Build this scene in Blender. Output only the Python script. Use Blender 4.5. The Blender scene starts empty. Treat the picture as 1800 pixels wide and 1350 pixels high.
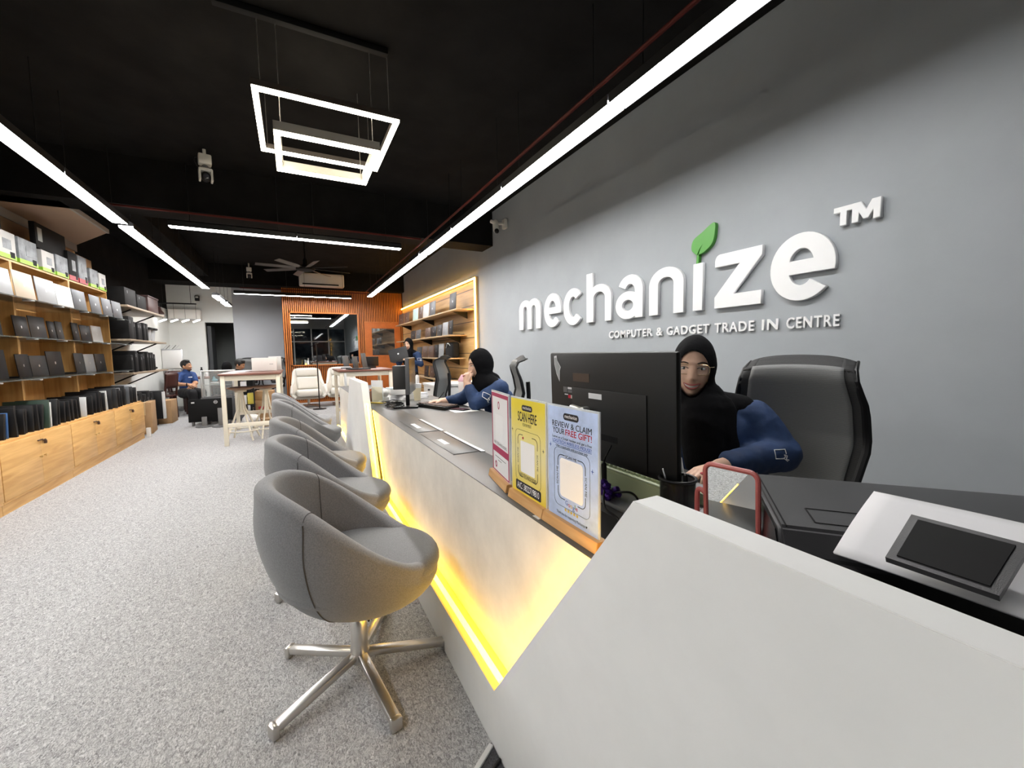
import bpy, bmesh, math, random
import numpy as np
from math import sin, cos, pi, radians, sqrt
from mathutils import Vector, Matrix, Euler, noise
from mathutils.bvhtree import BVHTree

SC = bpy.context.scene
COL = SC.collection
random.seed(7)

# ------------------------------------------------------------------ camera, world, exposure
F_PX, YAW, PITCH, ROLL = 728.0, radians(27.65489643), radians(-4.44450463), radians(-0.95600199)
CAM = np.array([0.0, 0.0, 1.2])
_f = np.array([sin(YAW) * cos(PITCH), cos(YAW) * cos(PITCH), sin(PITCH)])
_r = np.array([cos(YAW), -sin(YAW), 0.0])
_u = np.cross(_r, _f)
ROT = np.array([cos(ROLL) * _r + sin(ROLL) * _u, -sin(ROLL) * _r + cos(ROLL) * _u, _f])
cd = bpy.data.cameras.new('camera')
cd.sensor_fit = 'HORIZONTAL'; cd.sensor_width = 36.0; cd.lens = F_PX / 1800 * 36
cd.clip_start = 0.02; cd.clip_end = 100
cam = bpy.data.objects.new('camera', cd); COL.objects.link(cam)
m4 = Matrix.Identity(4)
for i in range(3):
    m4[i][0] = ROT[0][i]; m4[i][1] = ROT[1][i]; m4[i][2] = -ROT[2][i]; m4[i][3] = CAM[i]
cam.matrix_world = m4
SC.camera = cam
SC.view_settings.view_transform = 'Standard'
SC.view_settings.look = 'None'
SC.view_settings.exposure = 1.5
SC.view_settings.gamma = 1.0
SC.view_settings.use_curve_mapping = False
w = bpy.data.worlds.new('world'); SC.world = w; w.use_nodes = True
w.node_tree.nodes['Background'].inputs[0].default_value = (0.75, 0.85, 1.0, 1)
w.node_tree.nodes['Background'].inputs[1].default_value = 0.02
try:
    SC.cycles.max_bounces = 7; SC.cycles.diffuse_bounces = 4; SC.cycles.glossy_bounces = 4
    SC.cycles.transmission_bounces = 5; SC.cycles.transparent_max_bounces = 12
    SC.cycles.sample_clamp_indirect = 4.0
    SC.cycles.use_denoising = True
    SC.cycles.caustics_reflective = False; SC.cycles.caustics_refractive = False
except Exception:
    pass


def at(px, py, X=None, Y=None, Z=None):
    """point of the place seen at a pixel of the 1800x1350 photograph, on a known plane"""
    d = ROT.T @ np.array([(px - 900) / F_PX, -(py - 675) / F_PX, 1.0])
    if X is not None: t = (X - CAM[0]) / d[0]
    elif Y is not None: t = (Y - CAM[1]) / d[1]
    else: t = (Z - CAM[2]) / d[2]
    return Vector((CAM + t * d).tolist())


# ------------------------------------------------------------------ materials
MATS = {}


def mat(name, col, rough=0.5, metal=0.0, nscale=0, namt=0.0, bump=0.0, bscale=0, spec=0.5, alpha=1.0, trans=0.0, emit=None, estr=0.0, ior=1.45, coat=0.0, sheen=0.0, stretch=None):
    if name in MATS: return MATS[name]
    m = bpy.data.materials.new(name); m.use_nodes = True
    nt = m.node_tree; b = nt.nodes['Principled BSDF']
    c = tuple(col) + (1,)
    b.inputs['Base Color'].default_value = c
    b.inputs['Roughness'].default_value = rough
    b.inputs['Metallic'].default_value = metal
    b.inputs['Specular IOR Level'].default_value = spec
    b.inputs['IOR'].default_value = ior
    b.inputs['Alpha'].default_value = alpha
    b.inputs['Transmission Weight'].default_value = trans
    b.inputs['Coat Weight'].default_value = coat
    b.inputs['Sheen Weight'].default_value = sheen
    if emit:
        b.inputs['Emission Color'].default_value = tuple(emit) + (1,)
        b.inputs['Emission Strength'].default_value = estr
    if nscale or bump:
        tc = nt.nodes.new('ShaderNodeTexCoord'); mp = nt.nodes.new('ShaderNodeMapping')
        nt.links.new(tc.outputs['Object'], mp.inputs['Vector'])
        if stretch: mp.inputs['Scale'].default_value = stretch
    if nscale:
        n = nt.nodes.new('ShaderNodeTexNoise'); n.inputs['Scale'].default_value = nscale; n.inputs['Detail'].default_value = 5; n.inputs['Roughness'].default_value = .62
        r = nt.nodes.new('ShaderNodeValToRGB')
        r.color_ramp.elements[0].position = .33; r.color_ramp.elements[1].position = .67
        r.color_ramp.elements[0].color = tuple(max(0, x * (1 - namt)) for x in col) + (1,)
        r.color_ramp.elements[1].color = tuple(min(1, x * (1 + namt)) for x in col) + (1,)
        nt.links.new(mp.outputs[0], n.inputs['Vector']); nt.links.new(n.outputs['Fac'], r.inputs[0])
        nt.links.new(r.outputs[0], b.inputs['Base Color'])
    if bump:
        n2 = nt.nodes.new('ShaderNodeTexNoise'); n2.inputs['Scale'].default_value = bscale or 200; n2.inputs['Detail'].default_value = 3
        bp = nt.nodes.new('ShaderNodeBump'); bp.inputs['Strength'].default_value = bump; bp.inputs['Distance'].default_value = .004
        nt.links.new(mp.outputs[0], n2.inputs['Vector']); nt.links.new(n2.outputs['Fac'], bp.inputs['Height'])
        nt.links.new(bp.outputs[0], b.inputs['Normal'])
    MATS[name] = m
    return m


def wood(name, c1, c2, scale=1.0, axis=1, rough=0.45):
    if name in MATS: return MATS[name]
    m = bpy.data.materials.new(name); m.use_nodes = True
    nt = m.node_tree; b = nt.nodes['Principled BSDF']; b.inputs['Roughness'].default_value = rough
    tc = nt.nodes.new('ShaderNodeTexCoord'); mp = nt.nodes.new('ShaderNodeMapping')
    s = [14 * scale] * 3; s[axis] = 1.1 * scale
    mp.inputs['Scale'].default_value = s
    n = nt.nodes.new('ShaderNodeTexNoise'); n.inputs['Scale'].default_value = 2.2; n.inputs['Detail'].default_value = 7; n.inputs['Distortion'].default_value = .6
    r = nt.nodes.new('ShaderNodeValToRGB')
    r.color_ramp.elements[0].position = .32; r.color_ramp.elements[1].position = .68
    r.color_ramp.elements[0].color = tuple(c1) + (1,); r.color_ramp.elements[1].color = tuple(c2) + (1,)
    nt.links.new(tc.outputs['Object'], mp.inputs[0]); nt.links.new(mp.outputs[0], n.inputs['Vector'])
    nt.links.new(n.outputs['Fac'], r.inputs[0]); nt.links.new(r.outputs[0], b.inputs['Base Color'])
    MATS[name] = m
    return m


def carpet_mat():
    m = bpy.data.materials.new('carpet'); m.use_nodes = True
    nt = m.node_tree; b = nt.nodes['Principled BSDF']; b.inputs['Roughness'].default_value = .95; b.inputs['Specular IOR Level'].default_value = .1
    tc = nt.nodes.new('ShaderNodeTexCoord'); mp = nt.nodes.new('ShaderNodeMapping'); mp.inputs['Scale'].default_value = (1.0, .55, 1)
    n = nt.nodes.new('ShaderNodeTexNoise'); n.inputs['Scale'].default_value = 120; n.inputs['Detail'].default_value = 3; n.inputs['Roughness'].default_value = .75; n.inputs['Distortion'].default_value = 1.6
    r = nt.nodes.new('ShaderNodeValToRGB')
    e = r.color_ramp.elements
    e[0].position = .34; e[0].color = (.165, .165, .167, 1); e[1].position = .68; e[1].color = (.60, .60, .605, 1)
    x = e.new(.5); x.color = (.355, .355, .358, 1)
    bp = nt.nodes.new('ShaderNodeBump'); bp.inputs['Strength'].default_value = .5; bp.inputs['Distance'].default_value = .006
    nt.links.new(tc.outputs['Object'], mp.inputs[0]); nt.links.new(mp.outputs[0], n.inputs['Vector'])
    nt.links.new(n.outputs['Fac'], r.inputs[0]); nt.links.new(r.outputs[0], b.inputs['Base Color'])
    nt.links.new(n.outputs['Fac'], bp.inputs['Height']); nt.links.new(bp.outputs[0], b.inputs['Normal'])
    MATS['carpet'] = m
    return m


def weave_mat(name, c1, c2, scale=220, axis='Z', rough=.7):
    """fine knitted mesh: thin bands along one axis"""
    if name in MATS: return MATS[name]
    m = bpy.data.materials.new(name); m.use_nodes = True
    nt = m.node_tree; b = nt.nodes['Principled BSDF']; b.inputs['Roughness'].default_value = rough; b.inputs['Specular IOR Level'].default_value = .25
    tc = nt.nodes.new('ShaderNodeTexCoord')
    wv = nt.nodes.new('ShaderNodeTexWave'); wv.bands_direction = axis; wv.inputs['Scale'].default_value = scale; wv.inputs['Distortion'].default_value = 1.0; wv.inputs['Detail Scale'].default_value = 3
    r = nt.nodes.new('ShaderNodeValToRGB'); r.color_ramp.elements[0].color = tuple(c1) + (1,); r.color_ramp.elements[1].color = tuple(c2) + (1,)
    nt.links.new(tc.outputs['Object'], wv.inputs['Vector']); nt.links.new(wv.outputs['Fac'], r.inputs[0]); nt.links.new(r.outputs[0], b.inputs['Base Color'])
    MATS[name] = m
    return m


def glow(name, col, strength):
    if name in MATS: return MATS[name]
    m = bpy.data.materials.new(name); m.use_nodes = True
    b = m.node_tree.nodes['Principled BSDF']
    b.inputs['Base Color'].default_value = (.8, .8, .8, 1); b.inputs['Roughness'].default_value = .4
    b.inputs['Emission Color'].default_value = tuple(col) + (1,); b.inputs['Emission Strength'].default_value = strength
    MATS[name] = m
    return m


def plank_mat(name, c1, c2, pitch):
    """horizontal boards with dark grooves and grain along Y"""
    m = wood(name, c1, c2, .6, 1)
    nt = m.node_tree; b = nt.nodes['Principled BSDF']
    src = b.inputs['Base Color'].links[0].from_socket
    tc = nt.nodes.new('ShaderNodeTexCoord'); sp = nt.nodes.new('ShaderNodeSeparateXYZ'); nt.links.new(tc.outputs['Object'], sp.inputs[0])
    a = nt.nodes.new('ShaderNodeMath'); a.operation = 'DIVIDE'; a.inputs[1].default_value = pitch; nt.links.new(sp.outputs[2], a.inputs[0])
    f = nt.nodes.new('ShaderNodeMath'); f.operation = 'FRACT'; nt.links.new(a.outputs[0], f.inputs[0])
    g = nt.nodes.new('ShaderNodeMath'); g.operation = 'GREATER_THAN'; g.inputs[1].default_value = .045; nt.links.new(f.outputs[0], g.inputs[0])
    mx = nt.nodes.new('ShaderNodeMix'); mx.data_type = 'RGBA'; mx.inputs[6].default_value = (.03, .02, .012, 1)
    nt.links.new(g.outputs[0], mx.inputs[0]); nt.links.new(src, mx.inputs[7]); nt.links.new(mx.outputs[2], b.inputs['Base Color'])
    return m


# ------------------------------------------------------------------ mesh building
class MB:
    def __init__(s): s.bm = bmesh.new()

    def box(s, c, d, rot=None, bevel=0, seg=2):
        r = bmesh.ops.create_cube(s.bm, size=1.0); vs = r['verts']
        M = Matrix.Translation(Vector(c)) @ (rot.to_4x4() if rot else Matrix.Identity(4)) @ Matrix.Diagonal((d[0], d[1], d[2], 1))
        bmesh.ops.transform(s.bm, matrix=M, verts=vs)
        if bevel:
            es = list({e for v in vs for e in v.link_edges})
            bmesh.ops.bevel(s.bm, geom=es, offset=min(bevel, min(d) * .49), segments=seg, affect='EDGES', profile=.5)
        return s

    def bx(s, x0, x1, y0, y1, z0, z1, bevel=0, seg=2):
        return s.box(((x0 + x1) / 2, (y0 + y1) / 2, (z0 + z1) / 2), (abs(x1 - x0), abs(y1 - y0), abs(z1 - z0)), None, bevel, seg)

    def bar(s, p0, p1, wd, ht, bevel=0, up=(0, 0, 1)):
        p0 = Vector(p0); p1 = Vector(p1); d = p1 - p0; L = d.length; d.normalize(); u = Vector(up)
        if abs(d.dot(u)) > .95: u = Vector((1, 0, 0))
        x = d.cross(u).normalized(); z = x.cross(d)
        return s.box((p0 + p1) / 2, (wd, L, ht), Matrix((x, d, z)).transposed(), bevel)

    def tube(s, pts, r, n=8, closed=False, caps=True):
        pts = [Vector(p) for p in pts]; N = len(pts)
        rs = r if isinstance(r, (list, tuple)) else [r] * N
        rings = []; prev = None
        for i, p in enumerate(pts):
            if closed: t = (pts[(i + 1) % N] - pts[i - 1])
            else: t = pts[min(i + 1, N - 1)] - pts[max(i - 1, 0)]
            t.normalize()
            if prev is None:
                a = Vector((0, 0, 1)) if abs(t.z) < .9 else Vector((1, 0, 0))
                x = t.cross(a).normalized()
            else:
                x = (prev - t * prev.dot(t))
                x = x.normalized() if x.length > 1e-6 else t.orthogonal().normalized()
            prev = x; y = t.cross(x)
            rings.append([s.bm.verts.new(p + (x * cos(2 * pi * k / n) + y * sin(2 * pi * k / n)) * rs[i]) for k in range(n)])
        for i in range(N if closed else N - 1):
            a, b = rings[i], rings[(i + 1) % N]
            for k in range(n): s.bm.faces.new((a[k], a[(k + 1) % n], b[(k + 1) % n], b[k]))
        if caps and not closed:
            s.bm.faces.new(list(reversed(rings[0]))); s.bm.faces.new(rings[-1])
        return s

    def lathe(s, prof, n=24, c=(0, 0, 0), M=None):
        rings = []; c = Vector(c)
        for r, z in prof:
            if r < 1e-5: ring = [s.bm.verts.new((0, 0, z))]
            else: ring = [s.bm.verts.new((r * cos(2 * pi * k / n), r * sin(2 * pi * k / n), z)) for k in range(n)]
            rings.append(ring)
        for a, b in zip(rings, rings[1:]):
            for k in range(n):
                k2 = (k + 1) % n
                if len(a) == 1 and len(b) == 1: continue
                if len(a) == 1: s.bm.faces.new((a[0], b[k2], b[k]))
                elif len(b) == 1: s.bm.faces.new((a[k], a[k2], b[0]))
                else: s.bm.faces.new((a[k], a[k2], b[k2], b[k]))
        if len(rings[0]) > 1: s.bm.faces.new(list(reversed(rings[0])))
        if len(rings[-1]) > 1: s.bm.faces.new(rings[-1])
        vs = [v for r in rings for v in r]
        if M is not None: bmesh.ops.transform(s.bm, matrix=M, verts=vs)
        for v in vs: v.co += c
        return s

    def prism(s, poly, M, d, bevel=0):
        """polygon in the local XY plane of M, extruded by d along its Z"""
        a = [s.bm.verts.new(M @ Vector((x, y, 0))) for x, y in poly]
        b = [s.bm.verts.new(M @ Vector((x, y, d))) for x, y in poly]
        n = len(poly)
        s.bm.faces.new(list(reversed(a))); s.bm.faces.new(b)
        for k in range(n): s.bm.faces.new((a[k], a[(k + 1) % n], b[(k + 1) % n], b[k]))
        if bevel:
            es = list({e for v in a + b for e in v.link_edges})
            bmesh.ops.bevel(s.bm, geom=es, offset=bevel, segments=2, affect='EDGES')
        return s

    def ell(s, c, r, rot=None, nu=20, nv=14):
        q = bmesh.ops.create_uvsphere(s.bm, u_segments=nu, v_segments=nv, radius=1.0)
        M = Matrix.Translation(Vector(c)) @ (rot.to_4x4() if rot else Matrix.Identity(4)) @ Matrix.Diagonal((r[0], r[1], r[2], 1))
        bmesh.ops.transform(s.bm, matrix=M, verts=q['verts'])
        return s

    def cap(s, p0, p1, r0, r1=None, n=12):
        """closed tapered capsule"""
        r1 = r0 if r1 is None else r1
        p0 = Vector(p0); p1 = Vector(p1); d = (p1 - p0); L = d.length
        if L < 1e-6: return s.ell(p0, (r0, r0, r0), None, n, 8)
        d.normalize(); K = 4
        pts = []; rs = []
        for k in range(K + 1):
            a = pi / 2 * (1 - k / K); pts.append(p0 - d * r0 * sin(a)); rs.append(max(r0 * cos(a), r0 * .05))
        for k in range(K + 1):
            a = pi / 2 * k / K; pts.append(p1 + d * r1 * sin(a)); rs.append(max(r1 * cos(a), r1 * .05))
        return s.tube(pts, rs, n)

    def chain(s, pts, rs, n=12):
        for i in range(len(pts) - 1): s.cap(pts[i], pts[i + 1], rs[i], rs[i + 1], n)
        return s

    def grid(s, fn, nu, nv, cu=False, cv=False):
        V = [[s.bm.verts.new(fn(i / (nu if cu else nu - 1), j / (nv if cv else nv - 1))) for j in range(nv)] for i in range(nu)]
        for i in range(nu if cu else nu - 1):
            for j in range(nv if cv else nv - 1):
                i2, j2 = (i + 1) % nu, (j + 1) % nv
                s.bm.faces.new((V[i][j], V[i2][j], V[i2][j2], V[i][j2]))
        return s

    def mesh(s, name, m=None, smooth=40, fix=True, weld=0):
        if weld: bmesh.ops.remove_doubles(s.bm, verts=s.bm.verts, dist=weld)
        if fix: bmesh.ops.recalc_face_normals(s.bm, faces=s.bm.faces)
        me = bpy.data.meshes.new(name); s.bm.to_mesh(me); s.bm.free()
        if m: me.materials.append(m)
        if smooth:
            me.polygons.foreach_set('use_smooth', [True] * len(me.polygons))
            try: me.set_sharp_from_angle(angle=radians(smooth))
            except Exception: pass
        me.update()
        return me


WM = {}       # world matrix of every thing we made


def props(o, label=None, cat=None, group=None, kind=None):
    if label: o['label'] = label
    if cat: o['category'] = cat
    if group: o['group'] = group
    if kind: o['kind'] = kind


def thing(name, label, cat, loc=(0, 0, 0), rz=0.0, group=None):
    o = bpy.data.objects.new(name, None); COL.objects.link(o)
    o.empty_display_size = .05
    o.location = loc; o.rotation_euler = (0, 0, rz)
    WM[o.name] = Matrix.Translation(Vector(loc)) @ Matrix.Rotation(rz, 4, 'Z')
    props(o, label, cat, group)
    return o


def add_mesh(name, me, parent=None, world=False, label=None):
    o = bpy.data.objects.new(name, me); COL.objects.link(o)
    if parent is not None:
        o.parent = parent
        if world:
            me.transform(world_of(parent).inverted())
    WM[o.name] = Matrix.Identity(4)
    if label: o['label'] = label
    return o


def world_of(o):
    M = WM[o.name]
    if o.parent is not None: M = world_of(o.parent) @ M
    return M


def part(name, mb, m, parent, world=False, label=None, smooth=40, sub=0, weld=0):
    o = add_mesh(name, mb.mesh(name, m, smooth, weld=weld), parent, world, label)
    if sub:
        md = o.modifiers.new('subdivision', 'SUBSURF'); md.levels = sub; md.render_levels = sub
    return o


def solo(name, label, cat, mb, m, loc=(0, 0, 0), rz=0.0, group=None, smooth=40, world=True):
    """a thing that is one mesh; built in world coordinates, its origin put at loc"""
    me = mb.mesh(name, m, smooth)
    M = Matrix.Translation(Vector(loc)) @ Matrix.Rotation(rz, 4, 'Z')
    if world: me.transform(M.inverted())
    o = bpy.data.objects.new(name, me); COL.objects.link(o)
    o.location = loc; o.rotation_euler = (0, 0, rz); WM[o.name] = M
    props(o, label, cat, group)
    return o


def struct(name, mb, m, smooth=40, parent=None):
    o = add_mesh(name, mb.mesh(name, m, smooth), parent)
    if parent is None: o['kind'] = 'structure'
    return o


def dup(root, loc, rz, label=None, group=None, swap=None, scale=None):
    """copy of a thing with its parts and sub-parts; swap maps a part kind to another material"""
    def cp(o, par):
        c = o.copy(); COL.objects.link(c)
        if par is not None: c.parent = par
        base = o.name.split('.')[0]
        if swap and base in swap and c.type == 'MESH':
            c.material_slots[0].link = 'OBJECT'; c.material_slots[0].material = swap[base]
        WM[c.name] = WM[o.name].copy()
        for ch in list(o.children): cp(ch, c)
        return c
    r = cp(root, None)
    r.location = loc; r.rotation_euler = (0, 0, rz)
    if scale: r.scale = scale
    WM[r.name] = Matrix.Translation(Vector(loc)) @ Matrix.Rotation(rz, 4, 'Z')
    if label: r['label'] = label
    if group: r['group'] = group
    return r


def evaluated(me, mods, name='tmp'):
    """mesh after modifiers set by mods(obj)"""
    o = bpy.data.objects.new(name, me); COL.objects.link(o)
    mods(o)
    bpy.context.view_layer.update()
    dg = bpy.context.evaluated_depsgraph_get()
    r = bpy.data.meshes.new_from_object(o.evaluated_get(dg))
    bpy.data.objects.remove(o)
    return r


def fuse(mb, voxel=.006, smooth=6, fac=.5):
    me = mb.mesh('fuse', None, 0)
    def mods(o):
        r = o.modifiers.new('r', 'REMESH'); r.mode = 'VOXEL'; r.voxel_size = voxel; r.use_smooth_shade = True
        if smooth:
            q = o.modifiers.new('s', 'SMOOTH'); q.factor = fac; q.iterations = smooth
    return evaluated(me, mods)


def text_mesh(s, size, bold=0.0, extrude=0.0, align='CENTER', width=None, spacing=1.0, shear=0):
    c = bpy.data.curves.new('text', 'FONT')
    c.body = s; c.size = size; c.offset = bold; c.extrude = extrude; c.align_x = align; c.align_y = 'CENTER'
    c.space_character = spacing; c.shear = shear; c.resolution_u = 3
    me = evaluated(c, lambda o: None, 'text')
    if width:
        xs = [v.co.x for v in me.vertices]
        if xs:
            k = width / max(1e-6, max(xs) - min(xs)); me.transform(Matrix.Diagonal((k, 1, 1, 1)))
    return me


# axes for flat writing: columns right, up, normal
def frame(origin, right, up):
    r = Vector(right).normalized(); u = Vector(up).normalized(); n = r.cross(u)
    M = Matrix.Identity(4)
    for i in range(3): M[i][0] = r[i]; M[i][1] = u[i]; M[i][2] = n[i]; M[i][3] = origin[i]
    return M


def text(name, s, size, m, parent, M, **k):
    me = text_mesh(s, size, **k)
    me.transform(M); me.materials.clear(); me.materials.append(m)
    return add_mesh(name, me, parent, False)


def loops_mesh(polys, M, depth, bevel=0.0):
    """2D closed loops (outer and holes) -> extruded solid"""
    c = bpy.data.curves.new('loops', 'CURVE'); c.dimensions = '2D'; c.fill_mode = 'BOTH'; c.extrude = depth / 2; c.bevel_depth = bevel; c.bevel_resolution = 1
    for p in polys:
        sp = c.splines.new('POLY'); sp.points.add(len(p) - 1)
        for q, (x, y) in zip(sp.points, p): q.co = (x, y, 0, 1)
        sp.use_cyclic_u = True
    me = evaluated(c, lambda o: None, 'loops')
    me.transform(M)
    return me


def arc(cx, cy, rx, ry, a0, a1, n=14):
    return [(cx + rx * cos(radians(a0 + (a1 - a0) * k / n)), cy + ry * sin(radians(a0 + (a1 - a0) * k / n))) for k in range(n + 1)]


def rrect(w, h, r, n=5):
    p = []
    for cx, cy, a in ((w / 2 - r, h / 2 - r, 0), (-w / 2 + r, h / 2 - r, 90), (-w / 2 + r, -h / 2 + r, 180), (w / 2 - r, -h / 2 + r, 270)):
        p += arc(cx, cy, r, r, a, a + 90, n)
    return p


def lerp(a, b, t): return a + (b - a) * t


def smooth(t): t = min(1, max(0, t)); return t * t * (3 - 2 * t)


def spline(pts, n=8):
    """Catmull-Rom through points"""
    P = [Vector(p) for p in pts]; P = [P[0] * 2 - P[1]] + P + [P[-1] * 2 - P[-2]]; out = []
    for i in range(1, len(P) - 2):
        for k in range(n):
            t = k / n; a, b, c, d = P[i - 1:i + 3]
            out.append(.5 * ((2 * b) + (c - a) * t + (2 * a - 5 * b + 4 * c - d) * t * t + (3 * b - a - 3 * c + d) * t ** 3))
    out.append(P[-2]); return out


def interp(x, xs, ys):
    return float(np.interp(x, xs, ys))
# ------------------------------------------------------------------ setting
XL, XR, YF, YB, ZC = -2.65, 2.75, -3.2, 12.8, 3.3
M_black = mat('ceiling_black', (.011, .0105, .0103), .9, nscale=3, namt=.25, spec=.08)
M_greywall = mat('grey_wall_paint', (.305, .328, .348), .75, bump=.12, bscale=420, nscale=1.5, namt=.05)
M_white = mat('white_wall_paint', (.72, .74, .72), .7, nscale=2, namt=.03)
M_slat = wood('slat_wood', (.36, .105, .018), (.52, .17, .03), 1.0, 2, .42)
M_slatback = mat('slat_gap', (.06, .015, .006), .8)
M_darkmetal = mat('dark_metal', (.012, .012, .013), .45, .3)
M_blackp = mat('black_plastic', (.006, .006, .007), .42, spec=.35)
M_blackm = mat('matte_black', (.005, .005, .0055), .7, spec=.25)
M_whitep = mat('white_plastic', (.66, .66, .65), .35)
M_chrome = mat('brushed_steel', (.62, .60, .57), .28, 1.0)
M_silver = mat('silver_metal', (.62, .63, .64), .35, .85)
M_greyp = mat('grey_plastic', (.12, .12, .125), .45)
M_glass = mat('clear_glass', (.9, .95, .93), .03, trans=1.0, ior=1.45)
M_paper = mat('white_paper', (.66, .66, .68), .7)
M_oak = wood('oak_laminate', (.50, .27, .085), (.68, .42, .16), .8, 1)
M_oakv = wood('oak_laminate_upright', (.50, .27, .085), (.68, .42, .16), .8, 2)

mb = MB(); mb.bx(XL - .3, XR + .1, YF, 15.2, -.1, 0); struct('floor', mb, carpet_mat())
mb = MB(); mb.bx(XL - .3, XR + .1, YF, 15.2, ZC, ZC + .1); struct('ceiling', mb, M_black)
mb = MB(); mb.bx(XR, XR + .1, YF, YB + .1, 0, ZC)
wall_right = struct('wall_right', mb, M_greywall)
mb = MB(); mb.bx(XL - .1, XL, YF, YB + .1, 0, 2.36)
struct('wall_left', mb, M_white)
mb = MB(); mb.bx(XL - .1, XL, YF, YB + .1, 2.36, ZC); struct('wall_left_upper', mb, M_black)
# far white wall with an opening to a corridor, and the grey painted stretch beside it
dl, dr, dt = -1.93, -1.33, 2.06
mb = MB(); mb.bx(XL, dl, YB, YB + .12, 0, ZC); mb.bx(dl, dr, YB, YB + .12, dt, ZC)
struct('wall_back_white', mb, M_white)
mb = MB(); mb.bx(dr, 0, YB, YB + .12, 0, ZC); struct('wall_back_grey', mb, mat('pale_grey_paint', (.42, .44, .47), .7))
mb = MB(); mb.bx(dl - .8, dr + .9, 15.1, 15.2, 0, ZC); mb.bx(dr + .5, dr + .6, YB + .12, 15.1, 0, ZC); mb.bx(dl - .5, dl - .4, YB + .12, 15.1, 0, ZC)
struct('wall_corridor', mb, mat('corridor_paint', (.34, .36, .35), .8))
mb = MB(); mb.bx(dl + .02, dl + .1, YB + .15, YB + .75, 0, 1.98); struct('door_1', mb, mat('dark_door', (.05, .055, .06), .5))
# ribbed timber wall, standing proud of the white wall
mb = MB()
mb.bx(-.2, XR, 11.74, 11.84, 0, 2.86)
mb.bx(-.2, -.14, 11.84, YB, 0, 2.86)
mir = (-.03, 1.53, .96, 2.25); dor = (1.72, 2.62, 0, 2.05)
k = 0; x = -.19
slats = MB()
while x < XR - .03:
    segs = [(.0, 2.86)]
    for (a, b, z0, z1) in (mir, dor):
        if x + .027 > a and x < b: segs = [(p, min(q, z0)) for p, q in segs if p < z0] + [(max(p, z1), q) for p, q in segs if q > z1]
    for z0, z1 in segs:
        if z1 - z0 > .02: slats.bx(x, x + .027, 11.715, 11.745, z0, z1)
    x += .045
struct('wall_back_ribs', slats, M_slat, 0)
struct('wall_back', mb, M_slatback)
# black downstand beams
mb = MB(); mb.bx(XL, XR, 5.8, 6.2, 2.8, ZC); struct('trim_1', mb, M_black)
mb = MB(); mb.bx(XL, XR, 11.5, 12.2, 2.87, ZC); struct('trim_2', mb, M_black)
mb = MB(); mb.bx(-2.0, -1.6, 6.2, 11.5, 3.0, ZC); struct('trim_3', mb, M_black)
# shop front behind the camera (seen in the mirror): mullions, panes, solid stall riser
mb = MB(); mb.bx(XL, XR, YF - .1, YF, 0, .35); mb.bx(XL, XR, YF - .1, YF, 2.7, ZC)
struct('wall_front', mb, mat('front_grey', (.3, .3, .31), .6))
mb = MB()
for i in range(7):
    x = XL + i * (XR - XL) / 6; mb.bx(x - .03, x + .03, YF - .06, YF, .35, 2.7)
mb.bx(XL, XR, YF - .06, YF, 1.95, 2.0)
win = struct('window_1', mb, M_whitep)
mb = MB(); mb.bx(XL, XR, YF - .05, YF - .042, .35, 2.7)
part('pane', mb, M_glass, win)
mb = MB(); mb.bx(XL - 1, XR + 1, -6.1, -6, 0, ZC); struct('wall_arcade', mb, mat('arcade_paint', (.12, .13, .15), .6, nscale=1.2, namt=.8))
mb = MB(); mb.bx(XL - 1, XR + 1, -6, YF, -.1, 0); struct('floor_arcade', mb, mat('arcade_tile', (.2, .2, .2), .3))
mb = MB(); mb.bx(-.2, 2.7, 11.70, 11.71, 0, .05); struct('baseboard_back', mb, M_slat)

# door in the ribbed wall: orange frame, dark glass
d = thing('glazed_door', 'orange timber door with a dark glass pane in the ribbed wall', 'door', (2.17, 11.72, 0))
M_or = mat('orange_timber', (.42, .115, .02), .45, nscale=6, namt=.15)
mb = MB()
for a in ((1.72, 1.89, 0, 2.05), (2.49, 2.62, 0, 2.05), (1.89, 2.49, 1.89, 2.05), (1.89, 2.49, 0, 1.17)): mb.bx(a[0], a[1], 11.69, 11.735, a[2], a[3])
part('door_frame', mb, M_or, d, True)
mb = MB(); mb.bx(1.70, 1.72, 11.68, 11.735, 0, 2.07); mb.bx(2.62, 2.64, 11.68, 11.735, 0, 2.07); mb.bx(1.70, 2.64, 11.68, 11.735, 2.05, 2.07)
part('architrave', mb, M_slat, d, True)
mb = MB(); mb.bx(1.89, 2.49, 11.705, 11.715, 1.17, 1.89)
part('pane', mb, mat('dark_mirror_glass', (.28, .29, .3), .04, .9), d, True)
mb = MB(); mb.tube([(1.79, 11.69, 1.0), (1.79, 11.65, 1.0), (1.79, 11.65, 1.12), (1.79, 11.69, 1.12)], .009)
part('handle', mb, M_chrome, d, True)

# big wall mirror in a timber frame
d = thing('wall_mirror', 'large dark rectangular mirror in a thin timber frame on the ribbed wall', 'mirror', (.75, 11.7, .96))
mb = MB(); mb.bx(-.03, 1.53, 11.69, 11.70, .96, 2.25)
part('mirror_glass', mb, mat('mirror_glass', (.55, .58, .6), .015, 1.0), d, True)
mb = MB()
for a in ((-.06, -.03, .93, 2.28), (1.53, 1.56, .93, 2.28), (-.06, 1.56, .93, .96), (-.06, 1.56, 2.25, 2.28)): mb.bx(a[0], a[1], 11.67, 11.72, a[2], a[3])
part('frame', mb, M_slat, d, True)

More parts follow.
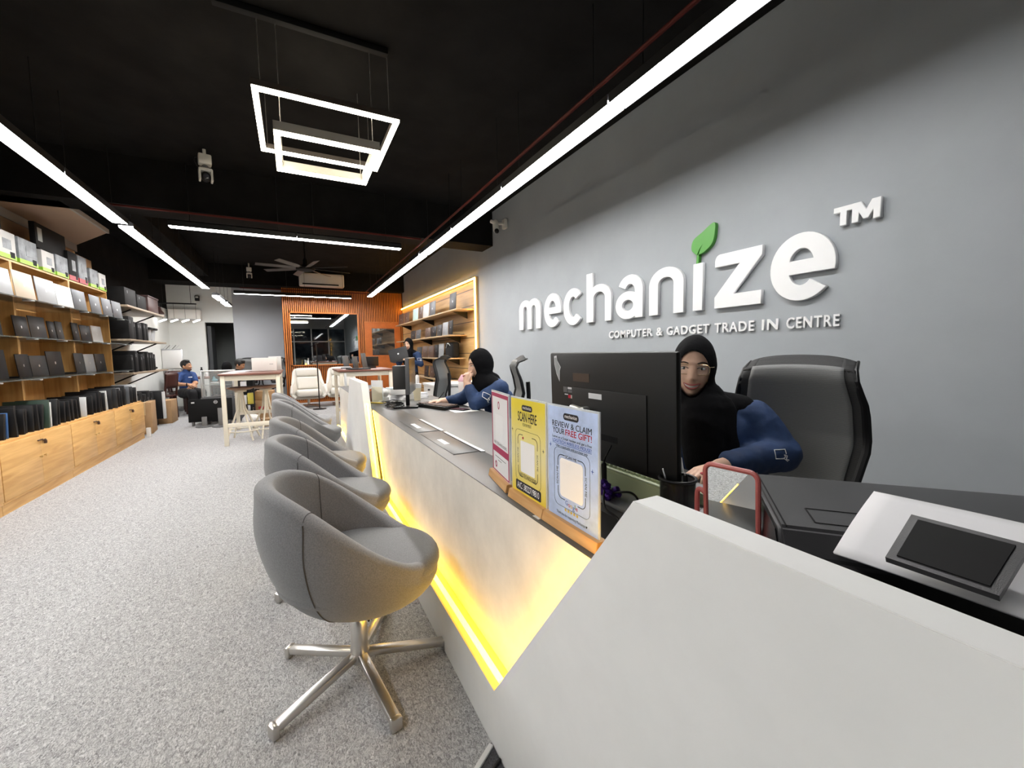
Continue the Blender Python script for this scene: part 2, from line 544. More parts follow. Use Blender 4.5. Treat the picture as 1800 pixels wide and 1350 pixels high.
# sloping fascia over the left shelves
M_tan = mat('tan_board', (.42, .30, .22), .8)
d = thing('ceiling_canopy', 'tan sloping canopy board with pale edge above the left shelves', 'canopy', (-2.3, 6.3, 2.7))
mb = MB(); mb.prism([(-2.045, 5.98), (-2.045, 7.22), (-2.649, 8.15), (-2.649, 5.98)], Matrix(((1, 0, 0, 0), (0, 1, 0, 0), (0, 0, 1, 2.80), (0, 0, 0, 1))), .03)
part('soffit_board', mb, M_tan, d, True)
mb = MB(); mb.bx(-2.045, -2.02, 5.96, 7.23, 2.80, 2.85); part('edge_trim', mb, mat('pale_trim', (.36, .34, .32), .6), d, True)
mb = MB(); mb.bx(-2.649, -2.045, 5.955, 5.979, 2.80, 2.85); part('edge_trim', mb, MATS['pale_trim'], d, True)
mb = MB(); mb.bx(-2.649, -2.63, 3.0, 8.0, 2.16, 2.70); struct('trim_5', mb, mat('tan_wall_panel', (.40, .26, .15), .7))
mb = MB(); mb.bx(-2.649, -2.62, 3.0, 8.1, 2.70, 2.799); struct('trim_6', mb, mat('grey_band', (.28, .26, .24), .7))

# ------------------------------------------------------------------ lights the shop has
L_WHITE = glow('batten_light', (1.0, .98, .965), 19.0)
L_WARM = glow('pendant_light', (1.0, .90, .70), 14.0)
L_LED = glow('yellow_led', (1.0, .55, .014), 8.5)
L_LEDS = glow('soft_yellow_led', (1.0, .53, .010), 7.0)
L_ORANGE = glow('orange_led', (1.0, .50, .05), 13.0)


def batten(p0, p1, label, group=None, z=2.6, n=1.0):
    p0 = Vector((p0[0], p0[1], z)); p1 = Vector((p1[0], p1[1], z)); dv = (p1 - p0).normalized()
    t = thing('batten_light', label, 'light', ((p0 + p1) / 2 + Vector((0, 0, .03)))[:], 0, group)
    side = Vector((-dv.y, dv.x, 0)); g = .006
    a = p0 + dv * g; L = (p1 - p0).length - 2 * g
    M = Matrix((( side.x, 0, dv.x, a.x), (side.y, 0, dv.y, a.y), (0, 1, 0, z), (0, 0, 0, 1)))
    mb = MB(); mb.prism([(-.064, 0), (-.0605, 0), (-.0605, .022), (.0605, .022), (.0605, 0), (.064, 0), (.064, .055), (.03, .075), (-.03, .075), (-.064, .055)], M, L)
    part('housing', mb, M_darkmetal, t, True)
    mb = MB(); mb.prism([(-.06, .021), (-.06, .003), (.06, .003), (.06, .021)], M, L)
    part('diffuser', mb, L_WHITE, t, True)
    for q in (.15, .85):
        mb = MB(); c = a + dv * L * q; mb.tube([(c.x, c.y, z + .07), (c.x, c.y, ZC)], .003, 5)
        part('suspension_wire', mb, M_darkmetal, t, True)
    return t


ords = ['nearest', 'second', 'third', 'fourth', 'fifth', 'sixth', 'seventh', 'eighth', 'ninth']
br = [.6, 1.926, 3.30, 4.6, 5.9]
for i in range(4):
    batten((1.72, br[i]), (1.72, br[i + 1]), 'white linear batten light over the counter, %s of four hung in line before the beam' % ords[i], 'battens over the counter')
br = [5.98, 7.2, 8.4, 9.55, 10.73]
for i in range(4):
    batten((1.72, br[i]), (1.72, br[i + 1]), 'white linear batten light beyond the beam, %s along the right display wall' % ords[i], 'battens by the right display wall')
br = [-.8, .5, 1.8, 3.1, 4.45, 5.82]
for i in range(5):
    batten((-1.53, br[i]), (-1.53, br[i + 1]), 'white linear batten light above the oak cabinets, %s of five on the left' % ords[i], 'battens above the oak cabinets')
br = [5.97, 7.15, 8.3, 9.45, 10.6]
for i in range(4):
    batten((-1.53, br[i]), (-1.53, br[i + 1]), 'white linear batten light left of the fan, %s beyond the beam' % ords[i], 'battens left of the fan')
batten((-1.12, 5.74), (.10, 5.74), 'white batten light crossing the room under the beam, left one')
batten((.10, 5.74), (1.35, 5.74), 'white batten light crossing the room under the beam, right one')
batten((-1.12, 11.2), (.12, 11.2), 'white batten light before the pale grey wall at the back')
batten((.12, 11.2), (1.35, 11.2), 'white batten light grazing the ribbed timber wall above the mirror')
batten((-1.30, 10.0), (-1.30, 10.75), 'short white batten hung low before the far white wall', None, 2.38)
batten((-1.30, 11.1), (-1.30, 11.9), 'shortest white batten, farthest at the back left', None, 2.38)

M_red = mat('red_conduit', (.09, .016, .012), .6, spec=.2)
for nm, pts, lab in (('conduit_pipe', [(1.64, -2, 2.72), (1.64, 10.8, 2.72)], 'thin red conduit pipe running along the right row of battens'),
                     ('conduit_pipe', [(-1.62, -2, 2.72), (-1.62, 10.6, 2.72)], 'thin red conduit pipe running along the left row of battens'),
                     ('conduit_pipe', [(-1.60, 5.70, 2.755), (1.62, 5.70, 2.755)], 'thin red conduit pipe crossing in front of the beam'),
                     ('conduit_pipe', [(-1.0, 11.2, 2.74), (1.9, 11.2, 2.74)], 'thin red conduit pipe under the air conditioner')):
    mb = MB(); mb.tube(pts, .012, 8)
    solo(nm, lab, 'pipe', mb, M_red, pts[0])


def pendant(x0, x1, y0, y1, z, label, rim, cat_h, wires):
    t = thing('pendant_light', label, 'light', ((x0 + x1) / 2, (y0 + y1) / 2, z))
    wd = .038
    def ring(za, zb, inset):
        mb = MB(); a, b, c, d_ = x0 + inset, x1 - inset, y0 + inset, y1 - inset; ww = wd - 2 * inset
        mb.bx(a, b, c, c + ww, za, zb); mb.bx(a, b, d_ - ww, d_, za, zb); mb.bx(a, a + ww, c + ww, d_ - ww, za, zb); mb.bx(b - ww, b, c + ww, d_ - ww, za, zb)
        return mb
    part('frame', ring(z + .012, z + cat_h, 0), rim, t, True)
    part('diffuser', ring(z - .004, z + .0115, .003), L_WARM, t, True)
    for xx in wires:
        for yy in (y0 + .02, y1 - .02):
            mb = MB(); mb.tube([(xx, yy, z + cat_h), (xx, yy, ZC)], .0022, 5)
            part('suspension_wire', mb, mat('steel_wire', (.35, .33, .3), .4, .6), t, True)


pendant(-.150, .750, 3.075, 3.975, 2.84, 'large square pendant light ring glowing warm white, upper of the two', mat('brown_rim', (.06, .05, .045), .5), .05, (-.10, .68))
pendant(-.043, .604, 3.075, 3.70, 2.60, 'smaller square pendant light ring with pale rim, lower of the two', mat('pale_rim', (.45, .44, .40), .5), .068, (.0, .56))
mb = MB(); mb.bx(-.32, .68, 3.05, 3.10, 3.255, 3.295, .004)
solo('ceiling_track', 'black track bar on the ceiling from which the square pendants hang', 'track', mb, M_blackm, (.2, 3.07, 3.28))

# cameras -------------------------------------------------------
def cctv(loc, rz, label, s=1.0, drop=.0):
    t = thing('security_camera', label, 'camera', loc, rz)
    mw = mat('camera_white', (.68, .66, .6), .4)
    mb = MB(); mb.box((0, 0, -.05 * s), (.11 * s, .10 * s, .10 * s), None, .012 * s)
    if drop: mb.tube([(0, 0, 0), (0, 0, drop)], .015 * s, 10)
    part('mount', mb, mw, t)
    mb = MB(); mb.lathe([(.02 * s, -.10 * s), (.03 * s, -.11 * s), (.03 * s, -.13 * s), (.02 * s, -.14 * s)], 14)
    part('swivel', mb, M_greyp, t)
    mb = MB(); mb.box((-.05 * s, 0, -.20 * s), (.02 * s, .09 * s, .12 * s), None, .008 * s); mb.box((.05 * s, 0, -.20 * s), (.02 * s, .09 * s, .12 * s), None, .008 * s); mb.box((0, 0, -.150 * s), (.11 * s, .09 * s, .03 * s), None, .008 * s)
    part('yoke', mb, mw, t)
    mb = MB(); mb.ell((0, 0, -.215 * s), (.044 * s, .05 * s, .05 * s))
    hd = part('camera_head', mb, M_blackp, t)
    mb = MB(); mb.lathe([(.026 * s, 0), (.026 * s, .008 * s), (.016 * s, .012 * s)], 16, (0, 0, 0), Matrix.Translation((0, -.045 * s, -.225 * s)) @ Matrix.Rotation(pi / 2, 4, 'X'))
    part('lens', mb, mat('lens_glass', (.05, .05, .06), .08), t)
    mb = MB(); mb.tube(spline([(-.03 * s, .02 * s, -.02 * s), (-.085 * s, .02 * s, -.04 * s), (-.07 * s, .01 * s, -.11 * s), (-.035 * s, 0, -.14 * s)]), .004 * s, 6)
    part('cable', mb, M_darkmetal, t)
    return t


cctv((-.70, 5.30, 3.24), .2, 'white pan-tilt security camera hanging in front of the beam, left of the pendants', 1.0, .055)
cctv((-.80, 11.2, 3.20), .1, 'small pale security camera beyond the fan, left of the air conditioner', .9, .095)
t = thing('security_camera', 'white security camera fixed high on the grey wall near the beam', 'camera', (2.74, 5.34, 3.0))
mw = MATS['camera_white']
mb = MB(); mb.bx(2.70, 2.748, 5.29, 5.39, 2.93, 3.06, .01); part('mount', mb, mw, t, True)
mb = MB(); mb.bar((2.71, 5.34, 3.0), (2.60, 5.36, 2.99), .03, .03, .006); part('arm', mb, mw, t, True)
mb = MB(); mb.cap((2.60, 5.38, 3.01), (2.60, 5.36, 2.90), .042, .038); mb.bar((2.60, 5.36, 2.99), (2.53, 5.40, 3.03), .05, .04, .008); part('camera_head', mb, mw, t, True)
mb = MB(); mb.ell((2.595, 5.335, 2.885), (.034, .034, .034)); part('lens', mb, M_blackp, t, True)

# ceiling fan
t = thing('ceiling_fan', 'large black ceiling fan with eight narrow blades at rest', 'fan', (.25, 8.0, 2.66))
mb = MB(); mb.lathe([(0.0, -.03), (.08, -.028), (.145, -.012), (.15, .02), (.09, .06), (.04, .08), (.035, .16), (.02, .18)], 28); part('motor_hub', mb, M_blackm, t)
mb = MB(); mb.tube([(0, 0, .15), (0, 0, ZC - 2.66)], .014, 8); mb.lathe([(.06, ZC - 2.66 - .06), (.03, ZC - 2.66 - .10)], 14); part('down_rod', mb, M_blackm, t)
for k in range(8):
    a = radians(12 + 45 * k)
    mb = MB()
    R = Matrix.Rotation(a, 4, 'Z') @ Matrix.Translation((.12, 0, .012)) @ Matrix.Rotation(radians(14), 4, 'X')
    mb.prism([(0, -.035), (.2, -.05), (.60, -.058), (.615, -.05), (.615, .035), (.2, .05), (0, .035)], R, .007)
    part('blade', mb, mat('fan_blade', (.05, .048, .046), .4), t)

# wall air conditioner over the ribbed wall
t = thing('air_conditioner', 'white split air conditioner mounted high above the ribbed wall', 'air conditioner', (.70, 11.45, 2.86))
M_ac = mat('ac_white', (.74, .72, .68), .4)
mb = MB(); mb.bx(.20, 1.21, 11.27, 11.499, 2.875, 3.19, .03, 3); part('body', mb, M_ac, t, True)
mb = MB(); mb.bx(.27, 1.08, 11.262, 11.275, 2.905, 2.935, .004); part('air_outlet', mb, M_blackm, t, True)
mb = MB(); mb.bx(.26, 1.16, 11.258, 11.270, 2.945, 2.95); part('louver', mb, M_ac, t, True)
# ------------------------------------------------------------------ raised lettering on the grey wall
M_sign = mat('sign_white', (.70, .71, .72), .4)
M_leaf = mat('sign_green', (.060, .27, .035), .4)
WX = 2.749


def SM(y0, z0=1.49, out=.03): # local x = -Y, local y = Z, normal = -X
    return frame((WX - out / 2, y0, z0), (0, -1, 0), (0, 0, 1))


def letter(ch, y0, w_, h, loops, label):
    me = None
    bms = bmesh.new()
    for k_, polys in enumerate(loops):
        m_ = loops_mesh(polys, SM(y0), .026 - .002 * k_, .003)
        bms.from_mesh(m_)
    me = bpy.data.meshes.new('sign_letter'); bms.to_mesh(me); bms.free()
    me.materials.append(M_sign)
    o = bpy.data.objects.new('sign_letter', me); COL.objects.link(o)
    loc = Vector((WX, y0, 1.49)); me.transform(Matrix.Translation(-loc)); o.location = loc; WM[o.name] = Matrix.Translation(loc)
    props(o, label, 'letter', 'raised letters of the wall sign')


def arch(x0, w_, h, s, r=None, top=0.8):
    r = r or w_ / 2; ry = h * .36
    o = [(x0, 0), (x0, h - ry)] + arc(x0 + w_ / 2, h - ry, w_ / 2, ry, 180, 0, 16) + [(x0 + w_, 0), (x0 + w_ - s, 0), (x0 + w_ - s, h - ry)]
    o += arc(x0 + w_ / 2, h - ry, w_ / 2 - s, ry - s * top, 0, 180, 14)[1:] + [(x0 + s, 0)]
    return o


def lower_e(w_, h, s):
    cx, cy, rx, ry = w_ / 2, h / 2, w_ / 2, h / 2 + .008
    bb, bt = h * .40, h * .40 + s * .72
    ix, iy = rx - s, ry - s * .82
    a0 = math.degrees(math.asin((bb - cy) / ry))
    o = arc(cx, cy, rx, ry, a0, 318, 40)
    t0 = 312
    ain = 180 + math.degrees(math.asin(min(1, (cy - bb) / iy)))
    o += arc(cx, cy, ix, iy, t0, ain, 16)
    ah = math.degrees(math.asin((bt - cy) / iy))
    hole = arc(cx, cy, ix, iy, ah, 180 - ah, 16)
    return [o, hole]


s_ = .098
H = .375
def em(w_, h, s):
    a_ = (w_ + s) / 2; r = a_ / 2; ry = h * .34; c1, c2 = r, w_ - r; y_ = h - ry
    cusp = math.degrees(math.acos(min(1, (w_ / 2 - c1) / r)))
    o = [(0, 0), (0, y_)] + arc(c1, y_, r, ry, 180, cusp, 14) + arc(c2, y_, r, ry, 180 - cusp, 0, 14)[1:] + [(w_, 0), (w_ - s, 0), (w_ - s, y_)]
    o += arc(c2, y_, r - s, ry - s * .72, 0, 180, 10)[1:] + [(c2 - r + s, 0), (c2 - r, 0), (c2 - r, y_)][0:2]
    o += [(c1 + r - s, 0)] + arc(c1, y_, r - s, ry - s * .72, 0, 180, 10) + [(s, 0)]
    return o


letter('m', 4.945, .54, H, [[em(.54, H, s_ + .008)]], 'raised white letter m starting the large wall sign')
letter('e', 4.315, .35, H, [lower_e(.355, H, s_)], 'raised white letter e just after the m of the wall sign')
rx, ry = .176, H / 2 + .008
letter('c', 3.906, .35, H, [[arc(.176, H / 2, rx, ry, 42, 318, 36) + arc(.176, H / 2, rx - s_, ry - s_ * .85, 312, 48, 24)]], 'raised white letter c in the large wall sign')
letter('h', 3.489, .37, H, [[[(0, 0), (0, .49), (.092, .49), (.092, 0)]], [arch(.02, .352, H * .97, s_ - .012)]], 'raised white tall letter h in the large wall sign')
hook = arc(.185, H - .135, .155, .143, 155, 0, 18) + [(.34, 0), (.25, 0), (.25, H - .135)] + arc(.185, H - .135, .065, .065, 0, 155, 10)
letter('a', 3.049, .34, H, [[hook], [arc(.155, .115, .155, .123, 0, 359.9, 30), arc(.155, .115, .075, .052, 0, 359.9, 20)]], 'raised white letter a in the large wall sign')
letter('n', 2.630, .35, H, [[arch(0, .35, H, s_ - .005)]], 'raised white letter n in the large wall sign')
letter('i', 2.188, .075, H, [[[(0, 0), (0, .345), (.078, .345), (.078, 0)]]], 'raised white letter i under the green leaf')
z_ = [(0, 0), (.335, 0), (.335, .085), (.135, .085), (.335, .315), (.335, .372), (.04, .372)] + arc(.035, .325, .035, .047, 90, 180, 6) + [(0, .292), (.19, .292), (0, .075)]
letter('z', 2.004, .335, H, [[z_]], 'raised white letter z in the large wall sign')
letter('e2', 1.609, .355, H, [lower_e(.358, H + .005, .105)], 'raised white letter e ending the large wall sign')
letter('T', 1.264, .08, .1, [[[(0.0, .458), (.085, .458), (.085, .476 - .04), (.06, .476 - .04)][0:0] or [(-.003, .476), (.085, .476), (.085, .452), (.055, .452), (.055, .378), (.028, .378), (.028, .452), (-.003, .452)]]], 'small raised white letter T at the top right of the sign')
letter('M', 1.180, .12, .1, [[[(0, .378), (0, .476), (.034, .476), (.06, .425), (.086, .476), (.12, .476), (.12, .378), (.094, .378), (.094, .436), (.07, .388), (.05, .388), (.026, .436), (.026, .378)]]], 'small raised white letter M after the T at the sign top right')

# leaf with stem over the i
t = thing('sign_leaf', 'green leaf emblem growing from the letter i of the wall sign', 'emblem', (WX, 2.1, 1.84))
leaf = spline([(.028, .415, 0), (-.012, .46, 0), (.002, .525, 0), (.075, .565, 0), (.172, .612, 0), (.180, .545, 0), (.160, .47, 0), (.10, .425, 0), (.052, .412, 0)], 6)
lp = [(p.x, p.y) for p in leaf]
lp += [(.050, .412), (.062, .445), (.098, .500), (.054, .450), (.036, .413)]
me = loops_mesh([lp], SM(2.195), .03, .002); me.materials.append(M_leaf); add_mesh('leaf_blade', me, t, True)
me = loops_mesh([[(.030, .348), (.048, .348), (.050, .41), (.034, .41)]], SM(2.195), .03, .001); me.materials.append(M_leaf); add_mesh('leaf_stem', me, t, True)

# strapline: each word one thing
y = 3.165
for wd, y0, y1 in (('COMPUTER', 3.165, 2.612), ('&', 2.567, 2.498), ('GADGET', 2.455, 2.055), ('TRADE', 2.012, 1.716), ('IN', 1.665, 1.562), ('CENTRE', 1.512, 1.226)):
    me = text_mesh(wd, .098, bold=.0018, extrude=.007, align='CENTER', width=abs(y0 - y1), spacing=1.16)
    ys = [v.co.y for v in me.vertices]; k = .069 / (max(ys) - min(ys)); y_c = (max(ys) + min(ys)) / 2
    me.transform(Matrix.Diagonal((1, k, 1, 1)) @ Matrix.Translation((0, -y_c, 0)))
    me.transform(frame((WX - .008, (y0 + y1) / 2, 1.349), (0, -1, 0), (0, 0, 1)))
    me.materials.clear(); me.materials.append(M_sign)
    o = bpy.data.objects.new('sign_word', me); COL.objects.link(o)
    loc = Vector((WX, (y0 + y1) / 2, 1.349)); me.transform(Matrix.Translation(-loc)); o.location = loc
    props(o, 'small raised white word %s in the strapline under the large sign' % ('ampersand' if wd == '&' else wd), 'lettering', 'words of the strapline')
# ------------------------------------------------------------------ reception counter
M_ctr = mat('counter_white_laminate', (.74, .745, .735), .5, nscale=2.5, namt=.05, bump=.03, bscale=90)
M_ctrin = mat('counter_plaster_panel', (.66, .64, .60), .6, nscale=5, namt=.10)
M_top = mat('worktop_grey', (.105, .104, .104), .45, nscale=6, namt=.06, bump=.02, bscale=300)
M_topd = mat('worktop_dark_strip', (.058, .056, .054), .4, nscale=6, namt=.06)
YZ = lambda x: Matrix(((0, 0, 1, x), (1, 0, 0, 0), (0, 1, 0, 0), (0, 0, 0, 1)))   # local (y, z) at x, extruded along +X
counter = thing('reception_counter', 'long white reception counter with grey worktop and glowing yellow channels', 'counter', (.6, 2.4, 0))
FP = [(-1.6, 0), (6.35, 0), (6.35, .19), (5.05, .19), (4.40, .965), (3.60, .965), (3.14, .19), (1.060, .19), (.494, .954), (-1.6, .954)]
mb = MB(); mb.prism(FP, YZ(.478), .055, .0015)
part('front_panel', mb, M_ctr, counter, True, smooth=20)
mb = MB(); mb.bx(.549, .57, -1.6, 6.33, .15, .748); mb.bx(.533, .549, -1.6, 6.33, .10, .178)
part('recessed_panel', mb, M_ctrin, counter, True)
mb = MB(); mb.bx(.745, 1.28, -1.6, 4.30, .72, .75, .002); part('worktop', mb, M_top, counter, True)
mb = MB(); mb.bx(.5495, .745, -1.6, 4.30, .72, .7505, .002); part('worktop_front_strip', mb, M_topd, counter, True)
mb = MB(); mb.bx(.5495, 1.05, 4.31, 6.35, .72, .75, .002); part('far_worktop', mb, M_top, counter, True)
mb = MB(); mb.bx(.95, .97, -1.6, 6.3, 0, .72); mb.bx(.57, 1.26, 4.27, 4.30, 0, .72); part('modesty_panel', mb, M_ctrin, counter, True)
mb = MB(); mb.bx(.4785, .5485, 1.02, 3.17, .188, .192); part('led_channel', mb, mat('brass_channel', (.75, .55, .22), .4, .3), counter, True)
mb = MB(); mb.bx(.501, .520, 1.075, 3.135, .1925, .203, .003); part('led_strip', mb, L_LED, counter, True)
mb = MB(); mb.bx(.501, .520, 5.08, 6.33, .191, .203, .003); part('led_strip', mb, L_LED, counter, True)
def slant(a, b, x0, x1, th):
    a = Vector((0,) + a); b = Vector((0,) + b); d_ = (b - a).normalized(); nrm = Vector((0, -d_.z, d_.y))
    if nrm.y * th < 0: nrm = -nrm
    q = [a, b, b + nrm * abs(th), a + nrm * abs(th)]
    mb = MB(); mb.prism([(p.y, p.z) for p in q], YZ(x0), x1 - x0); return mb
part('led_strip', slant((3.135, .21), (3.50, .80), .501, .514, -.006), L_LED, counter, True)     # far fin, near edge
part('led_strip', slant((3.10, .21), (3.49, .735), .5445, .5485, -.010), L_LED, counter, True)
part('led_strip', slant((1.048, .202), (.62, .782), .488, .530, .004), L_LEDS, counter, True)       # near fin, hidden behind its edge
for (y0, y1, st, lab) in ((2.29, 2.76, (2.44, 2.61), 'far cable flap'), (1.70, 2.24, (1.93, 2.06), 'near cable flap')):
    mb = MB(); mb.bx(.602, .722, y0 + .02, y1 - .005, .7505, .7525, .0008)
    f = part('cable_flap', mb, M_topd, counter, True, lab)
    mb = MB(); mb.bx(.722, .729, y0, y1, .7503, .7515); mb.bx(.600, .723, y0 + .012, y0 + .017, .7503, .7512); mb.bx(.60, .723, y1 - .003, y1, .7503, .7512)
    part('flap_gap', mb, M_blackm, counter, True)
    mb = MB(); mb.bx(.729, .748, y0, y1, .7503, .7545, .001); part('steel_rim', mb, M_silver, counter, True)
    mb = MB(); mb.bx(.633, .660, st[0], st[1], .7525, .7531); part('flap_sticker', mb, M_paper, counter, True)

# ------------------------------------------------------------------ tub chairs
M_felt = mat('grey_felt', (.165, .166, .172), .95, nscale=260, namt=.22, bump=.25, bscale=500, sheen=.25)
M_seam = mat('dark_seam', (.07, .07, .072), .9)
LEG_TIPS = [214, 0]


def tub_chair():
    t = thing('tub_chair', '', 'chair')
    def rim(th): return .445 + .335 * smooth((1 - cos(th)) / 2 * 1.02) * .75 + .335 * .25 * (1 - cos(th)) / 2
    def rad(th, t_): # outer profile
        R = lerp(.305, .320, (1 - cos(th)) / 2)
        return R * (.17 + .83 * sin(pi / 2 * min(1, t_ ** .62))) * (1 - .045 * smooth((t_ - .75) / .25))
    th_w = .062
    def fn(u, v):
        th = 2 * pi * u; h = rim(th); z0 = .275
        if v < .6:
            t_ = v / .6; z = lerp(z0, h - .025, t_ ** 1.25); r = rad(th, t_)
        elif v < .8:
            q = (v - .6) / .2; a = pi * q; r = rad(th, 1) - th_w / 2 + th_w / 2 * cos(a); z = h - .025 + .025 * sin(a)
        else:
            q = (v - .8) / .2; zi = .40; z = lerp(h - .025, min(zi, h - .03), q); r = rad(th, 1) - th_w - .03 * smooth(q) * (h - .44)
        return Vector((r * cos(th), r * sin(th) * .98, z))
    mb = MB(); mb.grid(fn, 56, 46, True, False)
    mb.lathe([(0, .272), (.06, .273)], 20)
    part('shell', mb, M_felt, t, smooth=60)
    for sgn in (-1, 1):
        th = pi + sgn * 1.06
        pts = []
        for k in range(24):
            v = .05 + .55 * k / 23; p = fn(th / (2 * pi), v); pts.append(p * 1.0 + Vector((cos(th), sin(th), 0)) * .0012)
        mb = MB(); mb.tube(pts, .0018, 6); part('seam', mb, M_seam, t)
        pts = [fn(th / (2 * pi), .62 + .36 * k / 14) - Vector((cos(th), sin(th), 0)) * .001 for k in range(15)]
        mb = MB(); mb.tube(pts, .0016, 6); part('seam', mb, M_seam, t)
    def cush(u, v):
        th = 2 * pi * u; rr = .262 if cos(th) < 0 else .262 + .045 * cos(th)
        if v < .25: a = v / .25 * pi / 2; return Vector(((rr - .04 + .04 * sin(a)) * cos(th), (rr - .04 + .04 * sin(a)) * sin(th), .425 - .035 * cos(a)))
        if v < .55: a = (v - .25) / .3 * pi / 2; return Vector(((rr - .04 + .04 * cos(a)) * cos(th), (rr - .04 + .04 * cos(a)) * sin(th), .425 + .04 * sin(a)))
        q = (v - .55) / .45; k = (rr - .04) * (1 - q) + .001
        return Vector((k * cos(th), k * sin(th), .465 + .012 * smooth(q)))
    mb = MB(); mb.grid(cush, 48, 22, True, False); part('seat_cushion', mb, M_felt, t, smooth=60)
    mb = MB(); mb.lathe([(.030, .045), (.034, .05), (.034, .105), (.030, .12), (.030, .205), (.024, .215)], 24); part('column', mb, M_chrome, t)
    mb = MB(); mb.lathe([(.020, .205), (.024, .215), (.019, .235), (.019, .262), (.07, .264), (.07, .285)], 20); part('gas_lift', mb, M_blackp, t)
    mb = MB(); mb.tube([(.015, -.01, .262), (.03, -.03, .25), (.034, -.034, .21)], .004, 6); part('lever', mb, M_blackp, t)
    for k in range(5):
        a = radians(LEG_TIPS[0] + 72 * k)
        mb = MB(); mb.bar((.025 * cos(a), .025 * sin(a), .075), (.315 * cos(a), .315 * sin(a), .032), .036, .026, .006)
        leg = part('leg', mb, M_chrome, t)
        mb = MB(); mb.bar((.312 * cos(a), .312 * sin(a), .024), (.335 * cos(a), .335 * sin(a), .024), .040, .046, .008); part('foot_glide', mb, M_chrome, leg)
    return t


tc0 = tub_chair()
tc_lab = ['grey felt tub chair on steel star base, nearest at the counter', 'grey felt tub chair second from the front along the counter', 'grey felt tub chair third from the front, beside the far end of the recess',
          'grey felt tub chair fourth along the counter, before the raised far panel', 'grey felt tub chair farthest along the counter near the white armchairs']
for i, (x, y, rz) in enumerate([(.165, 1.59, -.08), (.150, 2.42, -.05), (.135, 3.21, .0), (.095, 4.58, .04), (.06, 5.40, .08)]):
    if i == 0:
        tc0.location = (x, y, 0); tc0.rotation_euler = (0, 0, rz); tc0['label'] = tc_lab[0]; tc0['group'] = 'tub chairs along the counter'
        WM[tc0.name] = Matrix.Translation((x, y, 0)) @ Matrix.Rotation(rz, 4, 'Z')
    else: dup(tc0, (x, y, 0), rz, tc_lab[i])
# ------------------------------------------------------------------ oak display units on the left
XF, XU = -2.045, -2.33         # cabinet front, upright front
ys = [3.42, 4.58, 5.735, 6.88, 8.02]
names_u = ['oak display unit cut by the left picture edge', 'nearest whole oak display unit with laptops on glass shelves', 'middle oak display unit with laptops on glass shelves', 'farthest oak display unit before the black shelves']
M_oakd = wood('oak_back_panel', (.50, .27, .09), (.64, .38, .14), .8, 2)
M_tint = mat('tinted_glass_shelf', (.10, .115, .11), .06, alpha=.62)
M_brass = mat('brass', (.6, .42, .18), .3, .9)
M_dkbrown = mat('dark_brown_lock', (.06, .03, .02), .4)
units = []
for i in range(4):
    y0, y1 = ys[i] + .002, ys[i + 1] - .002; ym = (y0 + y1) / 2
    t = thing('display_unit', names_u[i], 'display unit', (-2.3, ym, 0), 0, 'oak display units'); units.append(t)
    mb = MB(); mb.bx(-2.62, XF + .006, y0, y1, .09, .545); mb.bx(-2.62, XF + .0, y0, y1, 0, .085)
    part('cabinet_body', mb, M_oak, t, True)
    mb = MB(); mb.bx(-2.62, XF - .004, y0, y1, .545, .565, .002); part('cabinet_top', mb, M_oak, t, True)
    mb = MB(); mb.bx(XF, XF + .012, y0, y1, .085, .105, .003); part('plinth_moulding', mb, M_oak, t, True)
    for s_i, (a, b) in enumerate(((y0 + .004, ym - .001), (ym + .001, y1 - .004))):
        mb = MB(); mb.bx(XF, XF + .018, a, b, .108, .543, .001); dd = part('door', mb, M_oak, t, True)
        mb = MB(); yy = ym + (-.035 if s_i == 0 else .035); mb.lathe([(.004, 0), (.004, .008), (.010, .013), (.009, .02), (0, .022)], 12, (0, 0, 0), Matrix.Translation((XF + .018, yy, .35)) @ Matrix.Rotation(pi / 2, 4, 'Y'))
        part('knob', mb, M_brass, dd, True)
    mb = MB(); mb.bx(XF + .0185, XF + .026, ym - .05, ym + .03, .488, .498); mb.tube([(XF + .03, ym + .035, .49), (XF + .035, ym + .04, .475), (XF + .032, ym + .045, .455)], .012, 8)
    part('lock', mb, M_dkbrown, t, True)
    mb = MB(); mb.bx(-2.64, -2.622, y0, y1, .565, 2.14); part('back_panel', mb, M_oakd, t, True)
    for yy in ((y0, y0 + .018), (y1 - .018, y1)):
        mb = MB(); mb.bx(-2.62, XU, yy[0], yy[1], .565, 2.13); part('upright', mb, M_oakv, t, True)
    mb = MB(); mb.bx(-2.62, XU, y0, y1, 2.13, 2.15); part('top_shelf', mb, M_oak, t, True)
    for z in (1.02, 1.395, 1.745):
        mb = MB(); mb.bx(-2.60, -2.10, y0, y1, z, z + .010); part('glass_shelf', mb, M_tint, t, True)
        for yy in (y0 + .25, y1 - .3):
            mb = MB(); mb.bx(-2.16, -2.085, yy, yy + .03, z - .012, z - .001, .003); part('shelf_clip', mb, M_silver, t, True)


# ------------------------------------------------------------------ laptops
def rnd(a, b): return random.uniform(a, b)


L_cols = {
    'black': mat('laptop_black', (.007, .007, .008), .42, spec=.35), 'dark grey': mat('laptop_dark_grey', (.028, .029, .031), .45, .2), 'silver': mat('laptop_silver', (.30, .315, .33), .45, .3),
    'white': mat('laptop_white', (.50, .51, .51), .4), 'champagne': mat('laptop_champagne', (.45, .385, .30), .42, .2), 'blue': mat('laptop_blue', (.045, .12, .30), .4, .2), 'green': mat('laptop_green', (.03, .055, .04), .4),
    'brown': mat('laptop_brown', (.09, .055, .04), .4, .1), 'mint': mat('laptop_mint', (.42, .60, .56), .4), 'grey': mat('laptop_grey', (.085, .092, .102), .45, .3)}
M_screen = mat('laptop_screen', (.01, .01, .012), .12)
M_keys = mat('laptop_keys', (.02, .02, .022), .5)


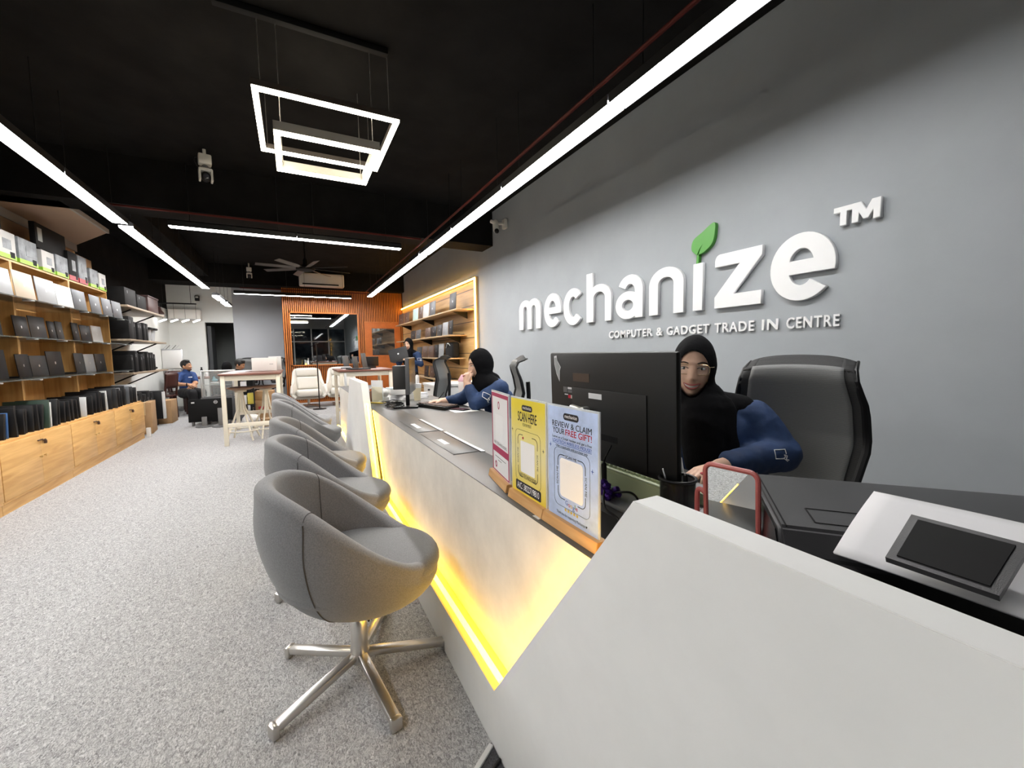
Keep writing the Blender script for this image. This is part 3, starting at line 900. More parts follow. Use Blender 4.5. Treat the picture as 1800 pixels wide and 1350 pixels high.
def laptop_shut():
    """closed laptop standing on its long edge; thickness along local Y, length along X"""
    t = thing('laptop', '', 'laptop')
    mb = MB(); mb.bx(-.125, .125, .001, .010, 0, .24, .003, 2); part('lid', mb, L_cols['black'], t)
    mb = MB(); mb.bx(-.125, .125, -.012, 0, 0, .24, .003, 2); part('base', mb, L_cols['black'], t)
    return t


def laptop_open():
    """open laptop: lid facing -Y (outward), keyboard deck behind it"""
    t = thing('laptop', '', 'laptop')
    R = Matrix.Rotation(radians(-5), 3, 'X')
    mb = MB(); mb.box((0, .012, .118), (.325, .008, .225), R, .003)
    lid = part('lid', mb, L_cols['black'], t)
    mb = MB(); mb.box((0, .0165, .119), (.305, .002, .20), R); part('screen', mb, M_screen, lid)
    mb = MB(); mb.lathe([(0, 0), (.014, .0005)], 18, (0, 0, 0), Matrix.Translation((0, .0075, .118)) @ Matrix.Rotation(radians(85), 4, 'X')); part('lid_logo', mb, M_silver, lid)
    mb = MB(); mb.bx(-.1625, .1625, .0, .225, 0, .013, .003); b = part('base', mb, L_cols['black'], t)
    mb = MB(); mb.bx(-.145, .145, .045, .145, .0131, .0145); part('keyboard', mb, M_keys, b)
    return t


LS, LO = laptop_shut(), laptop_open()
used = set()


def put(proto, loc, rz, label, group=None, col='black', scale=None, tilt=None):
    sw = {k: L_cols[col] for k in ('lid', 'base')}
    if proto.name not in used:
        used.add(proto.name); r = proto
        r.location = loc; r.rotation_euler = (0, 0, rz); r['label'] = label
        WM[r.name] = Matrix.Translation(Vector(loc)) @ Matrix.Rotation(rz, 4, 'Z')
        if group: r['group'] = group
        for ch in r.children:
            if ch.name.split('.')[0] in sw: ch.material_slots[0].link = 'OBJECT'; ch.material_slots[0].material = L_cols[col]
        if scale: r.scale = scale
    else:
        r = dup(proto, loc, rz, label, group, sw, scale)
        if group is None and 'group' in r: del r['group']
    if tilt: r.rotation_euler = (tilt[0], tilt[1], rz)
    return r


# a row of shut laptops standing like books along the cabinet tops
zt = .566
row = 'laptops standing in a row on the oak cabinets'
y = 4.70; i = 0
special = {4.84: ('blue', .87), 5.35: ('green', 1.08), 5.47: ('white', .97), 5.70: ('silver', 1.02), 6.22: ('white', .9), 6.30: ('grey', .9), 6.84: ('white', 1.0), 7.08: ('dark grey', 1.06), 7.36: ('silver', 1.0), 7.52: ('grey', 1.02), 7.76: ('silver', 1.03), 7.93: ('white', 1.06)}
wl = ['blue shut laptop standing in the row on the nearest oak cabinet', 'dark green shut laptop standing beside a white one on the nearest oak cabinet', 'white shut laptop standing in the row on the nearest oak cabinet', 'silver shut laptop at the end of the row over the nearest oak cabinet',
      'white shut laptop standing in the row on the middle oak cabinet', 'grey shut laptop leaning on a white one on the middle oak cabinet', 'white shut laptop ending the row on the middle oak cabinet', 'dark grey tall shut laptop in the row on the farthest oak cabinet',
      'pale silver shut laptop in the row on the farthest oak cabinet', 'grey shut laptop between silver ones near the row end', 'silver shut laptop standing second from the far end of the row', 'white shut laptop ending the row on the farthest oak cabinet']
pending = sorted(special); wh = dict(zip(pending, wl))
place_names = ['on the cabinet cut by the picture edge', 'on the nearest whole oak cabinet', 'on the middle oak cabinet', 'on the farthest oak cabinet']
while y < 7.97:
    sp = next((k for k in pending if abs(k - y) < .04), None)
    u = sum(y > b for b in ys[1:4])
    if sp is not None:
        pending.remove(sp); c, s_ = special[sp]; lab = wh[sp]
    else:
        c = 'black'; s_ = rnd(.86, 1.10); lab = 'shut black laptop standing in the row ' + place_names[u]
    dx = rnd(-.02, .02)
    put(LS, (-2.20 + dx, y, zt), rnd(-.07, .07), lab, row if sp is None else None, c, (1.0 * rnd(.95, 1.2), 1.1, s_), (radians(rnd(-9, 4)), 0))
    y += rnd(.058, .085) if sp is None else .07

# laptops opened on the glass shelves, lids to the front
def shelf_lap(xl, xr, yb, X, col, label, rot=0.0, h=1.0, proto=None):
    p0, p1 = at(xl, yb, X=X), at(xr, yb, X=X)
    yc = (p0.y + p1.y) / 2; wd = abs(p1.y - p0.y)
    return yc, wd


def on_shelf(z, ya, yb, col, label, x=-2.14, lean=0, hs=1.0, grp=None):
    put(LO, (x, (ya + yb) / 2, z), pi / 2 + lean, label, grp, col, ((yb - ya) / .325, 1, hs))


z = 1.7555
for (a, b, c, hs, lab) in ((4.93, 5.27, 'silver', 1.0, 'silver laptop at the left picture edge on the top glass shelf'), (5.31, 5.63, 'champagne', 1.05, 'champagne laptop with round logo on the top glass shelf'),
                           (5.67, 6.03, 'silver', 1.06, 'silver grey laptop between pale ones on the top glass shelf'), (6.04, 6.40, 'white', 1.0, 'white laptop on the top glass shelf'),
                           (6.42, 6.74, 'grey', 1.0, 'grey laptop right of the white one on the top glass shelf'), (6.86, 7.16, 'grey', .98, 'grey laptop second from the white one on the top glass shelf'),
                           (7.22, 7.52, 'grey', 1.0, 'grey laptop second from the far end of the top glass shelf'), (7.56, 7.89, 'grey', 1.0, 'grey laptop at the far end of the top glass shelf')):
    on_shelf(z, a, b, c, lab, hs=hs)
z = 1.4055
for (a, b, c, hs, lab) in ((5.20, 5.46, 'black', 1.2, 'black laptop cut by the left picture edge on the second glass shelf'), (5.66, 5.90, 'black', .95, 'black open laptop beside the first upright on the second glass shelf'), (5.92, 6.23, 'dark grey', 1.03, 'dark grey laptop right of the first upright on the second glass shelf'),
                           (6.28, 6.43, 'black', .9, 'narrow black laptop on the second glass shelf before the second upright'), (6.45, 6.60, 'dark grey', .95, 'narrow dark grey laptop on the second glass shelf before the second upright'),
                           (6.83, 7.0, 'black', 1.0, 'black laptop just beyond the second upright on the second glass shelf'), (7.04, 7.34, 'black', .95, 'black laptop in the last bay of the second glass shelf'), (7.37, 7.69, 'white', 1.0, 'white rimmed laptop in the last bay of the second glass shelf')):
    on_shelf(z, a, b, c, lab, hs=hs, x=-2.31)
z = 1.0305
for (a, b, c, hs, lab) in ((5.22, 5.48, 'black', 1.15, 'black laptop cut by the left picture edge on the lowest glass shelf'), (5.64, 5.86, 'black', .98, 'black laptop beside the first upright on the lowest glass shelf'), (5.87, 6.18, 'dark grey', .92, 'dark grey laptop with pale logo in the lowest shelf middle bay'),
                           (6.19, 6.52, 'black', 1.12, 'tall black laptop right of a dark grey one on the lowest glass shelf'), (6.82, 7.06, 'dark grey', 1.05, 'dark grey laptop in the last bay of the lowest glass shelf'),
                           (7.08, 7.37, 'silver', 1.0, 'silver laptop in the last bay of the lowest glass shelf'), (7.40, 7.72, 'black', 1.02, 'black laptop at the far end of the lowest glass shelf')):
    on_shelf(z, a, b, c, lab, hs=hs, x=-2.31)

# boxed graphics cards on the top boards
M_lime = mat('box_lime', (.30, .58, .04), .5)
M_bxg = mat('box_grey', (.22, .24, .26), .5, nscale=9, namt=.4)
M_bxw = mat('box_white', (.50, .50, .49), .5)
M_bxr = mat('box_red', (.35, .02, .03), .5)
M_card = mat('cardboard', (.36, .22, .11), .85, nscale=4, namt=.1)
M_tape = mat('packing_tape', (.5, .36, .2), .35)


def carton(yc, wd, h, x, dp, z, main, trim, label, pic=M_bxg, lean=0.0):
    t = thing('product_box', label, 'box', (x, yc, z), pi / 2 + lean, 'product boxes above the oak units')
    mb = MB(); mb.bx(-wd / 2, wd / 2, 0, dp, 0, h, .002); part('carton', mb, main, t)
    mb = MB(); mb.bx(-wd / 2 - .0005, wd / 2 + .0005, -.0012, dp, .001, h * .17); part('colour_band', mb, trim, t)
    mb = MB(); mb.bx(-wd * .12, wd * .28, -.0016, -.0002, h * .35, h * .72); part('printed_picture', mb, pic, t)
    mb = MB(); mb.bx(wd * .2, wd * .42, -.0016, -.0002, h * .06, h * .28); part('printed_label', mb, M_blackm, t)
    return t


zt2 = 2.151
bd = [(5.50, 5.83, .25, M_bxw, M_lime, 'white and lime product box at the left picture edge'), (5.88, 6.21, .25, M_bxg, M_lime, 'grey and lime product box second in the top row'), (6.30, 6.56, .22, M_bxw, M_lime, 'white and lime product box with grey picture below the large black box'),
      (6.60, 6.88, .235, M_bxg, M_lime, 'grey and lime product box beside the tall red banded ones'), (6.90, 7.13, .34, M_blackm, M_bxr, 'tall black and red product box in the top row'), (7.16, 7.40, .34, M_bxg, M_bxr, 'tall grey and red product box in the top row'),
      (7.48, 7.74, .24, M_bxg, M_lime, 'grey and lime product box second from the far end of the top row'), (7.77, 8.00, .23, M_bxw, M_lime, 'pale product box with lime edge ending the top row')]
for a, b, h, m1, m2, lab in bd: carton((a + b) / 2, b - a, h, -2.32, .12, zt2, m1, m2, lab)
t = thing('large_box', 'large black printed box standing on the product boxes', 'box', (-2.35, 6.62, 2.388), pi / 2)
mb = MB(); mb.bx(-.32, .34, 0, .05, 0.0, .27, .008); part('carton', mb, M_blackm, t)
mb = MB(); mb.bx(-.28, -.19, -.0015, 0, .08, .22); part('printed_label', mb, mat('label_grey', (.3, .32, .31), .5), t)
t = thing('large_box', 'black box at the top left picture corner over the shelves', 'box', (-2.35, 5.50, 2.402), pi / 2)
mb = MB(); mb.bx(-.25, .22, 0, .16, 0.0, .22, .02); part('carton', mb, M_blackm, t)
t = thing('cardboard_box', 'brown cardboard box behind the boxes at the far end of the top row', 'box', (-2.455, 7.55, 2.151), pi / 2)
mb = MB(); mb.bx(-.40, .45, -.0, .14, 0, .42, .003); part('carton', mb, M_card, t)
mb = MB(); mb.bx(-.1, -.04, -.002, 0, 0, .44); part('tape', mb, M_tape, t)
# ------------------------------------------------------------------ acrylic notices on wooden feet
M_pine = wood('stand_wood', (.50, .26, .09), (.62, .36, .15), 2.0, 0)
M_acr = mat('acrylic_edge', (.80, .84, .86), .12, alpha=.55)
M_ink = mat('ink_black', (.015, .015, .02), .6)
M_inkr = mat('ink_red', (.45, .01, .03), .6)
M_inkb = mat('ink_blue', (.03, .08, .40), .6)
M_pink = mat('ink_crimson', (.36, .03, .09), .6)
M_gold = mat('ink_gold', (.62, .42, .03), .6)
M_wh = mat('print_white', (.80, .80, .81), .55)


def sky_card():
    m = mat('card_pale_blue', (.42, .53, .78), .5, nscale=7, namt=.22); return m


def grad_card():
    """printed card: yellow that pales in the middle, part of the printed design"""
    m = bpy.data.materials.new('card_yellow'); m.use_nodes = True; nt = m.node_tree; b = nt.nodes['Principled BSDF']; b.inputs['Roughness'].default_value = .5
    tc = nt.nodes.new('ShaderNodeTexCoord'); sp = nt.nodes.new('ShaderNodeSeparateXYZ'); nt.links.new(tc.outputs['Object'], sp.inputs[0])
    r = nt.nodes.new('ShaderNodeValToRGB'); e = r.color_ramp.elements
    e[0].position = .02; e[0].color = (.72, .54, .02, 1); e[1].position = .29; e[1].color = (.74, .60, .04, 1); x = e.new(.15); x.color = (.74, .68, .36, 1)
    nt.links.new(sp.outputs[2], r.inputs[0]); nt.links.new(r.outputs[0], b.inputs['Base Color'])
    return m


def flat(poly_loops, z0, m, name, parent, y=-.0030):
    me = loops_mesh([[(x, z) for x, z in p] for p in poly_loops], frame((0, y, 0), (1, 0, 0), (0, 0, 1)), .0004)
    me.materials.append(m); return add_mesh(name, me, parent)


def off(p, dx, dz): return [(x + dx, z + dz) for x, z in p]


def notice(label, loc, rz, wb, card_m, build):
    t = thing('notice_stand', label, 'sign', loc, rz, 'acrylic notices on wooden feet')
    mb = MB(); mb.prism([(-.020, 0), (.020, 0), (.014, .026), (-.014, .026)], Matrix(((0, 0, 1, -wb / 2), (1, 0, 0, 0), (0, 1, 0, 0), (0, 0, 0, 1))), wb, .001)
    part('wooden_foot', mb, M_pine, t)
    mb = MB(); mb.bx(-.105, .105, -.0022, .0022, .018, .315, .0006); part('acrylic_sheet', mb, M_acr, t)
    mb = MB(); mb.bx(-.1005, .1005, -.0026, -.0018, .026, .310); c = part('printed_card', mb, card_m, t)
    def tx(s, x, z, size, m, width=None, bold=.0, rot=0, align='CENTER', name='lettering'):
        me = text_mesh(s, size, bold=bold, width=width)
        ys = [v.co.y for v in me.vertices]
        M = frame((x, -.0033, z), (cos(rot), 0, sin(rot)), (-sin(rot), 0, cos(rot)))
        me.transform(M); me.materials.clear(); me.materials.append(m); return add_mesh(name, me, t)
    build(t, tx)
    return t


def z_(f): return .310 - f * .284      # fraction of the card height from its top


def panel_ring(t, cx, cz, w1, h1, r, m, th=.0006, name='printed_outline'):
    return flat([off(rrect(w1, h1, r), cx, cz), off(rrect(w1 - 2 * th, h1 - 2 * th, r - th), cx, cz)], 0, m, name, t)


def corners(t, cx, cz, w1, h1, r, m, th=.0016):
    for sx, sz in ((1, 1), (-1, 1), (-1, -1), (1, -1)):
        a = {(1, 1): 0, (-1, 1): 90, (-1, -1): 180, (1, -1): 270}[(sx, sz)]
        ox, oz = cx + sx * (w1 / 2 - r), cz + sz * (h1 / 2 - r)
        o = arc(ox, oz, r, r, a, a + 90, 8); i_ = arc(ox, oz, r - th, r - th, a + 90, a, 8)
        ex = w1 * .13
        if a in (0, 180):
            o = [(o[0][0], o[0][1] - sz * ex)] + o + [(o[-1][0] - sx * ex, o[-1][1])]; i_ = [(i_[0][0] - sx * ex, i_[0][1])] + i_ + [(i_[-1][0], i_[-1][1] - sz * ex)]
        else:
            o = [(o[0][0] - sx * ex, o[0][1])] + o + [(o[-1][0], o[-1][1] - sz * ex)]; i_ = [(i_[0][0], i_[0][1] - sz * ex)] + i_ + [(i_[-1][0] - sx * ex, i_[-1][1])]
        flat([o + i_], 0, m, 'corner_mark', t)


def star(cx, cz, r):
    return [(cx + (r if k % 2 == 0 else r * .42) * sin(k * pi / 5), cz + (r if k % 2 == 0 else r * .42) * cos(k * pi / 5)) for k in range(10)]


def spark(t, x, z, m, r=.006):
    flat([[(x, z + r), (x + r * .15, z + r * .15), (x + r, z), (x + r * .15, z - r * .15), (x, z - r), (x - r * .15, z - r * .15), (x - r, z), (x - r * .15, z + r * .15)]], 0, m, 'printed_sparkle', t)


def pill(t, tx, z, w1=.062):
    flat([off(rrect(w1, .017, .008), 0, z)], 0, M_ink, 'printed_pill', t, -.0029)
    tx('mechanize', 0, z + .001, .0125, M_wh, w1 * .8)


def card_blue(t, tx):
    pill(t, tx, z_(.075))
    tx('REVIEW & CLAIM', 0, z_(.155), .021, M_ink, .160)
    tx('YOUR', -.052, z_(.215), .021, M_ink, .052); tx('FREE GIFT!', .029, z_(.215), .021, M_inkr, .102, .0002)
    tx('Leave us a 5-star review and get a free', 0, z_(.272), .0095, M_ink, .160)
    tx('LOGITECH WIRELESS MOUSE!', 0, z_(.308), .0115, M_inkb, .158)
    flat([[(-.079, z_(.328)), (.079, z_(.328)), (.079, z_(.3305)), (-.079, z_(.3305))]], 0, M_inkb, 'underline', t)
    tx('Offer is applicable with purchase only', 0, z_(.348), .0085, M_ink, .130)
    panel_ring(t, 0, z_(.625), .146, .150, .018, M_ink)
    corners(t, 0, z_(.620), .114, .114, .016, M_ink)
    flat([off(rrect(.095, .098, .010), 0, z_(.622))], 0, M_wh, 'blank_panel', t, -.0029)
    tx('SCAN ME', 0, z_(.428), .0105, M_ink, .046)
    tx('SCAN ME', -.058, z_(.62), .0105, M_ink, .046, 0, pi / 2); tx('SCAN ME', .058, z_(.62), .0105, M_ink, .046, 0, -pi / 2)
    xs = -.024
    for ch, m_, wd in (('G', M_inkb, .0105), ('o', M_inkr, .008), ('o', M_gold, .008), ('g', M_inkb, .008), ('l', MATS['sign_green'], .002), ('e', M_inkr, .008)):
        tx(ch, xs + wd / 2, z_(.845) - (.002 if ch == 'g' else 0) + (.002 if ch in 'Gl' else 0), .0165, m_, wd, 0); xs += wd + .0012
    for k in range(5): flat([star(-.024 + .012 * k, z_(.905), .0055)], 0, M_gold, 'printed_star', t)
    tx('Thank you for supporting Mechanize', -.004, z_(.955), .0105, M_ink, .118)
    flat([off([(0, -.003), (.003, .0008), (.0016, .0028), (0, .0012), (-.0016, .0028), (-.003, .0008)], .060, z_(.955))], 0, M_ink, 'printed_heart', t)
    for x, f in ((-.090, .36), (.082, .47)): spark(t, x, z_(f), M_inkb)


def card_yel(t, tx):
    pill(t, tx, z_(.085))
    tx('SCAN HERE', 0, z_(.185), .040, M_ink, .112, .0004); tx('FOR PAYMENT', 0, z_(.262), .013, M_ink, .052)
    panel_ring(t, 0, z_(.60), .150, .158, .018, M_ink)
    corners(t, 0, z_(.595), .118, .128, .016, M_ink)
    flat([off(arc(0, 0, .0042, .0042, 0, 359, 14), -.026, z_(.402))], 0, M_inkr, 'printed_emblem', t)
    flat([off(rrect(.084, .094, .004), 0, z_(.60))], 0, M_wh, 'blank_panel', t, -.0029)
    tx('SCAN ME', -.058, z_(.60), .0105, M_ink, .046, 0, pi / 2); tx('SCAN ME', .058, z_(.60), .0105, M_ink, .046, 0, -pi / 2)
    tx('NEO TECHNOLOGIES', 0, z_(.805), .018, M_ink, .100)
    flat([off(rrect(.150, .030, .005), 0, z_(.925))], 0, M_ink, 'printed_plate', t, -.0029)
    tx('A/C: 3822719810', 0, z_(.925), .026, M_wh, .132, .0003)
    for x, f in ((-.094, .34), (.090, .46)): spark(t, x, z_(f), M_ink)


def card_pink(t, tx):
    a, b, c_, d_ = -.0985, .0985, .028, .308
    flat([[(a, c_), (b, c_), (b, d_), (a, d_)], [(a + .009, c_ + .004), (b - .009, c_ + .004), (b - .009, d_ - .013), (a + .009, d_ - .013)]], 0, M_pink, 'printed_border', t)
    flat([off(arc(0, 0, .011, .014, 0, 359, 18), -.012, z_(.15)), off(arc(0, 0, .0065, .009, 0, 359, 14), -.012, z_(.15))], 0, M_pink, 'printed_emblem', t)
    flat([off(rrect(.092, .092, .003), -.010, z_(.43))], 0, M_wh, 'blank_panel', t, -.0029)
    tx('NEO TECHNOLOGIES', 0, z_(.625), .013, M_ink, .150)
    flat([[(a, z_(.665)), (b, z_(.665)), (b, z_(.745)), (a, z_(.745))]], 0, M_pink, 'printed_band', t, -.0029)
    for k, (x0, x1, f) in enumerate(((-.065, .062, .795), (-.03, .012, .83))): flat([[(x0, z_(f)), (x1, z_(f)), (x1, z_(f + .006)), (x0, z_(f + .006))]], 0, M_ink, 'printed_rule', t)
    flat([off(arc(0, 0, .012, .012, 0, 359, 18), -.055, z_(.90)), off(arc(0, 0, .006, .006, 0, 359, 14), -.055, z_(.90))], 0, M_pink, 'printed_emblem', t)


zt = .7505
notice('pale blue REVIEW & CLAIM notice, nearest of the three on the counter', (.585, .8095, zt), -pi / 2, .226, sky_card(), card_blue)
notice('yellow SCAN HERE notice on a wooden foot, middle of three', (.587, 1.026, zt), -pi / 2 - .02, .205, grad_card(), card_yel)
notice('white notice with crimson border on a wooden foot, farthest of three', (.612, 1.256, zt), -pi / 2 - .17, .212, mat('card_white', (.74, .74, .75), .5), card_pink)
mb = MB(); mb.bx(.557, .580, .925, .955, .7506, .7512)
solo('paper_sticker', 'small white sticker on the counter edge before the yellow notice', 'sticker', mb, M_paper, (.57, .94, .7506))

# ------------------------------------------------------------------ near workstation
mb = MB(); mb.bx(.78, 1.20, .62, 1.22, .7505, .766, .005)
solo('desk_mat', 'pale grey raised desk board under the green keyboard', 'desk board', mb, mat('desk_board_grey', (.30, .31, .32), .4), (1, .92, .7505))
zb = .7665
# all-in-one screen, back towards the room
t = thing('computer_screen', 'large black flat screen seen from behind, hiding half a face', 'monitor', (.93, 1.017, zb))
y0, y1, zt_, zb_ = .738, 1.326, 1.194, .838
upv = (Vector((.858, 0, zt_)) - Vector((.868, 0, zb_))); hh = upv.length; upv.normalize()
MS = frame((.868, y1, zb_), (0, -1, 0), upv)       # local x towards -Y, y up the screen, z = outwards (-X)
ww = y1 - y0
def on(mb, x0, x1, a, b, z0, z1, bev=0):
    c = MS @ Vector(((x0 + x1) / 2, (a + b) / 2, (z0 + z1) / 2)); mb.box(c, (x1 - x0, b - a, z1 - z0), MS.to_3x3(), bev); return mb
M_scr = mat('screen_back_black', (.008, .0082, .0084), .45, bump=.05, bscale=600, spec=.35)
part('back_cover', on(MB(), 0, ww, 0, hh, -.022, 0, .008), M_scr, t, True)
part('display', on(MB(), .006, ww - .006, .01, hh - .006, -.0235, -.0222), M_screen, t, True)
part('rear_hump', on(MB(), .14, ww - .10, .01, hh * .66, 0, .004, .002), M_scr, t, True)
vents = MB()
for k in range(26): on(vents, .262 + k * .0042, .2645 + k * .0042, .075, .095, .0035, .0046)
part('vent', vents, M_blackm, t, True)
on_l = lambda n, a, b, c, d_, m, z0=.0002: part(n, on(MB(), a, b, c, d_, z0 - .0004, z0 + .0006), m, t, True)
on_l('service_label', .235, .300, hh * .575, hh * .625, M_paper, .0045)
on_l('brand_plate', .145, .235, hh * .72, hh * .80, mat('bronze_print', (.07, .05, .04), .35), .0004)
for k, (a, b, c, d_, m) in enumerate(((.085, .108, .60, .655, M_greyp), (.112, .135, .635, .655, M_paper), (.112, .138, .60, .628, M_greyp), (.092, .112, .575, .585, M_paper), (.114, .128, .545, .578, M_inkr), (.129, .142, .545, .578, M_silver))):
    on_l('regulatory_label', a, b, hh * c, hh * d_, m, .0004)
st = [(.016, .245), (.030, .247), (.034, .233), (.052, .215), (.046, .205), (.043, .175), (.028, .195), (.017, .222)]
st = [(x * 1.15 + .012, y * hh / .27 + .020) for x, y in st]
cxm, cym = sum(x for x, _ in st) / 8, sum(y for _, y in st) / 8
me = loops_mesh([st], MS @ Matrix.Translation((0, 0, .0006)), .0006); me.materials.append(M_paper); add_mesh('sticker', me, t, True)
me = loops_mesh([[(cxm + (x - cxm) * .78, cym + (y - cym) * .82) for x, y in st]], MS @ Matrix.Translation((0, 0, .0014)), .0006); me.materials.append(mat('sticker_grey', (.33, .35, .35), .5)); add_mesh('sticker_print', me, t, True)
mb = MB(); mb.bar((.985, (y0 + y1) / 2, zb + .01), (.905, (y0 + y1) / 2, 1.0), .07, .02, .004); part('stand_neck', mb, M_blackp, t, True)
mb = MB(); mb.bx(.955, 1.16, (y0 + y1) / 2 - .12, (y0 + y1) / 2 + .12, zb, zb + .012, .005); part('stand_foot', mb, M_blackp, t, True)
p = MS @ Vector((.205, hh * .46, .02))
t2 = thing('webcam_clamp', 'small silver clamp fixed on the rear of the large screen', 'clamp', p[:])
mb = MB(); mb.cap(p + Vector((-.008, .03, .005)), p + Vector((-.008, -.02, .0)), .012, .012); mb.box(p + Vector((-.006, -.035, -.015)), (.03, .02, .06), None, .006); part('clamp_body', mb, M_silver, t2, True)

# green keyboard
M_kg = mat('keyboard_green', (.44, .50, .31), .45); M_kg2 = mat('keycap_pale_green', (.58, .64, .46), .5)
t = thing('keyboard', 'pale green mechanical keyboard below the large screen', 'keyboard', (.93, .93, zb), 0)
mb = MB(); mb.prism([(.872, zb), (.872, zb + .052), (.885, zb + .058), (1.005, zb + .036), (1.005, zb)], Matrix(((1, 0, 0, 0), (0, 0, -1, 1.085), (0, 1, 0, 0), (0, 0, 0, 1))), .30, .002); part('case', mb, M_kg, t, True)
for r_ in range(5):
    mb = MB()
    for c_ in range(14):
        x = .888 + r_ * .0205; mb.box((x + .008, .80 + c_ * .0202, zb + .061 - r_ * .0037), (.0165, .0165, .010), None, .003, 1)
    part('keycap_row', mb, M_kg2 if r_ else M_kg, t, True)

# mesh pen cup and pens
t = thing('pen_cup', 'black wire mesh pen cup beside the large screen', 'pen cup', (.89, .755, zb))
mb = MB(); mb.lathe([(.043, 0), (.045, .003), (.045, .088)], 28); mb.lathe([(.0435, .088), (.0435, .004), (0, .004)], 28)
part('mesh_wall', mb, mat('wire_mesh', (.03, .03, .032), .4, .4, alpha=.62), t)
mb = MB(); mb.tube([(.046 * cos(2 * pi * k / 28), .046 * sin(2 * pi * k / 28), .09) for k in range(28)], .0042, 8, True); part('rim', mb, M_blackp, t)
for nm, c0, c1, m_, lab in (('pen', (.90, .765, zb + .006), (.887, .752, zb + .115), mat('magenta_plastic', (.22, .01, .10), .35), 'magenta pen standing in the mesh pen cup'),
                            ('pen', (.875, .745, zb + .006), (.872, .785, zb + .11), M_silver, 'silver pen leaning in the mesh pen cup'),
                            ('pen', (.905, .74, zb + .006), (.885, .726, zb + .105), M_blackp, 'black pen leaning in the mesh pen cup')):
    mb = MB(); mb.cap(c0, c1, .0065, .006, 10); solo(nm, lab, 'pen', mb, m_, c0)
mb = MB(); mb.box((.80, .93, zb + .015), (.05, .045, .026), Euler((.2, .3, .5)).to_matrix(), .01)
for k in range(8): mb.ell((.80 + .022 * cos(k), .93 + .026 * sin(k * 1.7), zb + .012 + .012 * (k % 3)), (.012, .015, .01), Euler((k, .5 * k, 0)).to_matrix(), 8, 6)
solo('candy_wrapper', 'crumpled purple foil wrapper by the green keyboard', 'wrapper', mb, mat('purple_foil', (.06, .015, .22), .3, .5, nscale=60, namt=.5), (.80, .93, zb), smooth=0)
mb = MB(); mb.bx(.815, .855, .945, 1.005, zb, zb + .012, .002)
solo('eraser', 'small teal box beside the purple wrapper', 'box', mb, mat('teal', (.22, .42, .40), .5), (.83, .97, zb))
mb = MB(); mb.lathe([(.022, 0), (.032, .07), (.034, .072), (.034, .082), (.033, .095), (.036, .10), (.034, .10), (.020, .002), (0, .002)], 20)
solo('plastic_cup', 'clear plastic cup behind the pale blue notice', 'cup', mb, mat('clear_plastic', (.8, .82, .84), .15, alpha=.4), (.79, 1.03, zb), world=False)
mb = MB(); mb.tube(spline([(.93, 1.0, .98), (.86, .985, .90), (.815, .965, .86), (.812, .96, .80), (.815, .955, .79), (.79, .93, zb + .03), (.76, .90, zb + .01), (.745, .87, .76), (.74, .82, .754), (.70, .76, .754)]), .0028, 6)
mb.cap((.813, .962, .855), (.813, .959, .795), .0085, .008)
solo('usb_cable', 'black cable with a plug hanging in front of the green keyboard', 'cable', mb, M_blackp, (.8, .95, zb))
mb = MB(); mb.tube(spline([(.80, .93, zb + .008), (.80, .88, zb + .03), (.815, .85, zb + .035), (.83, .84, zb + .018), (.825, .835, zb + .004)]), .0032, 6)
solo('charging_cable', 'short black cable arching beside the purple wrapper', 'cable', mb, M_blackp, (.81, .88, zb))
mb = MB(); mb.bx(.98, 1.17, 1.07, 1.21, zb + .0005, zb + .003); solo('paper_sheet', 'white paper sheet on the desk behind the green keyboard', 'paper', mb, M_paper, (1.08, 1.14, zb))
t = thing('mouse', 'red and white computer mouse beside the coral mirror', 'mouse', (.905, .665, zb), .4)
mb = MB(); mb.ell((0, 0, .012), (.052, .03, .022)); part('shell', mb, M_whitep, t)
mb = MB(); mb.ell((-.012, -.006, .012), (.042, .0265, .019)); part('side_panel', mb, mat('glossy_red', (.25, .01, .02), .25), t)
mb = MB(); mb.bx(.975, 1.03, .715, .765, zb, zb + .036, .006); solo('power_bank', 'small pale green box under the resting hand', 'box', mb, M_kg, (1.0, .74, zb))
t = thing('snack_packet', 'white paper packet with pink print beside the screen', 'packet', (1.10, .935, zb))
mb = MB(); mb.bar((1.09, .92, zb + .002), (1.10, .945, zb + .075), .05, .012, .004, (1, 0, 0)); part('packet', mb, M_paper, t, True)
mb = MB(); mb.ell((1.083, .93, zb + .05), (.002, .012, .012)); part('printed_mark', mb, mat('coral_print', (.6, .15, .12), .5), t, True)

# coral table mirror
M_coral = mat('coral_plastic', (.42, .10, .09), .4)
t = thing('table_mirror', 'coral framed table mirror standing between mouse and printer', 'mirror', (.80, .535, .7505))
def mir_ring(hw, hz, r, th, x): return [(x, .537 + a, .857 + b) for a, b in rrect(2 * hw, 2 * hz, r, 5)]
ML = Matrix.Translation((.80, .537, .7505)) @ Matrix.Rotation(radians(8), 4, 'Z') @ Matrix.Rotation(radians(-4), 4, 'Y')
pts = [ML @ Vector((0, a, .105 + b)) for a, b in rrect(.108, .196, .016, 5)]
mb = MB(); mb.tube(pts, .0052, 8, True); part('frame', mb, M_coral, t, True)
mb = MB(); mb.prism(rrect(.104, .192, .014, 5), ML @ Matrix(((0, 0, 1, 0), (1, 0, 0, 0), (0, 1, 0, .105), (0, 0, 0, 1))), .003); part('mirror_glass', mb, mat('small_mirror', (.8, .82, .82), .01, 1.0), t, True)
mb = MB(); mb.tube(spline([ML @ Vector(v) for v in ((0, .054, .135), (.0, .068, .14), (.0, .074, .12), (.0, .074, .02), (.01, .066, .008), (.03, .04, .006))]), .0055, 8); part('side_support', mb, M_coral, t, True)
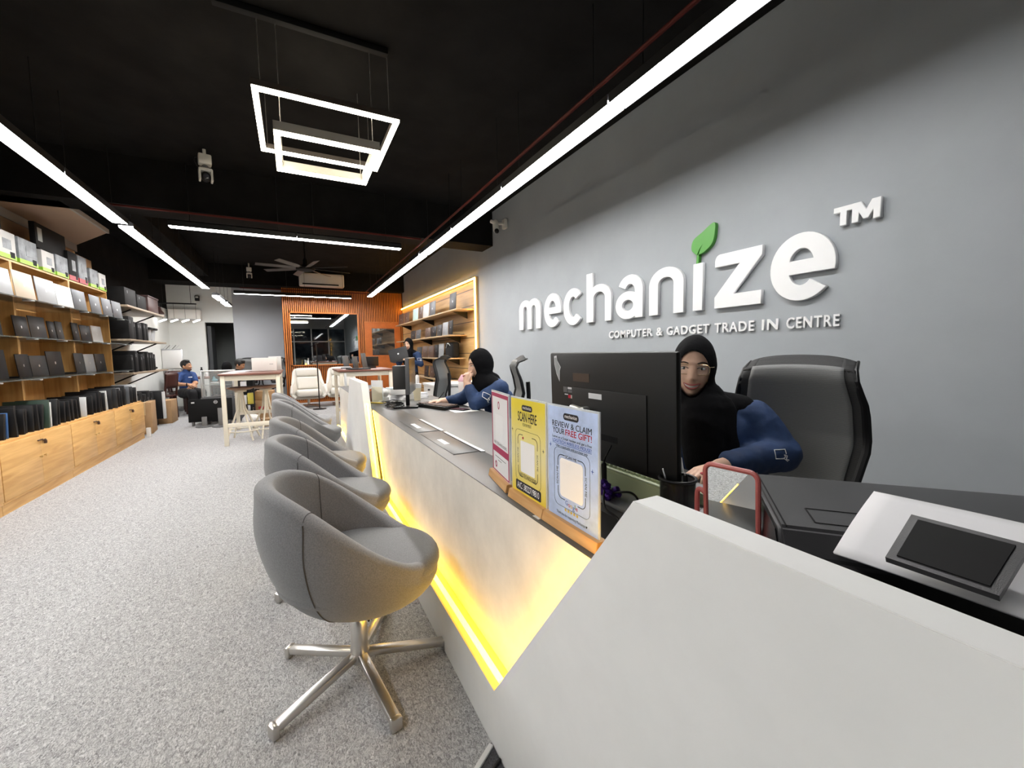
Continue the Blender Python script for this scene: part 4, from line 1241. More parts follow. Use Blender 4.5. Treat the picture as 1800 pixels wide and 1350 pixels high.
mb = MB(); mb.box(ML @ Vector((-.008, -.005, .006)), (.085, .13, .011), Matrix.Rotation(radians(8), 3, 'Z'), .005); part('foot', mb, M_coral, t, True)

# inkjet printer turned across the desk corner, with paper in its rear feed
M_pr = mat('printer_black', (.032, .032, .034), .38, bump=.15, bscale=900); M_pr2 = mat('printer_gloss', (.006, .006, .007), .2)
PA = (.936, .586); ZP = .7505
PM = Matrix(((.65, -.76, 0, PA[0]), (-.76, -.65, 0, PA[1]), (0, 0, -1, .91), (0, 0, 0, 1)))    # local x along the back edge, y to the front, z down
t = thing('printer', 'large black inkjet printer with white paper, standing near the coral mirror', 'printer', (.97, .32, ZP))
HP = .91 - ZP
mb = MB(); mb.prism([(0, .004), (.02, 0), (.29, .012), (.325, .05), (.33, HP), (0, HP)], Matrix(((.65, 0, 0, 0), (0, 1, 0, 0), (0, 0, 1, 0), (0, 0, 0, 1))) if 0 else PM @ Matrix(((0, 0, 1, 0), (1, 0, 0, 0), (0, 1, 0, 0), (0, 0, 0, 1))), .47, .006); part('body', mb, M_pr, t, True)
mb = MB(); mb.prism([(.01, .012), (.28, .022), (.315, .055), (.32, HP - .004), (.01, HP - .004)], PM @ Matrix(((0, 0, 1, -.003), (1, 0, 0, 0), (0, 1, 0, 0), (0, 0, 0, 1))), .004); part('side_cover', mb, M_pr2, t, True)
mb = MB()
for a_, b_ in (((.06, .2), (.20, .2)), ((.06, .2), (.06, .262)), ((.06, .262), (.20, .262)), ((.012, .004), (.012, .29))):
    dp = lambda q: PM @ Vector((q[0], q[1], .0005 + .012 * q[1] / .29 - .001))
    mb.bar(dp(a_), dp(b_), .0022, .0016)
part('panel_seam', mb, M_blackm, t, True)
t = thing('paper_stack', 'white paper sheets leaning on the black printer', 'paper', (.84, .2, .90))
def sheet(u, v):
    return Vector((.712 + .148 * v, .314 - .36 * u + .01 * v, .888 + .066 * v + .004 * sin(pi * v) + .004 * sin(u * 3)))
mb = MB(); mb.grid(sheet, 14, 10)
o = part('sheet', mb, M_paper, t, True); md = o.modifiers.new('thickness', 'SOLIDIFY'); md.thickness = .004
t = thing('printer_tray', 'black tray flap in front of the leaning white paper', 'tray', (.70, .2, .87))
q = [at(1602, 904, X=.765), at(1800, 942, X=.765), at(1735, 1022, X=.675), at(1556, 979, X=.675)]
q = [q[0], q[0] + Vector((0, -.108, 0)), q[3] + Vector((0, -.100, 0)), q[3]]
nz = (q[1] - q[0]).cross(q[3] - q[0]).normalized()
if nz.x > 0: nz = -nz
def slab(q, off0, off1):
    mb = MB(); A = [mb.bm.verts.new(v + nz * off0) for v in q]; B = [mb.bm.verts.new(v + nz * off1) for v in q]
    mb.bm.faces.new(A); mb.bm.faces.new(B)
    for k in range(4): mb.bm.faces.new((A[k], A[(k + 1) % 4], B[(k + 1) % 4], B[k]))
    return mb
part('tray_panel', slab(q, -.008, 0), M_pr, t, True)
cq = sum(q, Vector()) / 4
part('tray_recess', slab([cq + (v - cq) * .82 for v in q], 0, .0015), M_blackm, t, True)
mb = MB(); mb.bx(.64, .72, .0, .34, .7505, .862, .006); part('feed_base', mb, M_pr2, t, True)
mb = MB(); mb.bx(.98, 1.06, .615, .69, .7505, .782, .005); solo('power_adapter', 'black power adapter block behind the coral mirror', 'adapter', mb, M_blackp, (1.02, .65, .7505))
mb = MB(); mb.prism([(0, 0), (.13, .01), (.13, .035), (.02, .028)], frame((1.0, .10, .955), (.1, -1, 0), (0, 0, 1)), .002); 
solo('paper_slip', 'white paper corner beside the printer at the right picture edge', 'paper', mb, M_paper, (1.0, .1, .955))

# ------------------------------------------------------------------ mesh office chairs
M_mesh = weave_mat('chair_mesh', (.12, .124, .124), (.23, .235, .235), 60, 'Z'); M_meshd = weave_mat('chair_mesh_border', (.020, .020, .021), (.055, .056, .057), 60, 'Z')
cB = [(0, .045), (.12, .03), (.3, .055), (.5, .085), (.68, .06), (.85, .015), (.93, .018), (1, .055)]
cW = [(0, .17), (.2, .205), (.45, .235), (.7, .226), (.88, .198), (1, .19)]


def office_chair(label, loc, rz, hook=1.0):
    """faces local +X"""
    t = thing('office_chair', label, 'chair', loc, rz)
    H0, H1 = .52, 1.168
    def bf(u, v, e=0):
        a = (u - .5) * 2; wv = np.interp(v, [p[0] for p in cW], [p[1] for p in cW])
        b = np.interp(v, [p[0] for p in cB], [p[1] for p in cB]); 
        if v > .85: b = .015 + (b - .015) * hook
        wrap = .055 * a * a * (1 - .5 * v) - .03 * (abs(a) ** 6) * smooth((v - .82) / .18)
        top = -.018 * abs(a) ** 4 * smooth((v - .9) / .1)
        return Vector((-.20 - b + wrap, a * wv, lerp(H0, H1, v) + top - .012 * a * a * v))
    mb = MB(); mb.grid(lambda u, v: bf(.09 + .82 * u, .07 + .87 * v) + Vector((.006, 0, 0)), 22, 30); o = part('backrest_mesh', mb, M_mesh, t); o.modifiers.new('thickness', 'SOLIDIFY').thickness = .004
    mb = MB()
    mb.grid(lambda u, v: bf(.11 * u, v), 5, 30); mb.grid(lambda u, v: bf(1 - .11 * u, v), 5, 30); mb.grid(lambda u, v: bf(u, .91 + .09 * v), 22, 6); mb.grid(lambda u, v: bf(u, .09 * v), 22, 5)
    o = part('mesh_border', mb, M_meshd, t); o.modifiers.new('thickness', 'SOLIDIFY').thickness = .010
    pts = [bf(0, 1 - k / 14) for k in range(15)] + [bf(k / 10, 0) for k in range(1, 10)] + [bf(1, k / 14) for k in range(15)]
    mb = MB(); mb.tube([p + Vector((-.008, 0, 0)) for p in pts], [.006 + .009 * min(1, min(k, len(pts) - 1 - k) / 5) for k in range(len(pts))], 8); part('backrest_frame', mb, M_blackp, t)
    mb = MB(); mb.tube(spline([(-.33, 0, .92), (-.335, 0, .75), (-.31, 0, .52), (-.18, 0, .42), (0, 0, .40)]), [.02] * 33, 10); part('spine', mb, M_blackp, t)
    def st(u, v):
        a = 2 * pi * u; r = 1 if v < .5 else 1 - (v - .5) * 2; z = .43 + .05 * min(1, v * 2) - .01 * r
        return Vector((.02 + .235 * r * (abs(cos(a)) ** .6) * (1 if cos(a) > 0 else -1), .25 * r * (abs(sin(a)) ** .6) * (1 if sin(a) > 0 else -1), z))
    mb = MB(); mb.grid(st, 36, 12, True, False); part('seat', mb, M_meshd, t)
    mb = MB(); mb.lathe([(.03, .10), (.03, .28), (.02, .28), (.02, .40), (.08, .41), (.08, .43)], 16); part('column', mb, M_blackp, t)
    for s in (-1, 1):
        mb = MB(); mb.tube(spline([(-.02, s * .26, .44), (-.03, s * .30, .52), (-.03, s * .30, .64)]), .016, 8); mb.box((.02, s * .30, .655), (.24, .07, .025), None, .01); part('armrest', mb, M_blackp, t)
    for k in range(5):
        a = 2 * pi * k / 5 + .3
        mb = MB(); mb.bar((.02 * cos(a), .02 * sin(a), .12), (.31 * cos(a), .31 * sin(a), .075), .04, .03, .008); lg = part('leg', mb, M_blackp, t)
        mb = MB(); mb.ell((.31 * cos(a), .31 * sin(a), .03), (.03, .03, .03), None, 12, 8); part('castor', mb, M_blackp, lg)
    return t


office_chair('grey mesh office chair behind the smiling woman by the wall sign', (1.62, .915, 0), pi + .25, 1.5)
office_chair('grey mesh office chair with hooked top behind the woman resting her chin', (1.60, 3.44, 0), pi - .35, 1.8)
office_chair('grey mesh office chair seen side-on below the wall shelves', (1.66, 5.75, 0), pi - .75, 1.8)

# ------------------------------------------------------------------ second workstation
zt = .7505
t = thing('computer_screen', 'black monitor with a small computer on its back, middle of the counter', 'monitor', (.80, 3.62, zt), 0)
MR = Matrix.Translation((.83, 3.50, 0)) @ Matrix.Rotation(radians(-110), 4, 'Z')
def rb(mb, x0, x1, y0, y1, z0, z1, bev=.004):
    mb.box(MR @ Vector(((x0 + x1) / 2, (y0 + y1) / 2, (z0 + z1) / 2)), (x1 - x0, y1 - y0, z1 - z0), MR.to_3x3(), bev); return mb
part('back_cover', rb(MB(), -.24, .24, .02, .05, .875, 1.165), M_greyp, t, True)
part('display', rb(MB(), -.235, .235, .0505, .052, .885, 1.16, 0), M_screen, t, True)
part('mini_computer', rb(MB(), -.09, .09, -.10, .018, .905, 1.10, .006), mat('charcoal_plastic', (.04, .041, .043), .5), t, True)
part('stand_neck', rb(MB(), -.02, .02, -.01, .02, zt, 1.0), M_blackp, t, True)
part('stand_foot', rb(MB(), -.12, .12, -.10, .10, zt, zt + .015, .006), M_blackp, t, True)
t = thing('keyboard', 'black keyboard with pale keys under the hand at the counter middle', 'keyboard', (.98, 3.22, zt), 0)
MK = Matrix.Translation((1.03, 3.30, zt)) @ Matrix.Rotation(radians(-72), 4, 'Z')
mb = MB(); mb.box(MK @ Vector((0, 0, .014)), (.40, .145, .028), MK.to_3x3(), .005); part('case', mb, M_blackp, t, True)
mb = MB()
for r_ in range(5):
    for c_ in range(16): mb.box(MK @ Vector((-.182 + c_ * .0243, -.052 + r_ * .026, .031)), (.019, .020, .008), MK.to_3x3(), .002, 1)
part('keycap_row', mb, mat('keycap_bronze', (.10, .06, .05), .45), t, True)
mb = MB(); mb.bx(1.05, 1.24, 2.92, 3.12, zt, zt + .002); solo('paper_sheet', 'white paper under the elbow of the woman resting her chin', 'paper', mb, M_paper, (1.1, 2.98, zt))
t = thing('mobile_phone', 'dark mobile phone lying on the white paper', 'phone', (1.13, 3.06, zt + .003), .5)
mb = MB(); mb.bx(-.04, .04, -.08, .08, 0, .008, .003); part('body', mb, M_blackp, t)
mb = MB(); mb.bx(-.037, .037, -.076, .076, .0081, .0085); part('screen', mb, mat('phone_screen', (.12, .06, .07), .1), t)
t = thing('drink_cup', 'plastic cup of pale drink in a bag beside the black monitor', 'cup', (1.03, 3.93, zt))
mb = MB(); mb.lathe([(.030, 0), (.040, .12), (.0, .12)], 20); part('drink', mb, mat('milk_tea', (.62, .55, .38), .4), t)
mb = MB(); mb.lathe([(.040, .12), (.043, .16), (.0, .158)], 20); part('cup_top', mb, M_whitep, t)
mb = MB(); mb.tube(spline([(.02, .03, .16), (.015, .01, .22), (0, -.01, .235), (-.01, -.03, .21), (-.02, -.04, .16)]), [.012] * 33, 8); part('bag_handle', mb, mat('thin_plastic', (.75, .75, .75), .3, alpha=.6), t)
t = thing('milk_carton', 'pink and white gable-top carton beside the resting chin', 'carton', (1.46, 3.78, zt), .3)
mb = MB(); mb.bx(-.045, .045, -.045, .045, 0, .17, .002); part('body', mb, mat('carton_white', (.72, .66, .66), .5), t)
mb = MB(); mb.prism([(-.045, .17), (.045, .17), (.045, .185), (.004, .235), (-.004, .235), (-.045, .185)], Matrix(((1, 0, 0, 0), (0, 0, -1, .045), (0, 1, 0, 0), (0, 0, 0, 1))), .09); part('gable_top', mb, mat('carton_pink', (.55, .30, .36), .5), t)
mb = MB()
for k in range(9):
    random.seed(k + 3); pts = [(.66 + random.uniform(0, .14), 3.42 + .05 * j + random.uniform(-.05, .05), zt + .004 + random.uniform(0, .035)) for j in range(7)]
    mb.tube(spline(pts, 5), .0035, 5)
o = solo('cable_tangle', 'tangle of black cables before the black monitor', 'cables', mb, M_blackp, (.72, 3.58, zt)); o['kind'] = 'stuff'
t = thing('sign_holder', 'upright clear acrylic holder before the orange jar', 'sign holder', (.66, 3.92, zt), -.9)
mb = MB(); mb.bx(-.065, .065, -.004, .004, 0, .21, .001); part('acrylic_sheet', mb, M_acr, t)
mb = MB(); mb.bx(-.06, .06, -.0048, -.0042, .03, .15); part('printed_card', mb, mat('cream_card', (.68, .64, .5), .5), t)
mb = MB(); mb.bx(-.07, .07, -.03, .03, 0, .008, .001); part('foot', mb, mat('yellow_foot', (.6, .45, .05), .4), t)
t = thing('jar_mug', 'orange jar with lid and straw at the far counter', 'jar', (.66, 4.12, zt))
M_orj = mat('orange_glass', (.45, .12, .02), .2, alpha=.85)
mb = MB(); mb.lathe([(.036, 0), (.040, .01), (.040, .085), (.034, .10), (0, .10)], 22); part('jar', mb, mat('jar_brown', (.14, .05, .02), .2), t)
mb = MB(); mb.lathe([(.038, .10), (.038, .118), (0, .12)], 22); part('lid', mb, M_orj, t)
mb = MB(); mb.tube([(0, 0, .11), (-.015, .01, .19)], .004, 6); part('straw', mb, M_blackp, t)
t = thing('webcam', 'white ball webcam on a cube foot beside the clear holder', 'camera', (.735, 3.98, zt))
mb = MB(); mb.bx(-.035, .035, -.035, .035, 0, .05, .008); part('foot', mb, M_whitep, t)
mb = MB(); mb.ell((0, 0, .085), (.04, .04, .04)); part('camera_ball', mb, M_whitep, t)
t = thing('paper_stack', 'stack of white papers behind the black monitor', 'papers', (1.0, 4.12, zt), .3)
for k in range(4): mb = MB(); mb.box((.01 * k, .012 * k, .006 + .013 * k), (.30, .21, .012), Matrix.Rotation(.1 * k, 3, 'Z'), .001); part('paper_bundle', mb, M_paper, t)
t = thing('tissue_box', 'white box with teal edge on the far end of the worktop', 'box', (.90, 4.08, zt + .055), .2)
mb = MB(); mb.bx(-.12, .12, -.06, .06, 0, .07, .003); part('carton', mb, M_whitep, t)
mb = MB(); mb.bx(-.1205, .1205, -.0605, .0605, .060, .066); part('edge_stripe', mb, MATS['teal'], t)
t = thing('desk_stationery', 'white pen tray with a slanted pen near the mesh chair', 'pen tray', (1.15, 3.62, zt))
mb = MB(); mb.bx(-.09, .09, -.04, .04, 0, .02, .004); part('tray', mb, M_whitep, t)
mb = MB(); mb.cap((-.02, 0, .02), (.05, .02, .09), .005); part('pen', mb, M_blackp, t)
# ------------------------------------------------------------------ people
M_skin = mat('skin', (.70, .45, .33), .5, nscale=30, namt=.05, spec=.35)
M_skin2 = mat('skin_tan', (.42, .225, .13), .5, nscale=30, namt=.05, spec=.35)
M_hij = mat('black_scarf', (.005, .005, .006), .9, bump=.25, bscale=160, spec=.15)
M_navy = mat('navy_shirt', (.017, .042, .115), .75, nscale=14, namt=.18, bump=.25, bscale=60)
M_polo = mat('blue_polo', (.014, .045, .16), .75, nscale=9, namt=.25, bump=.2, bscale=60)
M_trou = mat('black_trousers', (.010, .010, .012), .85)
M_hair = mat('black_hair', (.008, .007, .006), .55, bump=.4, bscale=250)
M_eye = mat('eye_white', (.72, .70, .68), .25); M_iris = mat('dark_iris', (.015, .009, .006), .15)
M_lip = mat('lips', (.42, .12, .11), .4); M_teeth = mat('teeth', (.74, .72, .68), .3); M_brow = mat('brow', (.04, .025, .018), .8)
M_emb = mat('white_embroidery', (.78, .78, .78), .7)


def head_local(x0, y0, z0):
    """unit direction -> point of a head; x side, y forward, z up, eyes at z = 0"""
    rx, ry, rz = .071, .090, .114
    s = max(0.0, -z0)
    x = rx * x0 * (1 - .30 * s ** 1.6); z = rz * z0
    y = ry * y0
    if y0 < 0: y *= 1 + .06 * (1 - s) - .42 * s ** 1.4
    else: y *= 1 - .02 * s; y += .012 * s * s
    if y0 > 0:
        f = smooth(y0 / .35)
        ax = abs(x)
        g = lambda c, w_: math.exp(-((c) / w_) ** 2)
        nose = g(x, .0115 + .004 * smooth((-z - .02) / .02)) * np.interp(z, [-.060, -.050, -.040, -.020, .0, .012], [0, .55, 1.0, .62, .28, 0]) * .0225
        y += f * (nose - .009 * g(ax - .031, .016) * g(z - .001, .012) + .004 * g(z - .021, .008) * g(x, .05)
                  + .0055 * g(z + .066, .011) * g(x, .024) + .006 * g(ax - .040, .017) * g(z + .036, .018) + .006 * g(z + .099, .013) * g(x, .02) - .003 * g(z + .083, .006) * g(x, .02))
    return Vector((x, y, z))


def add_head(mb, M, ears=True):
    nu, nv = 72, 60; V = []
    for j in range(1, nv):
        th = pi * j / nv; V.append([mb.bm.verts.new(M @ head_local(sin(th) * cos(2 * pi * i / nu), sin(th) * sin(2 * pi * i / nu), cos(th))) for i in range(nu)])
    for a, b in zip(V, V[1:]):
        for i in range(nu): mb.bm.faces.new((a[i], b[i], b[(i + 1) % nu], a[(i + 1) % nu]))
    t = mb.bm.verts.new(M @ head_local(0, 0, 1)); bt = mb.bm.verts.new(M @ head_local(0, 0, -1))
    for i in range(nu): mb.bm.faces.new((t, V[0][i], V[0][(i + 1) % nu])); mb.bm.faces.new((bt, V[-1][(i + 1) % nu], V[-1][i]))
    if ears:
        for s in (-1, 1):
            mb.ell(M @ Vector((s * .072, -.012, -.012)), (.010, .018, .031), (M.to_3x3() @ Euler((0, 0, s * .3)).to_matrix()), 12, 10)


def HM(c, face, pitch=0, roll=0):
    yaw = math.atan2(-face[0], face[1])
    return Matrix.Translation(Vector(c)) @ Matrix.Rotation(yaw, 4, 'Z') @ Matrix.Rotation(pitch, 4, 'X') @ Matrix.Rotation(roll, 4, 'Y')


def hand(mb, wrist, palm_dir, palm_n, curl=.35, spread=.10, side=1, k=1.0, thumb=.6):
    """palm with four fingers and a thumb; palm_n points out of the back of the hand"""
    d = Vector(palm_dir).normalized(); n = Vector(palm_n); n = (n - d * n.dot(d)).normalized(); x = d.cross(n) * side
    w0 = Vector(wrist)
    mb.cap(w0 - d * .03 * k, w0 + d * .012 * k, .024 * k, .024 * k)
    for q in (-.026, -.009, .009, .026): mb.cap(w0 + d * .012 * k + x * q * .75 * k, w0 + d * .078 * k + x * q * k, .0145 * k, .0125 * k, 10)
    for q, L in ((-.030, .060), (-.010, .074), (.010, .080), (.030, .072)):
        p = w0 + d * .080 * k + x * q * k; dirv = (d + x * q / .03 * spread).normalized(); r = .0088 * k; ln = L * k
        ang = 0
        for sgm, fr in enumerate((.45, .32, .25)):
            ang += curl * (.8 if sgm == 0 else 1.0)
            dv = dirv * cos(ang) - n * sin(ang)
            p2 = p + dv * ln * fr; mb.cap(p, p2, r, r * .9, 10); p = p2; r *= .92
    p = w0 + d * .022 * k + x * .026 * k; dv = (d * .75 + x * thumb - n * .25).normalized()
    p2 = p + dv * .040 * k; mb.cap(p, p2, .0125 * k, .0105 * k, 10); dv2 = (d * .95 + x * .25 - n * .35).normalized(); mb.cap(p2, p2 + dv2 * .032 * k, .0102 * k, .0085 * k, 10)


def bvh_of(me): return BVHTree.FromPolygons([v.co[:] for v in me.vertices], [p.vertices[:] for p in me.polygons])


def cut(me, cutter):
    co = bpy.data.objects.new('cutter', cutter); COL.objects.link(co)
    def mods(o):
        b = o.modifiers.new('b', 'BOOLEAN'); b.operation = 'DIFFERENCE'; b.object = co; b.solver = 'EXACT'
        q = o.modifiers.new('s', 'SMOOTH'); q.factor = .3; q.iterations = 1
    r = evaluated(me, mods); bpy.data.objects.remove(co); return r


def shade(me, m):
    me.materials.clear(); me.materials.append(m); me.polygons.foreach_set('use_smooth', [True] * len(me.polygons)); me.update(); return me


def wrinkle(me, amp, sc):
    for v, nrm in zip(me.vertices, [x.vector.copy() for x in me.vertex_normals]):
        q = v.co * sc; v.co += nrm * amp * (noise.noise(q) + .5 * noise.noise(q * 2.3))
    me.update(); return me


def face_parts(t, M, bvh, smile=False, glasses=False, gaze=0, shut=False):
    R3 = M.to_3x3()
    def S(x, z, off=0):
        o = M @ Vector((x, .3, z)); h = bvh.ray_cast(o, R3 @ Vector((0, -1, 0)), .4)[0]
        p = h if h is not None else M @ Vector((x, .08, z))
        return p + R3 @ Vector((0, off, 0))
    for s in (-1, 1):
        c = S(s * .031, .0, 0)
        mb = MB(); mb.ell(c + R3 @ Vector((0, -.0045, 0)), (.0135, .008, .0058 if not shut else .003), R3, 16, 12); e = part('eye', mb, M_eye, t, True)
        mb = MB(); mb.ell(c + R3 @ Vector((gaze, .0008, -.0004)), (.0052, .0032, .0050), R3, 12, 10); part('iris', mb, M_iris, e, True)
        up_ = [S(s * .031 + dx, .0055 - dx * dx * 24, .001) for dx in (-.015, -.009, 0, .009, .015)]
        mb = MB(); mb.tube(spline(up_, 4), .0016, 6); part('eyelash', mb, M_brow, e, True)
        br = [S(s * (.016 + .034 * q), .019 + .006 * sin(pi * q * .8) - .002 * q, .0006) for q in (0, .3, .6, 1)]
        mb = MB(); mb.tube(spline(br, 4), [.0018 + .0012 * sin(pi * min(1, k / 13)) for k in range(13)], 6); part('eyebrow', mb, M_brow, t, True)
    wm = .030 if smile else .022; lift = .010 if smile else .001
    def lipc(q, dz): return S(q * wm, -.066 + lift * q * q + dz * (1 - q * q) ** .6, .0012)
    qs = [-1, -.75, -.5, -.25, 0, .25, .5, .75, 1]
    ou, lo = (.003, -.011) if smile else (.002, -.004)
    mb = MB(); mb.tube(spline([lipc(q, ou) for q in qs], 3), [.0012 + .0026 * sin(pi * k / 24) for k in range(25)], 8); part('upper_lip', mb, M_lip, t, True)
    mb = MB(); mb.tube(spline([lipc(q, lo) for q in qs], 3), [.0012 + .0036 * sin(pi * k / 24) for k in range(25)], 8); part('lower_lip', mb, M_lip, t, True)
    if smile:
        mb = MB()
        top = [lipc(q, ou - .001) for q in qs]; bot = [lipc(q, lo + .002) for q in qs]
        for i in range(8):
            mb.bm.faces.new([mb.bm.verts.new(v + R3 @ Vector((0, .0008, 0))) for v in (top[i], top[i + 1], bot[i + 1], bot[i])])
        part('teeth', mb, M_teeth, t, True)
    if glasses:
        g = mat('glasses_gold', (.70, .50, .28), .25, .8)
        for s in (-1, 1):
            pts = [S(s * .031, -.002, .013) + R3 @ Vector((a, .0, b - .004)) for a, b in rrect(.050, .036, .012, 4)]
            base = S(s * .031, -.002, .013); yl = (M.inverted() @ base).y
            P = [M @ Vector((s * .033 + a, yl - .10 * abs(s * .033 + a) ** 2 * 4, -.004 + b)) for a, b in rrect(.052, .037, .013, 4)]
            mb = MB(); mb.tube(P, .0011, 6, True); gl = part('glasses_rim', mb, g, t, True)
            mb = MB(); mb.bm.faces.new([mb.bm.verts.new(p) for p in P]); part('lens', mb, mat('spectacle_lens', (.9, .9, .9), .05, alpha=.07), gl, True)
            mb = MB(); mb.tube([M @ Vector((s * .059, yl - .003, .006)), M @ Vector((s * .074, .05, .008)), M @ Vector((s * .077, -.01, .004))], .0012, 6); part('glasses_temple', mb, g, t, True)
        mb = MB(); mb.tube([M @ Vector((-.0075, yl + .002, -.004)), M @ Vector((0, yl + .006, -.001)), M @ Vector((.0075, yl + .002, -.004))], .0013, 6); part('glasses_bridge', mb, g, t, True)
    return S


def scarf(M, drape, vox=.006, bulge=0):
    """head scarf: cap, neck wrap and the given drape capsules, with an oval face opening"""
    mb = MB()
    mb.ell(M @ Vector((0, -.010, .008)), (.084, .106, .127), M.to_3x3(), 28, 20)
    if bulge: mb.ell(M @ Vector((0, -.075, -.02)), (.055, .05, .06), M.to_3x3())
    mb.cap(M @ Vector((0, -.012, -.05)), M @ Vector((0, -.005, -.13)), .082, .076, 24)
    for p0, p1, r0, r1 in drape: mb.cap(p0, p1, r0, r1, 20)
    me = fuse(mb, vox, 10)
    cm = MB()
    prof = []
    for k in range(40):
        a = 2 * pi * k / 40; x = .059 * sin(a); z = -.022 + (.090 if cos(a) > 0 else .092) * cos(a)
        if cos(a) < 0: x *= 1 - .16 * (-cos(a)) ** 2
        prof.append((x, z))
    cm.prism(prof, M @ Matrix(((1, 0, 0, 0), (0, 0, 1, .022), (0, 1, 0, 0), (0, 0, 0, 1))), .3)
    bmesh.ops.recalc_face_normals(cm.bm, faces=cm.bm.faces)
    return shade(wrinkle(cut(me, cm.mesh('cutter', None, 0)), .0016, 26), M_hij)


def crest(t, me, origin, right, up, size, name='sleeve_emblem'):
    """white outline emblem laid on the cloth: open laptop with a jagged wave"""
    bv = bvh_of(me); r = Vector(right).normalized(); u = Vector(up).normalized(); n = r.cross(u).normalized()
    paths = [[(-.5, -.3), (-.62, .42), (.40, .42), (.52, -.02)], [(-.5, -.3), (.2, -.34), (.45, -.2), (.30, -.02), (.62, -.12), (.55, -.42), (.85, -.5)], [(.05, -.30), (.35, -.36), (.75, -.62)]]
    for pth in paths:
        pts = []
        for i in range(len(pth) - 1):
            for k in range(8):
                a = Vector(pth[i]).lerp(Vector(pth[i + 1]), k / 8); o = Vector(origin) + r * a.x * size + u * a.y * size + n * .12
                h = bv.ray_cast(o, -n, .3)[0]
                if h is not None: pts.append(h + n * .0012)
        if len(pts) > 2:
            mb = MB(); mb.tube(pts, .0022 * size / .06, 6); part(name, mb, M_emb, t, True)


def shoe(mb, p, d):
    p = Vector(p); d = Vector(d).normalized(); mb.cap(p + Vector((0, 0, -.005)), p + d * .12 + Vector((0, 0, -.018)), .048, .036, 14)


def person(label, loc, M, body, clothes, scarf_drape=None, vox=.005, skin=None, ears=True):
    t = thing('person', label, 'person', loc)
    mb = MB(); add_head(mb, M, ears); body(mb)
    me = shade(fuse(mb, vox, 2, .5), skin or M_skin); add_mesh('body', me, t, False); bv = bvh_of(me)
    me.transform(world_of(t).inverted())
    out = {}
    for nm, fn, m_, v_, am in clothes:
        mb = MB(); fn(mb); c = shade(wrinkle(fuse(mb, v_, 8), am, 16), m_); out[nm] = c.copy(); add_mesh(nm, c, t, True)
    if scarf_drape is not None: add_mesh('head_scarf', scarf(M, scarf_drape, vox * 1.2), t, True)
    return t, bv, out


# --- smiling woman behind the large screen
H = HM((1.406, 1.124, 1.122), (-.80, -.60), .04, -.05)
V = Vector
def b1(mb):
    mb.chain([V((1.445, 1.115, 1.03)), V((1.47, 1.13, .95)), V((1.50, 1.14, .80)), V((1.54, 1.15, .55))], [.052, .06, .10, .12], 18)
    mb.chain([V((1.47, 1.13, .965)), V((1.585, .975, .93)), V((1.595, .895, .80)), V((1.27, .905, .795))], [.05, .05, .042, .028], 14)
    mb.chain([V((1.47, 1.13, .965)), V((1.37, 1.27, .93)), V((1.27, 1.36, .80)), V((1.13, 1.22, .795))], [.05, .05, .042, .028], 14)
    mb.chain([V((1.54, 1.15, .55)), V((1.50, 1.06, .50)), V((1.16, .95, .50)), V((1.20, .95, .09)), V((1.10, .93, .05))], [.10, .085, .06, .045, .04], 14)
    mb.chain([V((1.54, 1.15, .55)), V((1.46, 1.24, .50)), V((1.14, 1.18, .50)), V((1.18, 1.2, .09)), V((1.08, 1.18, .05))], [.10, .085, .06, .045, .04], 14)
    hand(mb, (1.255, .905, .797), (-1, .05, -.06), (0, .1, 1), .42, .16, 1, .92)
    hand(mb, (1.12, 1.21, .797), (-.9, -.3, -.08), (0, 0, 1), .35, .1, -1, .92)
def c1(mb):
    mb.chain([V((1.47, 1.13, .95)), V((1.50, 1.14, .80)), V((1.54, 1.15, .55))], [.085, .135, .15], 20)
    mb.cap(V((1.50, 1.05, .86)), V((1.52, 1.02, .66)), .11, .13, 20)
    mb.chain([V((1.475, 1.12, .945)), V((1.58, .98, .925)), V((1.605, .885, .80)), V((1.33, .90, .80))], [.075, .072, .066, .047], 16)
    mb.chain([V((1.47, 1.13, .945)), V((1.37, 1.27, .925)), V((1.275, 1.37, .80)), V((1.17, 1.26, .80))], [.075, .070, .062, .046], 16)
def t1(mb):
    mb.chain([V((1.54, 1.15, .53)), V((1.50, 1.06, .50)), V((1.15, .95, .50)), V((1.20, .95, .10))], [.14, .105, .078, .06], 16)
    mb.chain([V((1.54, 1.15, .53)), V((1.46, 1.24, .50)), V((1.13, 1.18, .50)), V((1.18, 1.2, .10))], [.14, .105, .078, .06], 16)
dr = [(V((1.43, 1.10, .99)), V((1.42, 1.09, .94)), .088, .10), (V((1.46, 1.12, .97)), V((1.55, 1.02, .955)), .075, .062), (V((1.45, 1.13, .97)), V((1.38, 1.24, .95)), .075, .062), (V((1.41, 1.08, .95)), V((1.36, 1.03, .78)), .098, .075), (V((1.44, 1.06, .95)), V((1.43, 1.0, .80)), .085, .06)]
w1, bv, cl = person('smiling woman in glasses, black headscarf and navy shirt behind the large screen', (1.5, 1.12, 0), H, b1, [('shirt', c1, M_navy, .007, .006), ('trousers', t1, M_trou, .009, .004)], dr, .0042, None, False)
face_parts(w1, H, bv, True, True)
crest(w1, cl['shirt'], (1.55, .885, .815), (.75, -.66, 0), (.15, 0, 1), .042)
mb = MB(); mb.ell((1.158, .885, .795), (.007, .008, .004)); part('fingernail', mb, mat('red_nail', (.45, .01, .02), .2), w1, True)

